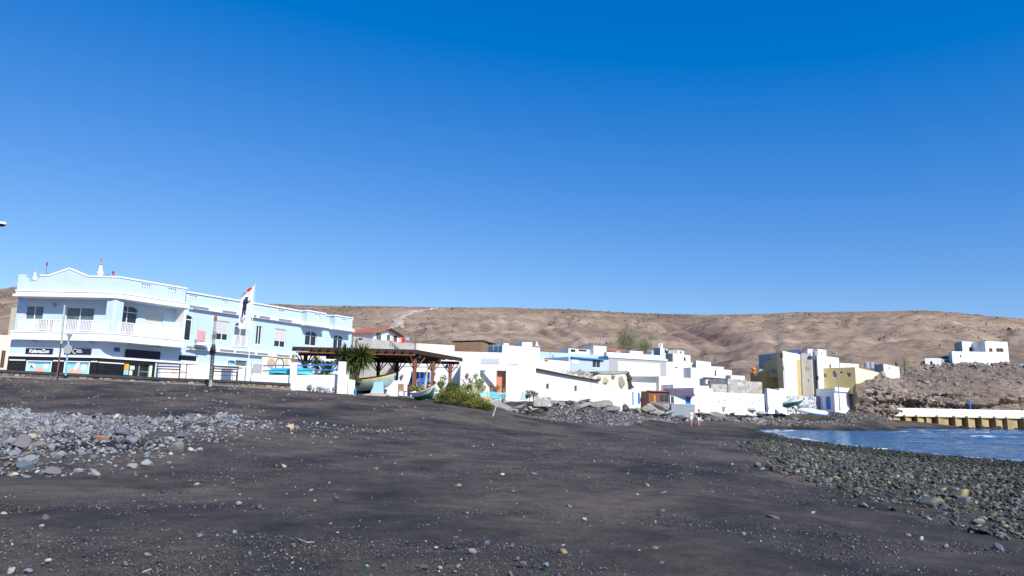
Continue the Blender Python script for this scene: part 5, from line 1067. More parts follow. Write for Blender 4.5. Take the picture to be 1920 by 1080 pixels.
for cx_, cy_, rx, rz, m_ in [(508, 681, .38, .42, 'orange_wall'), (524, 683.5, .40, .56, 'terracotta'), (537, 680, .2, .3, 'cream')]:
    s, z = fcx.sz(cx_, cy_); g = MB(); n_ = 20; pts = [fcx.pt(s + rx * math.cos(t_ * 6.283 / n_), z + rz * math.sin(t_ * 6.283 / n_), .01) for t_ in range(n_)]
    if m_ == 'terracotta': g.tube(pts + [pts[0]], .05, 5)
    else: g.prism(pts, fcx.n * .01)
    obj('painted_figure', g, mat('paint_' + m_, (.55, .36, .2) if m_ != 'cream' else (.62, .5, .3), .9, .2, 6) if m_ != 'terracotta' else mat('paint_brown', (.22, .12, .09), .9), e)
# white seafront wall with pillars and blue rails
SW = slabwall('seafront_wall', [(470, 50.8), (545, 51.2), (652, 51.5), (653, 51.6)], [703, 703, 703, 703], [724, 730, 739, 739], .3, M['white_old'], 'white seafront wall with pillars and blue pipe rails, patched with rubble at its foot')
slabwall('seafront_wall_end', [(652, 51.3), (664.5, 51.5)], [711, 713], [739, 740], .5, M['white_old'], 'stepped-down end of the white seafront wall beside the palm', 'wall')
for x0, x1, yt in [(453, 470, 688), (543, 556, 680), (633, 648, 678)]:
    a, b_ = P(x0, 706, 50.95), P(x1, 706, 51.05); fc = Face(a, b_); g = MB(); zt_ = P(x0, yt, 51.0).z; z0_ = P(x0, 738, 51).z - .3
    fc.box(g, 0, fc.L, z0_, zt_, -.62, .1 - (.012 if x0 == 453 else 0)); obj('pillar', g, M['white'], SW, bevel=.04)
for (xa, xb) in [(556, 634), (493, 543)]:
    for yy in (684.5, 694):
        g = MB(); g.tube([P(xa, yy + (1 if xa == 556 else 1.5), 51.3), P((xa + xb) / 2, yy + .3, 51.3), P(xb, yy - (.8 if xa == 556 else -1), 51.3)], .05, 8); obj('rail', g, M['blue_rail'], SW)
rb = MB(); fc = Face(P(532, 735, 51.0), P(636, 738, 51.4))
for i in range(46):
    s = rng.uniform(0, fc.L); z = P(600, 734, 51.2).z + rng.uniform(-.5, .3); v = stone_shape(ico2, 300 + i % 9) * np.array([rng.uniform(.12, .3), .12, rng.uniform(.1, .2)]); p = fc.pt(s, z, .04)
    rb.add([tuple(np.array(p) + q) for q in v], [tuple(f_) for f_ in ico2[1]])
obj('exposed_stones', rb, mat('whitewashed_stone', (.33, .34, .37), .9, .35, 1.5, .4, 8), SW)
def potplant(x, y0, y1, d_, lab, w=.3, m='leaf', pot='terracotta', flowers=None):
    p = P(x, y1, d_); h = (P(x, y0, d_).z - p.z); e = empty('potted_plant', p, lab, 'plant'); ph = min(.32, h * .4)
    g = MB(); g.lathe([(.10, 0), (.16, ph), (.18, ph), (.18, ph - .05)], 12, tuple(p)); obj('pot', g, M[pot], e)
    leafclump('foliage', p + Vector((0, 0, ph + (h - ph) * .5)), (w, w, (h - ph) * .5), 90, .10, M[m], e)
    if flowers:
        g = MB()
        for i in range(9):
            q = p + Vector((rng.normal(0, w * .6), -w * .6 + rng.normal(0, .1), ph + (h - ph) * rng.uniform(.3, 1))); g.lathe([(.0, 0), (.05, .02), (.03, .05)], 6, tuple(q))
        obj('flowers', g, M[flowers], e)
    return e
def leafclump(name, c, rad, n_, ls, m, par=None, up=.2, seed=None, narrow=.4, base=None):
    c = np.array(c); d_ = rng.normal(size=(n_, 3)); d_ /= np.linalg.norm(d_, axis=1)[:, None]; r = rng.random(n_) ** .45; pos = c + d_ * r[:, None] * np.array(rad)
    dr = d_ + np.array([0, 0, up]) + rng.normal(0, .35, (n_, 3)); dr /= np.linalg.norm(dr, axis=1)[:, None]
    sd = np.cross(dr, rng.normal(size=(n_, 3))); sd /= np.linalg.norm(sd, axis=1)[:, None]; L_ = ls * rng.uniform(.6, 1.3, n_)
    a = pos - dr * L_[:, None] * .5; b_ = pos + sd * (L_ * narrow)[:, None] * .5; c_ = pos + dr * L_[:, None] * .5; e_ = pos - sd * (L_ * narrow)[:, None] * .5
    V = np.stack([a, b_, c_, e_], 1).reshape(-1, 3); Fq = np.arange(n_ * 4).reshape(-1, 4)
    Lc = np.array(abspos(par)) if par is not None else (np.array(base) if base is not None else np.array((c[0], c[1], c[2] - rad[2])))
    me = mesh_np(name, V - Lc, Fq, False); me.materials.append(m); o = bpy.data.objects.new(name, me); COL.objects.link(o)
    if par is not None: o.parent = par
    else: o.location = Lc
    return o
potplant(549.5, 664, 680, 51.2, 'yellow-green potted cactus on top of the white wall pillar', .16, 'leaf_lime')
# turquoise boat upside down behind the rails
def hull(path_fn, L, Wd, H, n=22, m_=9, flare=.75, sheer=.35, transom=.0):
    """open boat hull along +x; returns vertex rings; outer skin and inner skin"""
    V = []; 
    for i in range(n + 1):
        t_ = i / n; wv = (math.sin(math.pi * min(1, (t_ * (1 - transom) + transom) ** .8)) ** .62 if t_ < 1 else 0) * Wd / 2; kz = H * (.08 + .92 * max(0, (t_ - .72) / .28) ** 2.2) + (H * .35 * max(0, (.12 - t_) / .12) ** 2 if transom == 0 else 0); sz2 = H + sheer * (2 * t_ - .9) ** 2
        for j in range(m_ + 1):
            a = j / m_; z = kz + (sz2 - kz) * a; y = wv * (math.sin(a * math.pi / 2) ** flare); V.append((t_ * L, y, z))
    return V, n, m_
def boat(e, T, L, Wd, H, parts, th=.05, sheer=.35, transom=0.0, bench_m='wood_raw'):
    V, n_, m_ = hull(None, L, Wd, H, sheer=sheer, transom=transom)
    for nm, j0, j1, mt in parts:
        g = MB()
        for sgn in (1, -1):
            for off in ((0, 1) if nm == parts[0][0] else (0,)):
                vs = []
                for i in range(n_ + 1):
                    for j in (range(j0, j1 + 1) if not off else range(0, m_ + 1)):
                        x, y, z = V[i * (m_ + 1) + j]; y2 = max(0, y - th * off); vs.append(T((x, sgn * y2, z + th * off * (1 - j / m_) )))
                k = (j1 - j0 if not off else m_) + 1; g.add(vs, [(i * k + j, (i + 1) * k + j, (i + 1) * k + j + 1, i * k + j + 1) for i in range(n_) for j in range(k - 1)])
        obj(nm, g, mt, e, fixn=False, smooth=False)
    g = MB()
    for sgn in (1, -1):
        pts = [T((V[i * (m_ + 1) + m_][0], sgn * V[i * (m_ + 1) + m_][1], V[i * (m_ + 1) + m_][2])) for i in range(n_ + 1)]; g.tube(pts, .045, 6)
    obj('gunwale', g, parts[-1][3] if len(parts) < 3 else M['wood_dark'], e)
    g = MB()
    for t_ in ((.3, .52, .72) if bench_m else ()):
        i = int(t_ * n_); x, y, z = V[i * (m_ + 1) + m_]; g.bar(T((x, -y + .03, z - .12)), T((x, y - .03, z - .12)), .22, .04)
    if bench_m: obj('thwart', g, M[bench_m], e)
    if transom:
        x, y, z = V[m_]; vs = [T((0.01, V[j][1], V[j][2])) for j in range(m_ + 1)] + [T((0.01, -V[j][1], V[j][2])) for j in range(m_, -1, -1)]; g = MB(); g.prism(vs, Vector(T((.05, 0, 0))) - Vector(T((0, 0, 0)))); obj('transom', g, parts[-1][3], e)
def frame_T(o, fwd, up):
    o = Vector(o); X_ = Vector(fwd).normalized(); Z_ = Vector(up).normalized(); Y_ = Z_.cross(X_).normalized(); Z_ = X_.cross(Y_)
    return lambda p: o + X_ * p[0] + Y_ * p[1] + Z_ * p[2]
a, b_ = P(508, 703, 52.6), P(590, 703, 52.8); e = empty('turquoise_boat', a, 'turquoise rowing boat lying keel up behind the blue rails', 'boat')
boat(e, frame_T(a + Vector((0, 0, .55)), (b_ - a), (0, -.1, -1)), (b_ - a).length, 1.3, .5, [('hull', 0, 9, M['teal'])], sheer=.1, transom=.4, bench_m=None)
# ============================================================ poles, signs, flag
g = MB(); g.tube([P(106.5, 706, 45.2), P(113, 660, 45.1), P(121, 577, 45)], [.05, .05, .045], 8); e = empty('old_pole', P(106.5, 706, 45.2), 'tall thin rusty pole with faded upper half, left of the give-way sign', 'pole'); obj('pole', g, M['rust'], e)
g = MB(); g.tube([P(115, 645, 45.05), P(121.3, 572, 44.97)], .058, 8); obj('faded_upper_tube', g, mat('faded_green_paint', (.45, .5, .42), .7, .25, 3), e)
e = empty('road_sign', P(123, 704, 46.5), 'light blue signpost with the backs of a triangular and a round sign', 'sign')
g = MB(); g.tube([P(123, 704, 46.5), P(129.5, 628, 46.4)], .055, 8); obj('post', g, mat('light_blue_post', (.20, .50, .75), .5, .15, 4), e)
cf = Face(P(120, 640, 46.3), P(140, 640, 46.3)); g = MB(); g.prism([P(124, 626, 46.3), P(136, 626.5, 46.3), P(129.5, 637.5, 46.3)], (0, .03, 0)); obj('triangle_plate', g, M['metal'], e)
c_ = P(127, 655, 46.3); g = MB(); g.prism([c_ + Vector((.29 * math.cos(q), 0, .31 * math.sin(q))) for q in np.linspace(0, 6.283, 25)[:-1]], (0, .03, 0)); obj('round_plate', g, M['white_grey'], e)
# post wrapped in rope and nets
e = empty('wrapped_post', P(394, 725, 47.5), 'weathered wooden post wrapped with rope and dark netting between the benches', 'post')
b0, b1 = P(394, 725, 47.5), P(404.5, 592, 47.2); ax = b1 - b0
g = MB(); g.tube([b0, b0 + ax * .3, b1], [.11, .10, .08], 10); obj('post', g, mat('pale_blue_grey_wood', (.38, .40, .36), .85, .3, 4), e)
g = MB()
for k in range(26): c_ = b0 + ax * (.10 + .5 * k / 26); g.tube([c_ + Vector((.12 * math.cos(q), .12 * math.sin(q), .03 * q / 6)) for q in np.linspace(0, 6.283, 9)], .025, 5)
obj('rope', g, mat('dark_rope', (.05, .05, .06), .9, .5, 20), e)
for q0, q1, n2, m_, nm in [(.42, .58, 260, 'black', 'netting'), (.62, .82, 160, 'wood_grey', 'net_rag')]:
    for_c = b0 + ax * ((q0 + q1) / 2); leafclump(nm, for_c, (.15 if m_ == 'black' else .10, .15, ax.z * (q1 - q0) / 2), n2, .22, M[m_], e)
g = MB(); g.tube([b0 + ax * .93, b1 + Vector((0, 0, .12))], [.12, .07], 8); obj('cap', g, M['rust'], e)
# feather flag
e = empty('feather_flag', P(463, 706, 50.3), 'white feather flag with a diver figure and a red emblem above the seafront wall', 'flag')
b0, b1, b2 = P(463, 706, 50.3), P(473.5, 600, 50.2), P(478.5, 532, 50.1); g = MB(); g.tube([b0, b1, b2], [.04, .03, .015], 8); obj('pole', g, M['white_clean'], e)
def flagpt(u, v):      # u across 0..1 (pole side 1), v 0 top .. 1 bottom
    rx = 477.7 - 8.5 * v * 1.0; lx = np.interp(v, [0, .08, .15, 1], [470, 455, 452, 447.5]); x = lx + (rx - lx) * u
    yt_ = np.interp(u, [0, .25, .8, 1], [551, 540, 536, 533]); yb_ = np.interp(u, [0, 1], [616, 618]); y = yt_ + (yb_ - yt_) * v
    p = P(x, y, 50.15); return p + Vector((0, -.10 * math.sin(u * 5 + v * 3) * (1 - u) - .03, 0))
g = MB(); N1, N2 = 8, 26; g.add([flagpt(i / N1, j / N2) for j in range(N2 + 1) for i in range(N1 + 1)], [(j * (N1 + 1) + i, j * (N1 + 1) + i + 1, (j + 1) * (N1 + 1) + i + 1, (j + 1) * (N1 + 1) + i) for j in range(N2) for i in range(N1)]); obj('banner', g, mat('flag_cloth', (.72, .72, .76), .8, .05, 3), e, fixn=False, smooth=True)
def flagfig(name, strokes, m_):
    g = MB()
    for pts, r in strokes: g.tube([flagpt(u, v) + Vector((0, -.05, 0)) for u, v in pts], r, 6)
    obj(name, g, m_, e)
nv = mat('diver_navy', (.02, .02, .08), .8)
flagfig('diver_figure', [([(.50, .24), (.50, .27)], .10), ([(.47, .29), (.42, .36), (.38, .42)], [.13, .17, .11]), ([(.48, .31), (.62, .37), (.78, .335)], [.06, .045, .03]), ([(.40, .33), (.30, .38), (.34, .43)], [.05, .05, .04]), ([(.37, .42), (.30, .54), (.26, .66), (.22, .73)], [.10, .07, .05, .06]), ([(.43, .42), (.46, .52), (.42, .62), (.45, .65)], [.09, .06, .05, .05])], nv)
flagfig('diver_fins', [([(.22, .72), (.24, .80)], .09), ([(.5, .73), (.38, .78), (.27, .84)], [.03, .04, .06])], mat('fin_grey', (.4, .4, .45), .8))
flagfig('red_emblem', [([(.62, .03), (.55, .07), (.48, .10)], [.06, .11, .06]), ([(.58, .085), (.68, .10)], .05)], M['red'])
flagfig('grey_emblem', [([(.12, .15), (.28, .145), (.42, .12)], [.05, .07, .05])], mat('emblem_grey', (.30, .28, .34), .8))
# street lamp head reaching in from the left, its pole outside the picture
e = empty('street_lamp', P(-70, 704, 30), 'grey street lamp head reaching into the picture at the far left', 'street lamp'); pb = P(-70, 704, 30); pt_ = P(-62, 424, 30); hd = P(-9, 420, 30); tp_ = P(12, 419, 30)
g = MB(); g.tube([pb, pt_], [.09, .06], 10); obj('pole', g, M['metal'], e); g = MB(); g.tube([pt_, P(-40, 415, 30), hd], .035, 8); obj('arm', g, M['metal'], e)
g = MB(); g.tube([hd, hd + (tp_ - hd) * .3, hd + (tp_ - hd) * .8, tp_], [.05, .10, .09, .02], 12); o = obj('lamp_head', g, M['white_clean'], e, smooth=True)
g = MB(); c_ = hd + (tp_ - hd) * .55; g.lathe([(.17, -.03), (.15, -.08), (.06, -.12)], 14, tuple(c_)); obj('lens', g, M['dark'], e)
# ============================================================ helper: flat-roofed houses
def house(name, label, pts, ytop, mats='white', wins=(), back=6.0, base=None, group=None, par=0.35, cat='house', zt=None, dz=2.5, face=0, roofm='white_grey', tops=None):
    """pts: [(px, py_base, depth), ...] two or three front corners, left to right. wins: (face, x0, y0, x1, y1, style)"""
    Q = [P(*p) for p in pts]; zb = min(q.z for q in Q) - dz; k = min(1, len(Q) - 1)
    ref = Q[k] if len(Q) == 3 else Q[0]; px_ = pts[k if len(Q) == 3 else 0]
    zt_ = zt if zt is not None else P(px_[0], ytop, px_[2]).z
    Q = [Vector((q.x, q.y, 0)) for q in Q]
    if len(Q) == 2: fs = [Face(Q[0], Q[1])]; n_ = -fs[0].n * back; ring = [Q[0], Q[1], Q[1] + n_, Q[0] + n_]
    else: fs = [Face(Q[0], Q[1]), Face(Q[1], Q[2])]; ring = [Q[0], Q[1], Q[2], Q[0] + Q[2] - Q[1]]
    e = empty(name, ((ring[0].x + ring[2].x) / 2, (ring[0].y + ring[2].y) / 2, zb), label, cat, group)
    mats = [mats] * len(fs) if isinstance(mats, str) else mats
    hol = [[] for _ in fs]; todo = []
    for wv in wins:
        fi, x0, y0, x1, y1, st = wv; rc = fs[fi].rect(x0, y0, x1, y1); rc = (max(rc[0], .05), min(rc[1], fs[fi].L - .05), max(rc[2], zb + .1), min(rc[3], zt_ - .05))
        if rc[1] - rc[0] < .03 or rc[3] - rc[2] < .03: continue
        hol[fi].append(rc); todo.append((fi, rc, st))
    g = {}
    for i, f in enumerate(fs): wall(g.setdefault(mats[i], MB()), f, 0, f.L, zb, zt_, hol[i], .18)
    g0 = g[mats[-1]]
    for i in range(len(fs), 4 if len(ring) == 4 else 3): a, b_ = ring[i], ring[(i + 1) % 4]; g0.add([(a.x, a.y, zb), (b_.x, b_.y, zb), (b_.x, b_.y, zt_), (a.x, a.y, zt_)], [(0, 1, 2, 3)])
    c = sum(ring, Vector((0, 0, 0))) / 4; inn = [p + (c - p).normalized() * .3 for p in ring]
    for i in range(4):
        a, b_, c1, d1 = ring[i], ring[(i + 1) % 4], inn[(i + 1) % 4], inn[i]
        g0.add([(a.x, a.y, zt_), (b_.x, b_.y, zt_), (c1.x, c1.y, zt_), (d1.x, d1.y, zt_), (c1.x, c1.y, zt_ - par), (d1.x, d1.y, zt_ - par)], [(0, 1, 2, 3), (3, 2, 4, 5)])
    for i, (mk, mb) in enumerate(g.items()): obj('wall', mb, M[mk], e, fixn=False)
    rf = MB(); rf.add([(p.x, p.y, zt_ - par) for p in inn], [(0, 1, 2, 3)]); obj('roof', rf, M[roofm], e)
    for fi, rc, st in todo: opening(fs[fi], rc, st, e)
    e['zt'] = 0; del e['zt']; return e, fs, zt_
def opening(fc, rc, st, e):
    s0, s1, z0, z1 = rc; t_ = min(.06, (s1 - s0) * .12)
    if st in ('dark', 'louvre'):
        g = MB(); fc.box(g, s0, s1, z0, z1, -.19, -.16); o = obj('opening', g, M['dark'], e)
        if st == 'louvre': g = MB(); [fc.box(g, s0 + (s1 - s0) * q, s0 + (s1 - s0) * q + .03, z0, z1, -.15, -.12) for q in (.3, .6, .85)]; obj('grille', g, M['metal'], o)
    elif st.startswith('door'):
        mk = {'door': 'blue_paint', 'doorD': 'blue_dark', 'doorB': 'wood_raw', 'doorG': 'metal', 'doorP': 'blue_paint'}[st]; g = MB(); fc.box(g, s0, s1, z0, z1, -.1, -.05); d_ = obj('door', g, M[mk], e)
        g = MB(); k = 2
        for a in range(k): fc.box(g, s0 + (s1 - s0) * (.1 + .45 * a), s0 + (s1 - s0) * (.45 + .45 * a), z0 + .15, z0 + (z1 - z0) * .45, -.05, -.035); fc.box(g, s0 + (s1 - s0) * (.1 + .45 * a), s0 + (s1 - s0) * (.45 + .45 * a), z0 + (z1 - z0) * .52, z1 - .12, -.05, -.035)
        obj('door_panel', g, M[mk], d_); g = MB(); g.lathe([(.03, -.05), (.04, 0), (.03, .05)], 8, tuple(fc.pt(s1 - .1, (z0 + z1) / 2, 0))); obj('handle', g, M['metal'], d_)
    elif st == 'shut':
        g = MB(); k = max(3, int((z1 - z0) / .2)); [fc.box(g, s0, s1, z0 + (z1 - z0) * i / k + .01, z0 + (z1 - z0) * (i + 1) / k, -.1, -.06) for i in range(k)]; obj('shutter', g, M['shutter'], e)
    else:
        fm = {'w': 'white_clean', 'wo': 'orange', 'wt': 'wood_raw', 'wg': 'metal'}[st]; g = MB()
        for (a, b_, c, d_) in [(s0, s0 + t_, z0, z1), (s1 - t_, s1, z0, z1), (s0 + t_, s1 - t_, z0, z0 + t_), (s0 + t_, s1 - t_, z1 - t_, z1), ((s0 + s1) / 2 - t_ * .4, (s0 + s1) / 2 + t_ * .4, z0 + t_, z1 - t_)]: fc.box(g, a, b_, c, d_, -.12, -.05)
        w_ = obj('window', g, M[fm], e); g = MB(); fc.box(g, s0, s1, z0, z1, -.13, -.11); obj('pane', g, M['glass'], w_)
def face_sheet(fc, r, o, m, e, name, th=.04):
    rc = fc.rect(*r); g = MB(); fc.box(g, rc[0], rc[1], rc[2], rc[3], o, o + th); return obj(name, g, M[m] if isinstance(m, str) else m, e)
# ============================================================ left edge and houses behind
house('cream_house', 'cream house showing as a narrow sunlit strip left of the blue building', [(10, 660, 66), (46, 662, 64)], 577, 'cream', [], 8)
house('pink_wall_house', 'low pinkish white building at the far left edge behind the seafront', [(-160, 700, 62), (18, 700, 64)], 622, 'pale_cream', [(0, 1, 657, 9, 690, 'wt')], 5)
g_, fs_, z_ = house('block_building', 'unfinished grey concrete-block building behind the pergola', [(657, 722, 74.5), (777, 735, 82)], 631, 'block', [(0, 672, 634, 680, 637.5, 'dark')], 9, cat='building')
for x in (779, 783): 
    a = P(x, 655, 81.5); b_ = P(x + .5, 626, 81.5); g = MB(); g.tube([a, b_], .03, 6); tag(obj('rebar_pole', g, M['rust']), 'thin rusty bar rising behind the pergola roof, %s one' % ('left' if x == 779 else 'right'), 'pole', None)
a, b_ = P(669, 700, 74.5), P(669, 634, 74.5); g = MB(); g.tube([a, b_], .06, 6); tag(obj('downpipe', g, M['rust']), 'brown pipe on the left end of the block building', 'pipe')
# white house with the orange tiled roof
e, fs, zt_ = house('tiled_house', 'white house with an orange tiled gable roof and laundry beside it', [(655, 650, 84), (699, 650, 84.5)], 620, 'white', [], 8)
fg = Face(P(700, 650, 81), P(752, 652, 85)); zb = P(700, 650, 81).z - 1; sa, sz1 = fg.sz(701, 620)[0], fg.sz(701, 622)[1]; sp1 = fg.sz(726, 617); se1 = fg.sz(751, 632)
g = MB(); g.prism([fg.pt(sa, zb), fg.pt(fg.L - .3, zb), fg.pt(fg.L - .3, se1[1] + .15), fg.pt(sp1[0], sp1[1] - .12), fg.pt(sa, sz1 - .1)], -fg.n * 6); obj('gable_wall', g, M['white'], e)
g = MB(); th = Vector((0, 0, .14)); k = fg.n * .5; bk = -fg.n * 6.2
for (s0, z0), (s1, z1) in [((sa - .5, sz1 - .25), sp1), (sp1, se1)]: p = [fg.pt(s0, z0) + k, fg.pt(s1, z1) + k, fg.pt(s1, z1) + bk, fg.pt(s0, z0) + bk]; g.prism(p, th)
obj('tiled_roof', g, M['tile_roof'], e); g = MB()
for (s0, z0), (s1, z1) in [(sp1, se1)]: g.bar(fg.pt(s0, z0, .53), fg.pt(s1, z1, .53), .08, .22)
obj('fascia', g, M['wood_dark'], e)
for r in [(706.5, 626, 713.5, 635.5), (726, 629, 730, 638.5)]:
    rc = fg.rect(*r); g = MB(); fg.box(g, rc[0] - .06, rc[1] + .06, rc[2] - .06, rc[3] + .06, .01, .05); wn_ = obj('window', g, M['wood_dark'], e); g = MB(); fg.box(g, rc[0], rc[1], rc[2], rc[3], .045, .07); obj('pane', g, M['glass_grey'], wn_)
rc = fg.rect(738, 630, 744, 640); g = MB(); fg.box(g, rc[0], rc[1], rc[2], rc[3], .01, .05); obj('doorway', g, M['dark'], e)
for i, (x0, x1, y0, y1, m_, lab) in enumerate([(734.5, 737, 633, 640, 'yellow', 'small yellow cloth on the washing line by the tiled house'), (738, 742, 634, 640.5, 'red', 'left red cloth drying on the washing line'), (743, 749, 633, 641, 'white_clean', 'white sheet drying between two red cloths'),
                                             (749, 752, 634, 641, 'pale_cloth', 'pale cloth drying beside the right red cloth'), (753, 759, 633, 642.5, 'red', 'right red cloth drying on the washing line'), (762, 767, 633, 637, 'boat_blue', 'pale blue cloth at the right end of the washing line')]):
    a, b_ = P(x0, y0, 78.5), P(x1, y0, 78.5); c, d_ = P(x0 + rng.uniform(-1, 1), y1 - rng.uniform(0, 2), 78.5), P(x1 + rng.uniform(-1, 1), y1, 78.5); g = MB(); N = 6; vs = []
    for j in range(N + 1):
        for q in range(N + 1): u_, v_ = q / N, j / N; vs.append((a * (1 - u_) + b_ * u_) * (1 - v_) + (c * (1 - u_) + d_ * u_) * v_ + Vector((0, .06 * math.sin(u_ * 9 + i), -.05 * math.sin(u_ * 3.14))))
    g.add(vs, [(j * (N + 1) + q, j * (N + 1) + q + 1, (j + 1) * (N + 1) + q + 1, (j + 1) * (N + 1) + q) for j in range(N) for q in range(N)]); tag(obj('laundry', g, M[m_], fixn=False, smooth=True), lab, 'laundry', None)
g = MB(); g.tube([P(733, 632.5, 78.6), P(750, 633.5, 78.6), P(769, 632.5, 78.6)], .015, 5); [g.tube([P(x, 648, 78.6), P(x, 632, 78.6)], .03, 5) for x in (733, 769)]; tag(obj('washing_line', g, M['metal']), 'washing line strung between two thin poles', 'washing line')
house('cream_annex', 'cream flat-topped building behind the right end of the pergola', [(777, 690, 83), (851, 690, 85)], 643.5, 'pale_cream', [], 8, cat='building')
# timber roof hut
e, fs, zt_ = house('timber_hut', 'brown vertical-board hut with a dark roof on top of the white building', [(848, 660, 86), (903, 660, 84), (915, 660, 87)], 640.5, 'wood_raw', [], cat='hut', roofm='wood_dark')
g = MB(); a, b_, c = P(846, 640.3, 86.1), P(905, 638.8, 84.1), P(931, 646, 90); g.prism([a, b_, c, c + (a - b_)], (0, 0, .08)); obj('roof_sheet', g, M['wood_dark'], e); g = MB(); g.tube([P(925, 657, 89), P(925, 645, 89)], .08, 6); obj('post', g, M['metal'], e)
# ============================================================ the white restaurant building
zW = P(950, 752, 62).z
e, fs, zt_ = house('white_restaurant', 'long white restaurant building with a blue hatch and a courtyard opening', [(743, 750, 67.2), (868, 752, 67.6)], 684.5, 'white', [(0, 770, 697.5, 806, 726, 'dark')], 6, cat='building')
fA = fs[0]; fF = Face(fA.a, P(968, 753, 63.6)); f0 = fA
ops = [c for c in e.children if c.name.startswith('opening')]
g = MB(); fA.box(g, 0, fA.L, zt_ - .1, zt_ + .06, .0, .08); obj('cornice', g, M['white_clean'], e)
rc = f0.rect(770, 697.5, 806, 726); g = MB(); t_ = .12
for (a, b_, c, d_) in [(rc[0], rc[0] + t_, rc[2], rc[3]), (rc[1] - t_, rc[1], rc[2], rc[3]), (rc[0] + t_, rc[1] - t_, rc[2], rc[2] + (rc[3] - rc[2]) * .60), ((rc[0] + rc[1]) / 2 - .15, (rc[0] + rc[1]) / 2 - .02, rc[2] + (rc[3] - rc[2]) * .6, rc[3]), (rc[1] - .62, rc[1] - .5, rc[2] + (rc[3] - rc[2]) * .6, rc[3])]: f0.box(g, a, b_, c, d_, -.12, -.02)
obj('blue_hatch', g, M['blue_paint'], e)
# courtyard front wall with its opening, open to the sky behind
f0 = Face(P(862, 752, 63.2), P(968, 753, 63.7)); zb = zt_ - 6; rc = f0.rect(899.5, 694.5, 948.5, 753.5); rc = (rc[0], rc[1], P(925, 752, 64.4).z, rc[3]); g = MB(); wall(g, f0, 0, f0.L, zb, zt_, [(rc[0], rc[1], rc[2], rc[3])], .22); wall(g, f0.off(-.22), 0, f0.L, zb, zt_, [(rc[0], rc[1], rc[2], rc[3])], 0)
g.add([f0.pt(0, zt_), f0.pt(f0.L, zt_), f0.pt(f0.L, zt_, -.22), f0.pt(0, zt_, -.22)], [(0, 1, 2, 3)]); quad(g, f0.pt(f0.L, 0), f0.pt(f0.L, 0) - f0.n * 6, zb, zt_); quad(g, f0.pt(0, 0) - f0.n * 4.6, f0.pt(0, 0), zb, zt_); obj('courtyard_front', g, M['white'], e, fixn=False)
fI = Face(f0.pt(rc[0] - .25, 0, -.25), f0.pt(rc[0] - .25, 0, -.25) + Vector((.55, .84, 0)) * 5.2); g = MB(); wall(g, fI, 0, fI.L, rc[2] - 1, zt_, [], 0); g.add([f0.pt(rc[0] - .3, rc[2], -.2), f0.pt(f0.L, rc[2], -.2), f0.pt(f0.L, rc[2], -5.5), f0.pt(rc[0] - .3, rc[2], -5.5)], [(0, 1, 2, 3)]); obj('courtyard_wall', g, M['white_old'], e, fixn=False)
g = MB(); g.bar(f0.pt(rc[0] + .35, rc[3] - .10, -.2), f0.pt(rc[0] + .35, rc[3] - .10, -2.2), .2, .2); obj('beam', g, M['white_clean'], e)
g = MB(); f0.box(g, rc[1] - .78, rc[1] + .3, rc[2], rc[3] + .1, -.75, -.65); obj('coral_screen', g, M['coral'], e)
e2, fs2, z2_ = house('white_upper_block', 'long white upper block set back above the restaurant front', [(742, 720, 75), (969, 722, 76)], 656, 'white', [], 7, cat='building')
face_sheet(fs2[0], (903, 672, 936, 682), .012, mat('faded_sign', (.48, .53, .58), .7, .06, 3), e2, 'faded_signboard', .03)
# pallets, pots on them
fp_ = f0.off(.25); r = fp_.rect(900, 734, 947, 752)
def pallet(s0, s1, z0, z1, o, lab, grp=None):
    e_ = empty('pallet_fence', f0.pt((s0 + s1) / 2, z0, o), lab, 'pallet', grp); k = 5; h = (z1 - z0) / (k * 1.35)
    for i in range(k): g = MB(); z = z0 + (z1 - z0) * i / k; f0.box(g, s0, s1, z, z + (z1 - z0) / k * .72, o, o + .03); obj('slat', g, M['aqua'], e_)
    for q in (.03, .5, .95): g = MB(); s = s0 + (s1 - s0) * q; f0.box(g, s - .05, s + .05, z0, z1, o - .09, o - .002); obj('stringer', g, M['aqua'], e_)
    return e_
pallet(r[0] + .02, (r[0] + r[1]) / 2 + .15, r[2] + .25, r[3], .35, 'left aqua pallet closing the courtyard opening'); pallet((r[0] + r[1]) / 2 + .17, r[1], r[2] + .1, r[3] - .05, .38, 'right aqua pallet closing the courtyard opening')
g = MB(); pts = [f0.pt(r[0] + .05, r[2] - .1, .45), f0.pt(r[0] + .1 + (r[1] - r[0]) * .6, r[2] - .1, .45), f0.pt(r[0] + (r[1] - r[0]) * .45, r[2] + .32, .45), f0.pt(r[0] + .05, r[2] + .38, .45)]; g.prism(pts, f0.n * .05); tag(obj('plywood_board', g, mat('tan_board', (.55, .33, .16), .8, .15, 4)), 'tan curved board leaning at the foot of the left aqua pallet', 'board')
for i, (x, y0, h_) in enumerate([(907, 727, 'left'), (921, 724, 'middle'), (933, 727, 'third'), (944, 726, 'right')]):
    p = f0.off(.42).sz(x, 736); b_ = f0.pt(p[0], r[3] + .005, .28); e_ = empty('potted_plant', b_, '%s terracotta pot standing on the aqua pallets' % {'left': 'leftmost bushy', 'middle': 'second tall', 'third': 'third small', 'right': 'rightmost'}[h_], 'plant')
    g = MB(); g.lathe([(.10, 0), (.15, .22), (.17, .22), (.17, .27), (.14, .25)], 12, tuple(b_)); obj('pot', g, M['terracotta'], e_); leafclump('foliage', b_ + Vector((0, 0, .42)), (.22, .2, .17), 70, .12, M['leaf'], e_)
potplant(944, 738, 753, 61.5, 'big terracotta pot of white flowers at the right of the aqua pallets', .42, 'leaf_dark', flowers='white_clean')
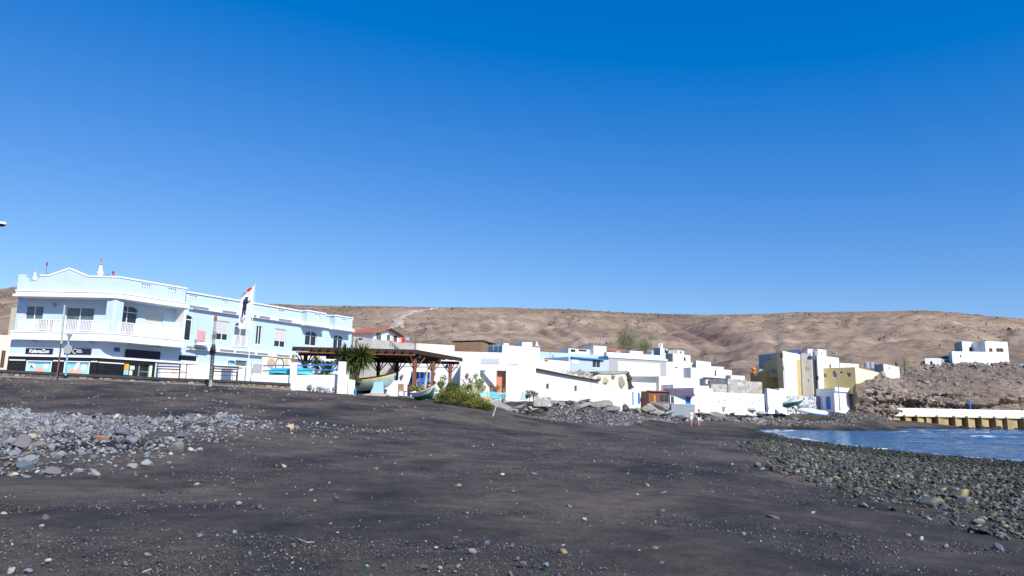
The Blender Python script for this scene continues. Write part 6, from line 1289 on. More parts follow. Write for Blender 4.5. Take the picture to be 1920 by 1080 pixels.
for x, y, lab in [(876.5, 705, 'wall-hung clay planter right of the pergola'), (754, 707, 'small wall-hung clay pot left of the blue hatch'), (814, 703, 'dark wall-hung basket beside the pergola post')]:
    f0_ = f0
    f0 = f0 if x == 876.5 else fA
    s, z = f0.sz(x, y); e_ = empty('wall_planter', f0.pt(s, z - .2, .1), lab, 'planter'); g = MB(); g.lathe([(.02, -.25), (.10, -.05), (.16, .12), (.17, .15)], 10, tuple(f0.pt(s, z, .18))); obj('pot', g, M['terracotta'] if x != 814 else M['wicker'], e_); leafclump('foliage', f0.pt(s, z + .2, .18), (.14, .12, .12), 30, .1, M['leaf_lime'], e_); f0 = f0_
# right wing of the restaurant and house fronts beside it
house('white_house', 'plain white wall block joining the restaurant to the long shed', [(968.5, 753, 63.9), (1004, 753, 65.5)], 683, 'white', [], 4, cat='house')
# ============================================================ pergola
pz = P(781, 657, 54).z; pC = P(781, 657, 54); pL = P(548, 652, 53.4); pR = P(867, 672.5, 62.7)
C0 = Vector((pC.x, pC.y, 0)); A_ = Vector((pL.x, pL.y, 0)); B_ = Vector((pR.x, pR.y, 0)); dA = (A_ - C0); dB = (B_ - C0); LA, LB = dA.length, dB.length; dA.normalize(); dB.normalize(); zP = Vector((0, 0, 1))
PE = empty('pergola', (C0.x + dA.x * LA / 2, C0.y + 5, P(777, 745, 54).z), 'dark brown timber pergola with a flat roof over the restaurant terrace', 'pergola')
g = MB(); g.prism([C0 + zP * pz, A_ + zP * pz, A_ + dB * LB + zP * pz, B_ + zP * pz], (0, 0, .06)); obj('roof_boards', g, M['wood_dark'], PE)
g = MB(); zb = pz - .14
g.bar(C0 + zP * zb, A_ + zP * zb, .06, .26); g.bar(C0 + zP * zb - dB * -.0, B_ + zP * zb, .06, .26); obj('fascia', g, M['wood_post'] if False else M['wood_dark'], PE)
g = MB(); g.bar(C0 + dB * .02 + dA * .1 + zP * (pz - .36) - dB * .0, A_ - dA * .3 + zP * (pz - .36), .05, .10); obj('lit_trim', g, M['wood_post'], PE)
for k in range(15):
    q = (k + .5) / 15; g = MB(); g.bar(C0 + dA * (LA * q) - dB * .25 + zP * (pz - .10), C0 + dA * (LA * q) + dB * LB + zP * (pz - .10), .09, .16); obj('rafter', g, M['wood_dark'], PE)
zr = pz - .30
for q in (.09, .5, .93): g = MB(); a = C0 + dB * (LB * q); g.bar(a + dA * .0 + zP * (zr - .14), a + dA * LA + zP * (zr - .14), .16, .26); obj('beam', g, M['wood_dark'], PE)
zg = PE.location.z
def post(p, zfoot, mk, n_=None):
    g = MB(); g.box((p.x, p.y, (zfoot + zr - .25) / 2), (.105, .105, (zr - .25 - zfoot) / 2), (dA, dB, zP)); o = obj('post', g, M[mk], PE)
    for d_ in (dA, -dA, dB, -dB):
        g = MB(); g.bar(Vector((p.x, p.y, zr - 1.05)) + d_ * .1, Vector((p.x, p.y, zr - .2)) + d_ * .78, .07, .09); obj('brace', g, M['wood_dark'] if mk == 'wood_dark' else M['wood_post'], o)
def onplan(px, q):     # along dA at row q of dB, at pixel column px
    a = C0 + dB * (LB * q); f_ = Face(a + dA * LA, a); s, z = f_.sz(px, 700); return f_.pt(s, 0)
for px_, q, mk in [(571, .09, 'wood_dark'), (613, .93, 'wood_dark'), (709, .93, 'wood_dark'), (744, .93, 'wood_dark')]: p = onplan(px_, q); post(p, tz(p.x, p.y) - .6, mk)  # these posts take the dark wood as painted shade under the roof
fB = Face(C0 + dA * .45, B_ + dA * .45)
for px_ in (777, 811, 844): s, z = fB.sz(px_, 700); p = fB.pt(s, 0); post(p, min(zg, tz(p.x, p.y)) - .3, 'wood_post')
# lanterns on posts
for px_, y in ((745.5, 694), (808, 690), (841, 688)):
    p = P(px_ - 4, y, 56 if px_ < 800 else 58.5); g = MB(); g.lathe([(.02, .2), (.09, .14), (.10, 0), (.05, -.14)], 8, tuple(p)); g.bar(p + Vector((0, 0, .18)), p + Vector((.18, .1, .25)), .03); tag(obj('lantern', g, M['black']), 'small black lantern hanging on the %s pergola post' % {745.5: 'dark rear', 808: 'middle brown', 841: 'right brown'}[px_], 'lantern')
# terrace floor and low walls
zT = P(777, 745, 54).z - .06
tf = MB(); f_ = Face(P(667, 738, 52.5), P(800, 746, 52.5)); a, b_ = f_.a, f_.b; tf.prism([(a.x, a.y, zT - .6), (b_.x + 1.0, b_.y, zT - .6), (b_.x + 9, b_.y + 16, zT - .6), (a.x, a.y + 17, zT - .6)], (0, 0, .62)); tag(obj('terrace_floor', tf, M['concrete']), kind='structure')
slabwall('low_wall', [(718, 54.3), (746, 54.5)], [714, 713], [742, 743], .25, M['white'], 'low white terrace wall beside the grey boat cradle')
# ============================================================ boats
a = P(662, 738, 53.4); b_ = P(742, 729, 53.4); e = empty('rowing_boat', a, 'grey-green wooden boat with a yellow stripe raised on a light blue cradle', 'boat')
Lb_ = 3.6; T_ = frame_T(P(656, 737, 53.4), (P(734, 728, 52.6) - P(656, 737, 53.4)), (0, .22, 1))
boat(e, T_, 3.75, 1.5, .80, [('hull', 0, 7, M['boat_grey']), ('stripe', 7, 8, M['yellow']), ('top_strake', 8, 9, M['wood_dark'])], sheer=.30)
g = MB(); g.bar(P(737, 712, 52.8), P(742, 704, 52.6), .07, .12); obj('stem_post', g, M['blue_rail'], e)
g = MB(); cr = [P(*q, 52.3) for q in [(694, 737), (699, 727), (701, 717), (718, 716), (719, 738)]]; g.prism(cr, (0, .25, 0)); tag(obj('boat_cradle', g, M['boat_blue']), 'light blue shaped cradle board under the raised boat', 'cradle')
g = MB(); g.prism([P(*q, 52.2) for q in [(676, 741), (690, 738), (712, 736.5), (730, 740), (722, 743), (690, 743)]], (0, .5, 0)); tag(obj('sand_mound', g, M['concrete_tan'] if False else mat('pale_sand', (.5, .42, .33), .95, .1, 3)), kind='structure')
e = empty('green_boat', P(790, 752, 49.5), 'small white and green wooden boat used as a planter by the bush', 'boat'); 
T_ = frame_T(P(785.5, 752.5, 50.3), (P(823, 746.5, 48.6) - P(785.5, 752.5, 50.3)), (-.12, -.38, 1)); boat(e, T_, 2.05, 1.0, .72, [('hull', 0, 5, M['boat_green']), ('topside', 5, 9, M['white_clean'])], sheer=.12, transom=.45)
leafclump('planted_leaves', P(802, 731, 49.2), (.75, .3, .16), 160, .22, M['leaf_lime'], e)
e = empty('driftwood_mast', P(797, 730, 49.4), 'pale driftwood pole standing up out of the green boat', 'pole'); g = MB(); g.tube([P(796, 731, 49.6), P(799, 708, 49.6), P(802.5, 686, 49.6)], [.11, .08, .03], 8); obj('pole', g, mat('pale_driftwood', (.55, .47, .30), .85, .2, 6), e)
# lime leaf plant left of the green boat
leafclump('yucca_bush', P(779, 728, 50.2), (.42, .3, .25), 120, .28, M['leaf_lime']); tag(bpy.data.objects['yucca_bush'], 'lime green leafy plant left of the green boat bow', 'plant')
# ============================================================ green sprawling bush and cacti
def bush(name, label, cells, m, n_=900, ls=.16, cat='bush', par=None):
    """cells: (px, py, d, rx, rz) lobes"""
    c0 = P(*cells[0][:3]); c0.z = tz(c0.x, c0.y); e_ = empty(name, c0, label, cat)
    g = MB()
    for (x, y, d_, rx, rz) in cells: p = P(x, y, d_); zf = tz(p.x, p.y); g.tube([(p.x, p.y, zf - .1), (p.x + rng.uniform(-.1, .1), p.y, (zf + p.z) / 2), p], [.05, .035, .015], 5)
    obj('stems', g, M['bark'], e_)
    for i, (x, y, d_, rx, rz) in enumerate(cells): leafclump('foliage', P(x, y, d_), (rx, rx * .8, rz), n_, ls, M[m[i % len(m)]], e_, up=.5)
    return e_
bush('sprawling_bush', 'wide sprawling green and yellowish bush spilling down onto the black sand', [(845, 738, 49.5, .9, .55), (862, 744, 49.2, 1.0, .55), (880, 749, 49, 1.0, .5), (898, 756, 48.6, .9, .38), (830, 746, 49, .7, .4), (912, 762, 48.3, .55, .22), (850, 726, 50, .55, .4)], ['leaf', 'leaf_lime', 'leaf', 'leaf_lime', 'leaf', 'leaf', 'leaf_dark'], 1500, .13)
M['leaf_cactus'] = mat('cactus_green', (.30, .32, .16), .6, .3, 5)
def cactus(x, y0, y1, d_, lab, n_=6, w=.3):
    b_ = P(x, y1, d_); h = P(x, y0, d_).z - b_.z; e_ = empty('cactus', b_, lab, 'cactus'); g = MB()
    for i in range(n_):
        a = rng.uniform(0, 6.28); r = rng.uniform(.1, w); hh = h * rng.uniform(.6, 1) if i else h; p1 = b_ + Vector((math.cos(a) * r * .6, math.sin(a) * r * .4, hh * .45)); p2 = b_ + Vector((math.cos(a) * r * 1.5, math.sin(a) * r, hh))
        g.tube([b_, p1, p2], [.07, .08, .05], 7)
    obj('stems', g, M['leaf_cactus'], e_)
    for i in range(n_): leafclump('spiky_leaves', b_ + Vector((rng.uniform(-w, w) * 1.3, rng.uniform(-w, w), h * rng.uniform(.45, 1))), (.2, .15, .25), 40, .2, M['leaf_cactus' if i % 2 else 'leaf'], e_, up=.9)
cactus(888, 712, 747, 50.5, 'tall pale euphorbia with open branches above the bush', 9, .65); cactus(896, 705, 747, 51.5, 'dark green branching cactus beside the white doorway', 5, .25); cactus(827, 706, 740, 51, 'slender green plant rising between the boat and the bush', 5, .15); cactus(866, 726, 742, 50.2, 'short yucca tuft in the middle of the bush', 4, .3)
# ============================================================ yuccas
def yucca(x, ybase, d_, heads, lab, nl=170, ll=.85, lean=0):
    b_ = P(x, ybase, d_); e_ = empty('yucca_tree', b_, lab, 'tree')
    for i, (hx, hy, s_) in enumerate(heads):
        c = P(hx, hy, d_ + rng.uniform(-.3, .3)); g = MB(); mid_ = b_ + (c - b_) * .55 + Vector(((x - hx) * .004, 0, 0)); g.tube([b_, mid_, c], [.15, .11, .09], 9); obj('trunk', g, M['bark'], e_)
        n_ = int(nl * s_); d = rng.normal(size=(n_, 3)); d[:, 2] = d[:, 2] * .8 + .25; d /= np.linalg.norm(d, axis=1)[:, None]; L_ = ll * s_ * rng.uniform(.75, 1.1, n_); vs = []; fs2 = []
        cc_ = np.array(c)
        for j in range(n_):
            t0 = cc_ + d[j] * .05 + np.array([0, 0, rng.uniform(-.15, .15)]); sd = np.cross(d[j], [0, 0, 1]); sd /= (np.linalg.norm(sd) + 1e-6); m1 = t0 + d[j] * L_[j] * .55 + np.array([0, 0, -.04]); t1 = t0 + d[j] * L_[j] + np.array([0, 0, -.16 * L_[j] * (1.2 - d[j][2])]); wd_ = .042
            o_ = len(vs); vs += [t0 - sd * wd_ * .7, t0 + sd * wd_ * .7, m1 + sd * wd_, t1, m1 - sd * wd_]; fs2.append((o_, o_ + 1, o_ + 2, o_ + 3, o_ + 4))
        g = MB(); g.add(vs, fs2); obj('crown', g, M['leaf_dark' if i % 2 else 'leaf'], e_, fixn=False)
yucca(668, 722, 52.2, [(677, 667, 1.25), (648, 668, 1.15), (660, 682, .8), (676, 676, .9)], 'large yucca with two bushy crowns in front of the pergola', 170, 1.0)
yucca(592, 712, 53.2, [(594, 681, .85), (572, 690, .7), (618, 688, .7), (606, 696, .6)], 'smaller yucca behind the blue rails of the seafront wall', 120, .8)
bush('leafy_shrub', 'leafy green shrub with white blossoms between the wall end and the palm', [(657, 701, 52, .42, .38), (664, 708, 51.8, .33, .3), (655, 712, 51.8, .3, .25)], ['leaf', 'leaf_dark'], 130, .16, 'shrub')
potplant(672, 708, 724, 51.9, 'dark pot with a small plant at the foot of the large yucca', .25, 'leaf_dark', 'black')
g = MB(); g.tube([P(666.5, 740, 51.3), P(667, 727, 51.3)], .06, 6); tag(obj('blue_stub', g, M['blue_rail']), 'short bright blue pipe stub beside the end of the seafront wall', 'pipe')
# restaurant furniture
def chair(x, yb, d_, lab, m='wicker', rz=0):
    b_ = P(x, yb, d_); e_ = empty('chair', b_, lab, 'chair'); c_, s_ = math.cos(rz), math.sin(rz); X_, Y_ = Vector((c_, s_, 0)), Vector((-s_, c_, 0))
    g = MB(); g.box(b_ + zP * .44, (.22, .22, .025), (X_, Y_, zP)); obj('seat', g, M[m], e_); g = MB(); g.box(b_ + Y_ * -.22 + zP * .72, (.22, .02, .24), (X_, Y_, zP)); obj('backrest', g, M[m], e_)
    for a in (-1, 1):
        for c in (-1, 1): g = MB(); g.bar(b_ + X_ * .2 * a + Y_ * .2 * c, b_ + X_ * .2 * a + Y_ * .2 * c + zP * (.42 if c > 0 else .9), .035); obj('leg', g, M['metal'], e_)
    return e_
chair(751.5, 744, 53.2, 'wicker-backed chair seen from behind at the left end of the terrace'); chair(765, 745, 54, 'dark chair partly behind the front pergola post', 'bench', .7); chair(796, 743, 56, 'blue-grey chair under the middle of the pergola', 'metal', 2.4)
def table(x, yb, d_, lab, m='blue_rail'):
    b_ = P(x, yb, d_); e_ = empty('table', b_, lab, 'table'); g = MB(); g.box(b_ + zP * .74, (.5, .4, .025)); obj('tabletop', g, M[m], e_)
    for a in (-1, 1):
        for c in (-1, 1): g = MB(); g.bar(b_ + Vector((.42 * a, .32 * c, 0)), b_ + Vector((.42 * a, .32 * c, .72)), .05); obj('leg', g, M[m], e_)
table(790, 743, 56, 'blue table among the guests under the pergola'); table(858, 745, 58, 'light blue table half hidden behind the bush', 'boat_blue')
e = empty('parasol_folded', P(769, 745, 55), 'closed dark blue parasol standing beside the blue hatch', 'parasol'); g = MB(); g.tube([P(766, 745, 55), P(770, 722, 55), P(773, 702, 55)], [.10, .2, .06], 8); obj('canopy', g, M['blue_dark'], e); g = MB(); g.tube([P(766, 747, 55), P(774, 698, 55)], .025, 6); obj('pole', g, M['metal'], e)
# leaning stick and slab on the beach
a = P(921, 789, 44.5); b_ = P(930, 763, 45); g = MB(); g.tube([a, b_], .045, 8); tag(obj('leaning_stick', g, M['wood_grey']), 'grey wooden stick leaning out of the sand below the bush', 'stick')
g = MB(); g.prism([P(900, 751, 61), P(930, 750.5, 61.5), P(972, 768, 56), P(958, 771.5, 55), P(930, 762, 57)], (0, .1, -.3)); tag(obj('stone_ramp', g, M['concrete']), 'pale sloping stone ramp below the courtyard opening', 'ramp')
g = MB(); p0, p1 = P(1012, 745, 60), P(1020, 762, 60); g.box((p0 + p1) / 2, (.75, .6, .42)); tag(obj('masonry_block', g, M['rubble_pale'], bevel=.08), 'broken chunk of stone masonry among the boulders', 'masonry')
for x, y0, y1, lab in [(980, 734, 750, 'light blue plastic sheet by the small bush, left one'), (1017, 745, 757, 'light blue strip of plastic right of the masonry chunk')]:
    c_ = P(x, (y0 + y1) / 2, 59.5); h = (P(x, y0, 59.5).z - P(x, y1, 59.5).z) / 2; g = MB(); g.prism([c_ + Vector((-.22, 0, -h)), c_ + Vector((.2, 0, -h * .9)), c_ + Vector((.25, 0, h * .7)), c_ + Vector((-.05, 0, h))], (0, .08, 0)); tag(obj('plastic_drum', g, M['boat_blue'], bevel=.03), lab, 'plastic')
bush('small_bush', 'small green bush growing on the boulders before the white wall', [(992, 738, 60.5, .5, .35), (1001, 740, 60.5, .4, .32), (987, 743, 60.3, .35, .22)], ['leaf', 'leaf_dark'], 160, .18)
e = empty('litter_bin', P(1140, 776, 69), 'small dark green litter bin in front of the boulders', 'bin'); b_ = P(1139, 778, 69); g = MB(); g.lathe([(.2, 0), (.24, .75), (.26, .78), (.26, .84), (.05, .95)], 12, tuple(b_)); obj('bin_body', g, mat('bin_green', (.05, .12, .11), .5, .15, 4), e); g = MB(); g.bar(b_ + Vector((-.3, .05, 0)), b_ + Vector((-.3, .05, 1.0)), .05); obj('bin_post', g, M['metal'], e)
# ============================================================ long old shed with the sloping top
e = empty('long_white_shed', P(1090, 755, 75), 'long old white shed wall with two tiny windows and a broken right end', 'building')
# the wall recedes; its eave drops towards the right
LS = [(1001, 65.6, 691.5, 752), (1060, 72.5, 702.8, 756.5), (1121, 80.5, 713.5, 760), (1187, 88, 731, 765)]
fS = Face(P(1001, 752, 65.6), P(1187, 765, 88)); wn2 = []
zb = P(1001, 752, 65.6).z - 1.2; top = [fS.sz(x, y) for x, y in [(1001.5, 691.5), (1060, 703), (1121, 713.5)]]
g = MB(); h1 = fS.rect(1024, 719.5, 1029.5, 729); h2 = fS.rect(1077, 723, 1082, 733.5); zlow = min(top[2][1], fS.sz(1121, 713.5)[1])
wall(g, fS, top[0][0], fS.L, zb, fS.sz(1187, 731)[1], [h for h in (h1, h2) if True], .25)
zL = fS.sz(1187, 731)[1]
up = [fS.pt(top[0][0], zL), fS.pt(fS.L, zL), fS.pt(fS.sz(1124, 722)[0], zL + .02), fS.pt(fS.sz(1121, 713.5)[0], top[2][1])] + [fS.pt(*top[1]), fS.pt(*top[0])]
up = [fS.pt(top[0][0], zL), fS.pt(fS.sz(1126, 722)[0], zL), fS.pt(top[2][0], top[2][1]), fS.pt(*top[1]), fS.pt(*top[0])]
g.prism(up, -fS.n * .3); quad(g, fS.pt(fS.L, 0), fS.pt(fS.L, 0) - fS.n * 4, zb, zL); quad(g, fS.pt(0, 0) - fS.n * 4, fS.pt(fS.L, 0) - fS.n * 4, zb, zL); obj('wall', g, M['white_old'], e, fixn=False)
for h in (h1, h2): opening(fS, h, 'wt', e)
g = MB(); [g.bar(fS.pt(*top[i], .12), fS.pt(*top[i + 1], .12), .5, .07) for i in (0, 1)]; obj('eave', g, M['wood_dark'], e)
rf = MB(); bk = -fS.n * 4.2 + zP * 1.5; rf.add([fS.pt(*top[0], -.1), fS.pt(*top[2], -.1), fS.pt(*top[2], -.1) + bk, fS.pt(*top[0], -.1) + bk], [(0, 1, 2, 3)]); obj('roof', rf, M['pale_cream'], e)
# broken end: beige masonry with stones and dark slab
xr = [(1118, 714), (1131, 704), (1172, 698), (1180, 706), (1185, 722), (1186, 731), (1124, 731)]
fR = fS.off(-.35); g = MB(); g.prism([fR.pt(*fR.sz(x, y)) for x, y in [(1110, 716), (1122, 703), (1174, 699), (1178, 708), (1177, 727), (1178, 733), (1118, 733)]], -fR.n * .5); obj('broken_masonry', g, M['pale_cream'], e)
for x, y, rx, ry, c_ in [(1134, 714, 8, 6.5, (.40, .35, .29)), (1163, 715, 12, 12, (.36, .34, .30)), (1148, 707, 4.2, 4.5, (.22, .22, .22)), (1122, 708, 6, 4, (.42, .37, .32))]:
    s, z = fR.sz(x, y); wx_ = rx * 84 / F * 1.5; wz = ry * 84 / F; v = stone_shape(ico3, int(x)) ; g = MB(); g.add([fR.pt(s + q[0] * wx_, z + q[2] * wz, q[1] * .35 + .05) for q in v], [tuple(f_) for f_ in ico3[1]]); obj('embedded_boulder', g, mat('embedded_rock', c_, .9, .25, 2, .5, 6), e)
g = MB(); g.prism([fR.pt(*fR.sz(x, y), .1) for x, y in [(1118, 697), (1148, 695.5), (1177, 695), (1178, 699.5), (1150, 701.5), (1126, 701)]], -fR.n * 1.8); obj('roof_slab', g, M['concrete'], e)
g = MB()
for i in range(26): x, y = 1175 + rng.uniform(-2.5, 3.5) + i * .25, 699 + i * 1.15; s, z = fR.sz(x, y); v = stone_shape(ico1, 40 + i % 7) * rng.uniform(.15, .32); g.add([tuple(np.array(fR.pt(s, z, .1)) + q) for q in v], [tuple(f_) for f_ in ico1[1]])
obj('rubble_edge', g, mat('dark_rubble', (.07, .06, .05), .9, .6, 3, .6, 6), e)
rub = MB()
for i in range(60): x = rng.uniform(1072, 1130); y = np.interp(x, [1072, 1130], [705, 709]) + rng.uniform(-9, 1) * min(1, (x - 1060) / 40); s, z = fS.sz(x, y); v = stone_shape(ico1, 60 + i % 9) * rng.uniform(.12, .45); rub.add([tuple(np.array(fS.pt(s, z, -.9 + rng.uniform(-.6, .2))) + q) for q in v], [tuple(f_) for f_ in ico1[1]])
tag(obj('rubble_pile', rub, M['rubble_pale']), 'heap of pale broken masonry on top of the long shed', 'rubble', None, 'stuff')
# ============================================================ town rows: (name, label, pts, ytop, mats, wins, back)
hs_ = []
def H(*a, **k):
    a = list(a)
    if a[4] == 'white' and len(hs_) % 2: a[4] = 'white_old'
    hs_.append(house(*a, **k)); return hs_[-1]
H('white_house', 'white stepped house top with a small chimney stack right of the timber hut', [(941, 690, 92), (1012, 690, 95)], 647, 'white', [], 6)
for (x0, x1, y0, y1, lab) in [(944, 954, 643, 650, 'small white roof box left of the dish'), (979, 998, 641, 650, 'white roof room under the satellite dish')]: H('roof_room', lab, [(x0, y1 + 4, 94.5), (x1, y1 + 4, 95)], y0, 'white', [], 2.5, cat='roof room')
g = MB(); p = P(1006, 640, 95); g.prism([P(1001, 648, 95), P(1004, 648, 95), P(1006, 640, 95), P(1008, 641, 95), P(1010, 648, 95), P(1014, 650, 95)], (0, .8, 0)); tag(obj('white_gable', g, M['white']), 'small pointed white gable left of the pale blue building', 'gable')
e = empty('satellite_dish', P(981, 640, 95.5), 'white satellite dish above the roof room behind the restaurant', 'dish'); g = MB(); g.lathe([(.02, -.1), (.3, -.04), (.45, .05)], 14, tuple(P(981, 637, 95.5))); obj('dish', g, M['white_clean'], e); g = MB(); g.tube([P(981, 643, 95.5), P(981, 637, 95.5)], .04, 6); obj('mast', g, M['metal'], e)
H('white_house', 'low white house with one small orange window and a thin slanted roof edge', [(968, 712, 76), (1068, 715, 82)], 669, 'white', [(0, 1021, 671.5, 1027.5, 678, 'wo')], 6)
e_, f_, z_ = H('pale_blue_house', 'long pale blue house wall behind the low white house', [(968, 700, 98), (1141, 704, 104)], 657, 'blue_light', [], 8)
e_, f_, z_ = H('pale_blue_annex', 'pale blue single-storey front with a white panelled window', [(1066, 708, 94), (1142, 710, 99)], 669, 'blue_light', [(0, 1111, 673, 1126, 689.5, 'w')], 5)
g = MB(); f_[0].box(g, .3, f_[0].L - 1.2, z_ - .12, z_ + .04, .0, .35); obj('eave', g, M['blue_rail'], e_); face_sheet(f_[0], (1072, 674, 1084, 682), .02, 'white_clean', e_, 'white_shutter')
H('roof_room', 'white box-shaped roof room above the pale blue house', [(1113, 662, 104), (1137, 662, 105)], 648, 'white', [], 3, cat='roof room')
H('roof_terrace', 'white roof terrace parapet left of the roof box on the pale blue house', [(1066, 663, 103), (1112, 663, 105)], 653, 'white_old', [(0, 1070, 655, 1079, 660, 'dark'), (0, 1085, 655.5, 1100, 659, 'louvre')], 3, cat='roof terrace')
g = MB(); g.prism([P(1138, 655, 106), P(1160, 661, 108), P(1180, 664, 112), P(1176, 659, 118), P(1150, 655, 118)], (0, 0, .2)); tag(obj('red_roof', g, M['tile_roof']), 'sliver of red tiled roof between the blue house and the trees', 'roof')
e_, f_, z_ = H('garage_building', 'long pale grey flat building with a wide panelled white shutter front', [(1141, 718, 101), (1250, 722, 106)], 667, 'white_grey', [(0, 1159, 678, 1239, 705, 'shut'), (0, 1199, 709, 1206.5, 714, 'dark'), (0, 1211, 709, 1236, 714, 'dark')], 9, cat='building')
g = MB(); f_[0].box(g, -.1, f_[0].L + .1, z_ - .02, z_ + .55, -1, -.3); f_[0].box(g, -.15, f_[0].L + .15, z_ - .25, z_, .0, .15); obj('roof_band', g, M['white'], e_)
H('roof_room', 'small white box on the roof of the grey garage building', [(1181, 668, 104), (1206, 668, 105)], 657.5, 'white', [], 3, cat='roof room')
# upper houses on the slope
e_, f_, z_ = H('chimney_house', 'small pale house with a chimney and one dark window high on the slope', [(1226, 668, 124), (1238, 668, 122), (1252, 668, 125)], 651.5, ['white_grey', 'white'], [(1, 1246, 654, 1249, 662, 'doorD')])  # left wall greyed to stand for shade
H('chimney', 'square white chimney of the small house high on the slope', [(1234, 652, 123.5), (1240, 652, 123.2)], 643.5, 'white', [], .8, cat='chimney', dz=.5)
e_, f_, z_ = H('roof_shelter', 'dark green framed shelter beside the chimney house', [(1252, 670, 124), (1271, 670, 126)], 657, 'green_dark', [(0, 1255, 659, 1259, 662.5, 'dark'), (0, 1261, 659, 1265, 662.5, 'dark')], 4, cat='shelter')
H('white_hut', 'tiny white hut with one window beside the green shelter', [(1270, 672, 123), (1283, 672, 125)], 656, 'white', [(0, 1275, 659, 1278, 663, 'wg')], 4, cat='hut')
e_, f_, z_ = H('block_house', 'grey block and white house with a dark stair opening below the tiny hut', [(1248, 690, 120), (1262, 690, 118), (1295, 690, 122)], 662.5, ['block', 'white'], [(1, 1282, 670, 1286, 677, 'dark')])
tag(e_, 'grey block and white house with a dark stair opening below the tiny hut')
H('white_house', 'wide white house above the stone wall, left half of the stepped white cluster', [(1250, 720, 110.5), (1303, 720, 112)], 678, 'white', [(0, 1265, 688.5, 1271, 690, 'dark')], 8)
H('white_house', 'tall white box house at the top of the stepped cluster', [(1303, 715, 112), (1306, 716, 111), (1334, 716, 114)], 676, ['white_grey', 'white'], [])  # grey plaster paints shade on the narrow left side
H('white_house', 'broad white house below the tall box with a shaded corner door', [(1296, 728, 110), (1361, 730, 114)], 689, 'white', [(0, 1340, 694, 1343, 705, 'wg')], 5)
H('white_house', 'white house with a brown roof strip, third step of the cluster', [(1334, 728, 119), (1358, 728, 120)], 687, 'white', [], 7, roofm='maroon')
H('white_house', 'small white box house, fourth step of the descending cluster', [(1357, 726, 117), (1373, 726, 118)], 693, 'white', [], 6)
H('white_house', 'lowest white box house at the right end of the descending cluster', [(1371, 726, 114), (1397, 727, 116)], 703.5, 'white', [], 6)
e_, f_, z_ = H('ruined_room', 'cream roofless room with a dark doorway under a thin brown eave', [(1324, 736, 106), (1362, 738, 109)], 709, 'cream', [(0, 1345, 712, 1353, 719, 'dark'), (0, 1327, 713, 1333, 720, 'doorD')], 4)
g = MB(); f_[0].box(g, -.1, f_[0].L + .1, z_, z_ + .12, -.5, .3); obj('eave', g, M['wood_dark'], e_)
H('stone_wall_house', 'unplastered beige stone building right of the long dark window', [(1236, 748, 98), (1313, 750, 103)], 705.5, 'pale_cream', [(0, 1302, 712, 1312, 720, 'shut')], 6)
H('stone_ruin', 'grey dry-stone ruin with a rounded corner under the cream room', [(1334, 742, 102), (1364, 743, 104)], 719.5, 'rubble_pale', [], 3, cat='ruin')
H('stone_ruin', 'pale stepped stone ruin above the holed white wall', [(1366, 744, 104), (1402, 745, 107)], 710, 'rubble_pale', [], 4, cat='ruin'); H('stone_ruin', 'low grey stone ruin left of the ochre terrace', [(1400, 744, 107), (1430, 745, 108)], 715, 'rubble_pale', [], 4, cat='ruin')
H('white_house', 'white narrow house behind the blue doors with a pale roof slab', [(1183, 752, 97), (1248, 754, 99)], 716.5, 'white', [], 5)
H('white_house', 'tall plain white block wall right of the grey painted wall', [(1302, 775, 91.5), (1338, 777, 93)], 727, 'white_old', [], 6); H('white_house', 'white block with a thin roof ledge above the blue shutter', [(1263, 752, 96), (1330, 753, 99)], 721, 'white', [], 4)
# front row: blue doors, cabin, shelter
H('blue_door_house', 'small white house with three narrow bright blue doors', [(1185, 766, 87.5), (1217, 767, 89)], 728, 'white', [(0, 1185.6, 735, 1188, 760, 'door'), (0, 1196, 737, 1199.8, 757.5, 'door'), (0, 1206.5, 739, 1210, 757.8, 'door')], 4)
e_, f_, z_ = H('timber_cabin', 'brown timber cabin with an orange door and grey glass front', [(1216.5, 765, 87), (1255, 766, 88.5)], 733.5, 'wood_post', [(0, 1226, 740, 1230, 755.5, 'doorP'), (0, 1236.5, 739.5, 1254.5, 755, 'wg')], 4, cat='cabin', roofm='maroon')
for c in e_.children_recursive:
    if c.name.startswith('door'): c.data = c.data.copy(); c.data.materials.clear(); c.data.materials.append(M['orange'])
g = MB(); f_[0].box(g, -.1, f_[0].L, z_ - .04, z_ + .1, -.3, .25); obj('eave', g, M['maroon'], e_)
e_, f_, z_ = H('white_house', 'low white house with a bright blue shutter under a maroon sloping roof', [(1257, 766, 88.5), (1303, 768, 91)], 742, 'white_old', [(0, 1258, 740, 1264, 757, 'wg'), (0, 1285.5, 744, 1295, 757.5, 'door')], 4)
g = MB(); a, b_ = P(1255, 734.5, 88), P(1304, 742, 89.5); g.prism([a, b_, b_ + Vector((.3, 2.4, .35)), a + Vector((-.2, 2.4, .35))], (0, 0, .1)); obj('roof_sheet', g, M['maroon'], e_)
slabwall('grey_wall', [(1259, 85.5), (1303, 87.5)], [757, 758.5], [775, 773], .3, M['grey_wall'], 'plain grey painted block wall below the blue shutter')
slabwall('terrace_base', [(1214, 86.3), (1259, 86.6)], [756.5, 757], [772, 773], .4, M['concrete'], 'rough stone terrace base beneath the timber cabin')
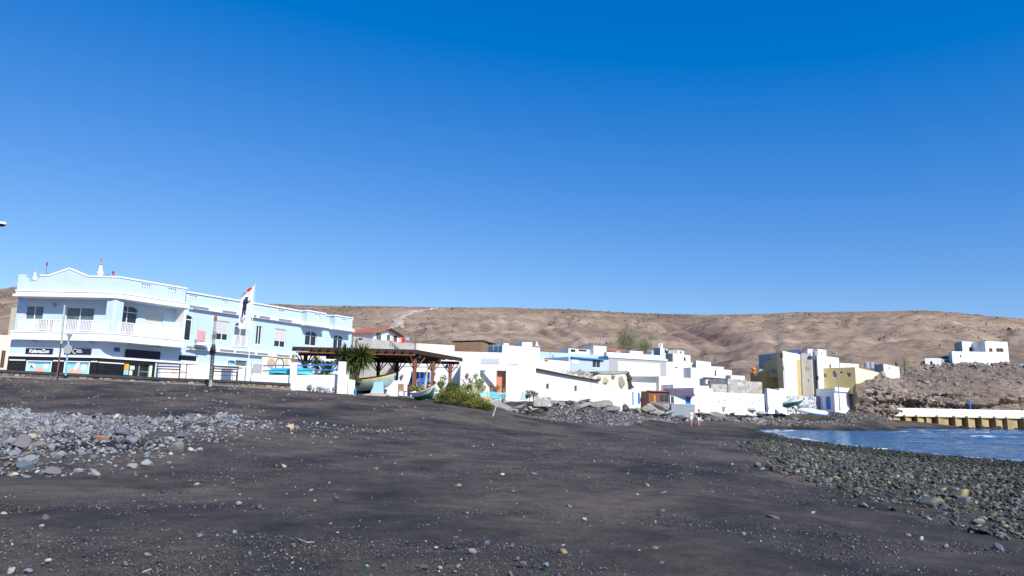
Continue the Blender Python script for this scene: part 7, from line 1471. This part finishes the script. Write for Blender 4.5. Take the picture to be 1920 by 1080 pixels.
# holed white wall
e = slabwall('holed_wall', [(1337, 93.5), (1434, 100)], [735, 739], [768, 772], .5, M['white_old'], 'long white retaining wall dotted with small drain holes')
fh = Face(P(1337, 768, 93.5), P(1434, 772, 100)); g = MB()
for x, y, r in [(1348, 753.5, .11), (1358, 751, .09), (1382, 748.5, .08), (1387, 748.5, .08), (1403, 753, .06), (1410, 757, .12), (1417, 755, .07), (1424, 751, .08), (1339, 738.5, .08), (1432, 745, .07)]: s, z = fh.sz(x, y); g = MB(); g.tube([fh.pt(s, z, .002), fh.pt(s, z, .02)], r, 10); obj('drain_hole', g, M['dark'], e)
e = slabwall('retaining_wall', [(1440, 101), (1476, 103)], [728, 734], [768, 768], .5, M['white_old'], 'white retaining wall with a diagonal dark drain shadow at its left'); g = MB(); fd = Face(P(1432, 768, 100.4), P(1441, 768, 101)); g.prism([P(1433, 737, 100.3), P(1436, 737, 100.3), P(1442, 768, 100.3), P(1437, 768, 100.3)], (0, .3, 0)); obj('drain_shadow', g, M['blue_dark'] if False else mat('drain_shadow_grey', (.16, .18, .24), .9), e)  # diagonal drain shadow painted as a dark grey strip
slabwall('white_pillar_wall', [(1463, 103.3), (1476, 103.6)], [728, 729], [766, 767], 1.2, M['white'], 'tall white wall end below the tower house')
slabwall('jointed_stone_wall', [(1477, 106.5), (1531, 108)], [743, 743.5], [768, 768], .5, M['rubble_white'], 'grey stone wall with thick white joints behind the boats')
# ============================================================ right cluster
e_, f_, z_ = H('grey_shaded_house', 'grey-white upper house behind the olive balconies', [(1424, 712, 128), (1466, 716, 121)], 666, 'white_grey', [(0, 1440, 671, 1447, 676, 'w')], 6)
e_, f_, z_ = H('olive_house', 'olive house with two balconies joined to the tall tower house', [(1434, 734, 124), (1463, 738, 116.5)], 678.5, 'olive', [(0, 1447, 690, 1452, 700, 'w'), (0, 1456, 690, 1460, 700, 'w'), (0, 1449, 713, 1453, 723, 'dark'), (0, 1457, 713, 1461.5, 722, 'w')], 6)
g = MB(); f0 = f_[0]; rc = f0.rect(1434, 702, 1461, 708); f0.box(g, rc[0] + .2, rc[1], rc[2], rc[3] + .1, .1, 1.5); f0.box(g, rc[0] + .2, rc[1], rc[2] - .15, rc[2], -.01, 1.55); obj('balcony', g, M['olive'], e_)
H('ochre_terrace', 'orange-ochre terrace building with stepped parapet left of the olive house', [(1408, 735, 122), (1436, 738, 117)], 699, 'orange_wall', [], 5, cat='building')
for x0, x1, y0, lab in [(1414, 1420, 697.5, 'left raised sunlit merlon of the ochre terrace'), (1424, 1435, 692, 'tall raised sunlit corner of the ochre terrace')]: H('parapet_block', lab, [(x0, 701, 119.5), (x1, 701, 119)], y0, 'cream', [], 1, cat='parapet', dz=.4)
g = MB(); c_ = P(1413.5, 692.5, 119.5); v = ico2[0] * .38; g.add([tuple(np.array(c_) + q) for q in v], [tuple(f2) for f2 in ico2[1]]); g.tube([c_ - zP * .8, c_ - zP * .4], .25, 10); tag(obj('orange_ball', g, M['orange'], smooth=True), 'bright orange ball ornament on the ochre terrace corner', 'ornament')
e_, f_, z_ = H('tower_house', 'tall narrow house with olive left side and bare white right side', [(1459.5, 744, 115.5), (1471, 748, 111.5), (1504, 742, 118)], 658, ['olive', 'white'], [(0, 1463, 662, 1467, 671, 'wt')], cat='house')  # olive left side mixes own colour with painted shade
g = MB(); g.tube([P(1465, 658, 114), P(1464.5, 646, 114)], .03, 5); tag(obj('roof_antenna', g, M['metal']), 'thin antenna on top of the tall tower house', 'antenna')
g = MB(); g.tube([P(1505, 741, 109.5), P(1500.5, 648, 109)], [.13, .09], 8); e = empty('utility_pole', P(1505, 741, 109.5), 'tall pale utility pole in front of the tower house', 'pole'); obj('pole', g, M['metal'], e); g = MB(); g.bar(P(1498, 658, 108.9), P(1499.8, 664, 108.9), .12, .5); obj('insulator_box', g, M['blue_dark'], e)
H('cream_house', 'cream-white house with two slit windows between pole and white tower', [(1503, 746, 116.8), (1525.5, 746, 115.2)], 675, 'pale_cream', [(0, 1510.5, 688, 1512, 695, 'dark'), (0, 1514.3, 688, 1515.8, 695, 'dark'), (0, 1514, 712, 1516.5, 715, 'dark')], 6)
e_, f_, z_ = H('gabled_house', 'grey shaded gable with a sliver of red roof behind the cream house', [(1502, 740, 127), (1533, 740, 125)], 668, 'white_grey', [], 6); g = MB(); g.prism([P(1502.5, 662, 125.5), P(1514, 656.5, 125.3), P(1514.5, 659, 125.3), P(1503, 668, 125.5)], (0, 4, 0)); obj('tiled_roof', g, M['tile_roof'], e_)  # gable's shade put into its grey plaster
H('white_house', 'white top-floor room with a dark window above the gabled house', [(1516, 690, 131), (1534, 690, 132)], 654, 'white', [(0, 1517.5, 661.5, 1520, 666.5, 'dark'), (0, 1523.5, 659, 1527, 666, 'dark')], 5); H('white_house', 'white roof box right of the top-floor room', [(1535, 690, 130.5), (1551, 690, 132)], 654.5, 'white', [(0, 1539, 661, 1541.5, 663, 'dark')], 4)
e_, f_, z_ = H('white_tower', 'tall white house with shaded left side above the blue-door cottage', [(1525.5, 770, 119), (1537.5, 772, 114.5), (1578, 760, 119.5)], 666, ['white_grey', 'white'], [(0, 1529.5, 705, 1534, 712.5, 'wt'), (1, 1555, 683, 1558.5, 690, 'wg')])  # shade of the left side put into its grey colour
for x, lab in ((1562, 'left'), (1567, 'right')): e = empty('satellite_dish', P(x, 664, 119), '%s small satellite dish on the tall white house' % lab, 'dish'); g = MB(); g.lathe([(.02, -.08), (.3, 0), (.38, .08)], 12, tuple(P(x, 662, 119))); obj('dish', g, M['metal' if lab == 'left' else 'white_clean'], e); g = MB(); g.tube([P(x, 666, 119), P(x, 662, 119)], .04, 6); obj('mast', g, M['metal'], e)
H('white_house', 'low white house right behind the yellow building', [(1577, 720, 126), (1612, 715, 128)], 680.5, 'white', [], 5)
e_, f_, z_ = H('yellow_house', 'ochre-yellow house with three white-framed windows standing on the rocks', [(1541.5, 727.5, 116), (1605.5, 727.5, 111.5), (1652, 712, 126)], 688.5, ['ochre', 'cream'], [(0, 1543, 700, 1550, 708, 'w'), (0, 1561, 699, 1569, 708, 'w'), (0, 1587.5, 698, 1595.5, 707, 'w'), (1, 1645, 696.5, 1647.5, 699, 'dark')], dz=.9)
for x, lab in ((1625.5, 'left'), (1634, 'right')): p = P(x, 688.5, 122); g = MB(); g.lathe([(.42, 0), (.42, 1.0), (.36, 1.08), (.1, 1.1)], 16, tuple(p - zP * .2)); tag(obj('water_tank', g, M['white_grey']), '%s of two pale round water tanks on the yellow house' % lab, 'water tank')
e_, f_, z_ = H('white_cottage', 'white cottage with bright blue door under the yellow house', [(1532.5, 770, 113), (1566, 771.5, 108.5), (1597, 770, 113.5)], 727.8, ['white', 'white'], [(0, 1548.5, 743.5, 1557.5, 767.5, 'door')]); 
g = MB(); f_[1].box(g, -.1, f_[1].L * .98, P(1580, 735, 111).z, P(1580, 727, 111).z, .0, .25); obj('roof_band', g, M['white_clean'], e_)
H('lean_to', 'small lean-to with a dark blue door left of the cottage', [(1518, 769, 113.3), (1533, 770, 112)], 743, 'white_grey', [(0, 1524, 748.5, 1532, 767, 'doorD')], 3, cat='shed')
e_, f_, z_ = H('white_annex', 'white house at the right end behind the yellow house on the slope', [(1640, 705, 132), (1658, 708, 129), (1687, 702, 138)], 682, ['white_grey', 'white'], [(1, 1667, 685, 1669, 693, 'wg'), (1, 1679, 685, 1681, 691, 'wg')], dz=1.4)  # left face painted greyer as its shaded side
H('white_hut', 'small white hut with one dark opening on the hillside', [(1735, 686, 164), (1765, 685.5, 163), (1771, 684.5, 167)], 671.5, ['white', 'white_grey'], [(0, 1744, 677.5, 1748.5, 684, 'dark')], cat='hut', dz=1)
# hill house
hd = 168
e_, f_, z_ = H('hill_house', 'white modern hill house with split levels, right main block', [(1850, 677, hd), (1892, 671.5, hd + 1)], 639.5, 'white', [(0, 1854.5, 653, 1861, 660, 'wo'), (0, 1868, 653, 1881.5, 660, 'wo')], 9, dz=3)
H('hill_house_terrace', 'white terrace wall block of the hill house with a tiny window', [(1780, 682, hd + 4), (1786.5, 682.5, hd - 1), (1857, 674, hd - .8)], 658.5, ['white', 'white'], [(1, 1800, 666, 1802.5, 670, 'dark')], dz=3)
H('hill_house_wing', 'white upper left wing of the hill house with a shaded window', [(1791, 668, hd + 8), (1806, 668, hd + 3), (1851, 668, hd + 5)], 640, ['white_grey', 'white'], [(1, 1817, 651, 1825, 659, 'wg')], dz=4)  # left wall of the wing carries painted shade
g = MB(); g.bar(P(1912, 684, 158), P(1922, 684.5, 158), .25, .3); tag(obj('blue_pipe', g, M['aqua']), 'small light blue object lying on the slope at the right edge', 'pipe')
# lamp posts
def lamppost(x0, y0, x1, y1, d_, lab, double=True, m='metal'):
    e = empty('lamp_post', P(x0, y0, d_), lab, 'lamp post'); a, b_ = P(x0, y0, d_), P(x1, y1, d_); g = MB(); g.tube([a, b_], [.09, .05], 8); obj('pole', g, M[m], e)
    g = MB(); g.tube([b_ + Vector((-.5 if double else 0, 0, .02)), b_ + Vector((.5, 0, .02))], .035, 6); obj('arm', g, M[m], e)
    for s_ in ((-1, 1) if double else (1,)): g = MB(); c_ = b_ + Vector((.55 * s_, -.1, .02)); g.lathe([(.1, .12), (.2, .05), (.2, -.08), (.1, -.14)], 10, tuple(c_)); obj('lamp_head', g, M['dark'], e)
lamppost(1575, 770, 1570.5, 698, 107, 'double-headed lamp post standing before the white cottage'); lamppost(1819, 767, 1815.5, 716, 131, 'thin pole with a blue foot behind the jetty', False)
g = MB(); g.tube([P(1819.2, 768, 130.8), P(1818, 752, 130.8)], .14, 8); tag(obj('pole_sleeve', g, M['blue_paint']), 'bright blue sleeve around the foot of the thin pole', 'sleeve')
# ============================================================ beached boats right
e = empty('green_boat', P(1483, 766, 100), 'green boat tipped on its side below the jointed stone wall', 'boat'); boat(e, frame_T(P(1468, 765.5, 100.5), P(1502, 759, 99) - P(1468, 765.5, 100.5), (.0, .45, .85)), 2.9, 1.1, .6, [('hull', 0, 6, M['boat_green']), ('topside', 6, 9, M['white_clean'])], sheer=.15)
e = empty('white_boat', P(1525, 776, 99), 'white boat with blue bottom lying overturned on the dark sand', 'boat'); boat(e, frame_T(P(1553, 776.5, 99) + Vector((0, 0, .45)), P(1500, 769, 101) - P(1553, 776.5, 99), (0, .35, -.9)), 4.2, 1.4, .5, [('hull', 0, 7, M['white_clean']), ('topside', 7, 9, M['blue_rail'])], sheer=.12, bench_m=None)
e = empty('white_dinghy', P(1505, 768, 102), 'small white box-bowed dinghy behind the overturned boat', 'boat'); boat(e, frame_T(P(1498, 771, 102.5), (1, .1, .05), (0, -.2, 1)), 1.6, 1.0, .75, [('hull', 0, 9, M['white_grey'])], sheer=.1, transom=.5)
g = MB(); c_ = P(1483, 770, 98); g.tube([c_ + Vector((.75 * math.cos(q), .1 * q, .5 * math.sin(q))) for q in np.linspace(-.6, 2.4, 14)], .07, 7); tag(obj('buried_ring', g, M['dark']), 'dark half-buried ring below the green boat', 'ring')
# ============================================================ jetty
JD = 123.5; zj = P(1800, 779, JD).z; zw = P(1800, 767.2, JD).z; xa = P(1666, 780, JD).x; xb = P(2150, 785, JD).x + 20
J = empty('jetty', ((xa + xb) / 2, JD, 0), 'long tan concrete jetty with block buttresses and a white parapet wall', 'jetty')
g = MB(); n_ = 10; prof = [(0, 0), (3.2, 0)]
g.prism([(xa + .9, JD + 1.6, zj), (xb, JD + 1.6, zj), (xb, JD + 2.2, zj), (xa + .9, JD + 2.2, zj)], (0, 0, zw - zj - .0)); g.tube([(xa + .9, JD + 1.9, zj + .0), (xa + .9, JD + 1.9, zw)], .3, 12); obj('parapet', g, M['white_clean'], J, bevel=.05)
g = MB(); g.box(((xa + xb) / 2, JD + 3.2, zj - .16), ((xb - xa) / 2, 3.4, .16)); obj('deck', g, M['pale_cream'], J)
g = MB(); g.box(((xa + xb) / 2, JD + 4.2, (zj - .33 - .5) / 2), ((xb - xa) / 2, 2.2, (zj - .33 + .5) / 2)); obj('core', g, M['concrete_tan'], J)
x = xa + .2; i = 0
while x < xb - 3:
    w_ = 1.3 * [1.3, .9, 1.0, .8, 1.5, 1.0, 1.05, 1.1, 1.0, 1.5, 1.1, .9][i % 12]; g = MB(); z1 = zj - .34; z0 = -.2; h_ = [.1, .35, .5, .1, .0, .2, 0, .1, 0, .0, .25, .1][i % 12]
    g.prism([(x, JD + 2, z0), (x, JD - .5, z0), (x + w_, JD - .2, z0), (x + w_, JD + 2, z0)], (0, 0, z1 - z0)); o = obj('buttress', g, M['concrete_tan'], J, bevel=.04)
    g = MB(); g.box((x + w_ / 2, JD - .2, z1 + .15), (w_ / 2 + .15, .5, .15)); obj('cap_slab', g, M['pale_cream'], o)
    x += w_ + [.8, .9, .3, 1.0, 1.0, .95, 1.0, 1.05, .7, 1.0, .5, .8][i % 12]; i += 1
# slab quay at the jetty's root
g = MB(); g.prism([P(1556, 786, 108), P(1600, 783, 112), P(1672, 783, 122), P(1672, 787, 119), P(1600, 789, 108)], (0, 0, -.5)); tag(obj('quay_slab', g, M['concrete']), kind='structure')
# ============================================================ trees
def wispy(x, y1, y0, d_, w, lab, nc=26):
    b_ = P(x, y1, d_); h = P(x, y0, d_).z - b_.z; e_ = empty('casuarina_tree', b_, lab, 'tree'); g = MB(); g.tube([b_ - zP * 1, b_ + zP * h * .5, b_ + zP * h], [.16, .1, .03], 7)
    tips = []
    for k in range(nc):
        q = rng.uniform(.1, .98); a = rng.uniform(0, 6.28); r = w * (1.05 - q) ** .5 * rng.uniform(.5, 1); s_ = b_ + zP * h * q * .85; t_ = s_ + Vector((math.cos(a) * r, math.sin(a) * r, h * rng.uniform(.08, .22))); g.tube([s_, t_], [.04, .012], 4); tips.append(t_)
    obj('trunk', g, M['bark'], e_)
    for j in range(3):
        V = []; Fq = []
        for t_ in tips[j::3]:
            for q in range(34):
                c = np.array(t_) + rng.normal(0, 1, 3) * np.array([.42, .4, .55]) * w / 1.3; d = np.array([rng.normal(0, .35), rng.normal(0, .35), 1.0]) * rng.uniform(.25, .6); sd = np.array([.018, .012, 0]); o_ = len(V); V += [c - sd, c + sd, c + d * .5 + sd, c + d]; Fq.append((o_, o_ + 1, o_ + 2, o_ + 3))
        g = MB(); g.add(V, Fq); obj('crown', g, M['leaf_dry'], e_, fixn=False)
wispy(1172, 663, 618, 118, 2.0, 'tall wispy dark casuarina tree behind the grey garage building', 34); wispy(1181, 664, 630, 119, 1.5, 'shorter wispy tree touching the tall casuarina'); wispy(1210, 666, 641, 120, 1.7, 'rounded olive-green tree left of the chimney house', 30)
wispy(1697, 697, 670, 140, 1.4, 'bare grey-green thorn bush right of the white annex', 16)
# ============================================================ people
def person(label, feet, h, top, bottom, hair='hair', lean=0.0, pose='walk', face=(0, -1), skin='skin', sh=None, legs_cover=None, arm=None):
    """one continuous skinned body; clothes and hair are children"""
    s = h / 1.75; F3 = Vector((face[0], face[1], 0)).normalized(); R3 = Vector((-F3.y, F3.x, 0)) * -1
    e_ = empty('person', feet, label, 'person'); fo = Vector(feet)
    def pt(r, f_, z): return fo + R3 * (r * s) + F3 * (f_ * s) + zP * (z * s)
    V = []; Ed = []; Rd = []
    def v(p, r, par=None):
        V.append(p); Rd.append(r * s); 
        if par is not None: Ed.append((par, len(V) - 1))
        return len(V) - 1
    if pose == 'sit': hip, dz_ = .48, -.42
    else: hip, dz_ = .93, 0
    pel = v(pt(0, 0, hip), .135); wa = v(pt(0, .02, hip + .18), .115, pel); ch = v(pt(0, .03, hip + .38), .14, wa); nk0 = v(pt(0, .02, hip + .53), .075, ch); nk = v(pt(0, .03, hip + .59), .052, nk0); hd1 = v(pt(0, .05, hip + .67), .085, nk); hd2 = v(pt(0, .04, hip + .76), .092, hd1); v(pt(0, .03, hip + .82), .05, hd2); nose = v(pt(0, .13, hip + .70), .012, hd1)
    J_ = {}
    for sg in (-1, 1):
        sh_ = v(pt(.17 * sg, .02, hip + .47), .062, ch); ph = .25 * sg * (1 if pose == 'walk' else .4)
        if pose == 'sit': el = v(pt(.22 * sg, .1, hip + .22), .042, sh_); wr = v(pt(.14 * sg, .33, hip + .22), .028, el)
        else: el = v(pt(.25 * sg, -.05 + .06 * sg, hip + .19), .042, sh_); wr = v(pt(.26 * sg, .06 + ph * .3, hip - .03), .027, el)
        dh = (V[wr] - V[el]).normalized(); hn = v(V[wr] + dh * .06 * s, .030, wr)
        for k in range(4):
            o_ = R3 * ((k - 1.5) * .017 * s); f1 = v(V[hn] + dh * .045 * s + o_, .010, hn); v(V[f1] + dh * (.040 - .006 * abs(k - 1.4)) * s + F3 * .01 * s, .008, f1)
        tb = v(V[wr] + dh * .05 * s + F3 * .035 * s, .011, wr); v(V[tb] + dh * .03 * s, .009, tb)
        hp_ = v(pt(.09 * sg, 0, hip - .04), .095, pel)
        if pose == 'sit': kn = v(pt(.11 * sg, .42, hip), .062, hp_); an = v(pt(.11 * sg, .44, .09), .04, kn)
        elif pose == 'walk': kn = v(pt(.095 * sg, .05 + .13 * sg, .50), .062, hp_); an = v(pt(.09 * sg, .22 * sg - .02, .09 + (.05 if sg < 0 else 0)), .038, kn)
        else: kn = v(pt(.10 * sg, .02, .50), .062, hp_); an = v(pt(.10 * sg, -.01, .09), .038, kn)
        hl = v(V[an] + F3 * -.02 * s - zP * .045 * s, .035, an); v(V[hl] + F3 * .19 * s - zP * .008 * s, .026, hl); J_[sg] = (sh_, el, wr, hp_, kn, an)
    def skin_(name, vs, es, rs, m, root=0, sub=2):
        me = bpy.data.meshes.new(name); me.from_pydata([tuple(p - fo) for p in vs], es, []); o = bpy.data.objects.new(name, me); COL.objects.link(o); o.parent = e_
        sk_ = o.modifiers.new('skin', 'SKIN'); sk_.use_smooth_shade = True; 
        for i, r in enumerate(rs): me.skin_vertices[0].data[i].radius = (r, r)
        me.skin_vertices[0].data[root].use_root = True; ss = o.modifiers.new('sub', 'SUBSURF'); ss.levels = ss.render_levels = sub; me.materials.append(M[m])
        dg = bpy.context.evaluated_depsgraph_get(); m2 = bpy.data.meshes.new_from_object(o.evaluated_get(dg)); o.modifiers.clear(); o.data = m2; m2.name = name; return o
    bpy_skin = lambda me: None
    skin_('body', V, Ed, Rd, skin)
    def cloth(name, ids, es, m, gr, extra=None): 
        vs = [V[i] for i in ids]; rs = [Rd[i] + gr * s for i in ids]
        if extra: vs, rs = extra(vs, rs)
        return skin_(name, vs, es, rs, m, 0)
    a, b_ = J_[-1], J_[1]; upe = lambda j: [V[j[0]].lerp(V[j[1]], .75)]
    vs = [V[wa], V[ch], V[nk0].lerp(V[ch], .35), V[a[0]], V[a[0]].lerp(V[a[1]], .7), V[b_[0]], V[b_[0]].lerp(V[b_[1]], .7), V[pel] + zP * .02 * s, V[pel] - zP * (.10 if legs_cover else .0) * s]
    skin_('shirt', vs, [(0, 1), (1, 2), (1, 3), (3, 4), (1, 5), (5, 6), (0, 7), (7, 8)], [r * s for r in (.145, .16, .085, .08, .072, .08, .072, .15, .16)], top)
    vs = [V[pel], V[a[3]], V[a[3]].lerp(V[a[4]], .75 if pose != 'sit' else .9), V[b_[3]], V[b_[3]].lerp(V[b_[4]], .75 if pose != 'sit' else .9)]
    skin_('shorts', vs, [(0, 1), (1, 2), (0, 3), (3, 4)], [r * s for r in (.14, .112, .10, .112, .10)], bottom)
    skin_('hair', [V[hd2] + zP * .025 * s - F3 * .02 * s, V[hd2] + zP * .06 * s - F3 * .01 * s, V[hd1] + zP * .03 * s - F3 * .055 * s], [(0, 1), (0, 2)], [.098 * s, .06 * s, .06 * s], hair)
    g = MB()
    for sg in (-1, 1): g.lathe([(.0, -.006 * s), (.009 * s, 0), (.0, .006 * s)], 6, tuple(pt(.03 * sg, .125, hip + .745)))
    g.bar(pt(-.022, .128, hip + .665), pt(.022, .128, hip + .665), .006 * s); obj('eyes_and_mouth', g, M['black'], e_)
    if pose != 'sit':
        g = MB()
        for sg in (-1, 1): q = V[J_[sg][5]]; g.box(Vector((q.x, q.y, q.z - .07 * s)) + F3 * .06 * s, (.045 * s, .135 * s, .02 * s), (R3, F3, zP))
        obj('sandals', g, M['wood_raw'], e_)
    return e_
M['shorts_white'] = mat('pale_aqua_white_shorts', (.62, .78, .78), .8, .12, 6)
p1 = gp(1296.5, 798); p2 = gp(1311, 799.5)
person('person with pale hair in a loose pale green-white shirt and shorts, walking on the left', p1, 1.68, 'pale_cloth', 'pale_cloth', 'hair_pale', legs_cover=True, face=(.1, -1)); person('person in a black t-shirt and white-aqua swim shorts, walking on the right', p2, 1.70, 'black', 'shorts_white', face=(-.05, -1))
zt2_ = lambda x, d_: Vector((P(x, 740, d_).x, d_, zT))
person('person in a purple top leaning at the blue hatch', zt2_(782, 58), 1.72, 'purple', 'blue_dark', pose='stand', face=(1, -.3)); person('person with long dark hair seated beside the driftwood pole', zt2_(803.5, 55), 1.66, 'black', 'black', pose='sit', face=(-.6, .8))
person('person in a pale blue shirt seated right of the middle pergola post', zt2_(814, 54.5), 1.7, 'boat_blue', 'white_clean', pose='sit', face=(-.8, .3)); person('dark-haired person in an orange-brown top seated at the blue table', zt2_(791.5, 57), 1.66, 'terracotta', 'blue_dark', pose='sit', face=(.3, -1))

# ============================================================ small roof clutter and debris
for x, y1, y0, d_, lab in [(991, 659, 652, 97, 'thin short pole on the left end of the pale blue house'), (1048, 662, 650, 99, 'thin mast above the middle of the pale blue house'), (1031, 700, 660, 92, 'grey cable post before the pale blue wall'), (1216, 668, 655, 107, 'thin aerial on the right of the grey garage building'), (1290, 664, 652, 121, 'aerial above the grey block and white house'),
                       (1322, 678, 668, 112.5, 'thin aerial on the tall white box house'), (1545, 656, 646, 131, 'thin aerial on the highest white roof box'), (1880, 641, 632, 169, 'short aerial on the right block of the hill house'), (934, 657, 646, 76.5, 'thin aerial on the white upper block above the courtyard')]:
    a, b_ = P(x, y1, d_), P(x + .3, y0, d_); g = MB(); g.tube([a - zP * .2, b_], .03, 5)
    for q in (.75, .88, .98): c_ = a + (b_ - a) * q; g.bar(c_ - Vector((.28 * (1.2 - q) + .1, 0, 0)), c_ + Vector((.28 * (1.2 - q) + .1, 0, 0)), .025)
    tag(obj('aerial', g, M['metal']), lab, 'aerial')
for x, y, d_, m_, lab in [(1221, 662, 123, 'boat_blue', 'light blue round tank left of the chimney house'), (1158, 664, 104, 'white_grey', 'small pale roof tank on the grey garage building'), (1262, 688, 112.5, 'white_grey', 'small white tank on the wide white house'), (1529, 664, 121, 'white_grey', 'small pale tank beside the tall white house')]:
    p = P(x, y, d_); g = MB(); g.lathe([(.45, -.6), (.45, .3), (.36, .45), (.1, .5)], 14, tuple(p)); tag(obj('water_tank', g, M[m_]), lab, 'water tank')
for pts, r, lab, m_ in [([(18, 961), (40, 956), (72, 954)], .012, 'thin brown twig lying on the sand at the left', 'wood_dark'), ([(268, 1075), (283, 1070)], .010, 'short broken stick near the bottom left', 'wood_grey'), ([(1236, 926), (1262, 921)], .012, 'bleached twig on the gravel right of the middle', 'wood_grey'), ([(560, 1013), (576, 1019), (590, 1018)], .008, 'pale curved twig in the foreground', 'wood_grey')]:
    P3 = [gp(x, y) + zP * .012 for x, y in pts]; g = MB(); g.tube(P3, [r, r * .9, r * .6][:len(P3)], 6); tag(obj('driftwood_twig', g, M[m_]), lab, 'driftwood')
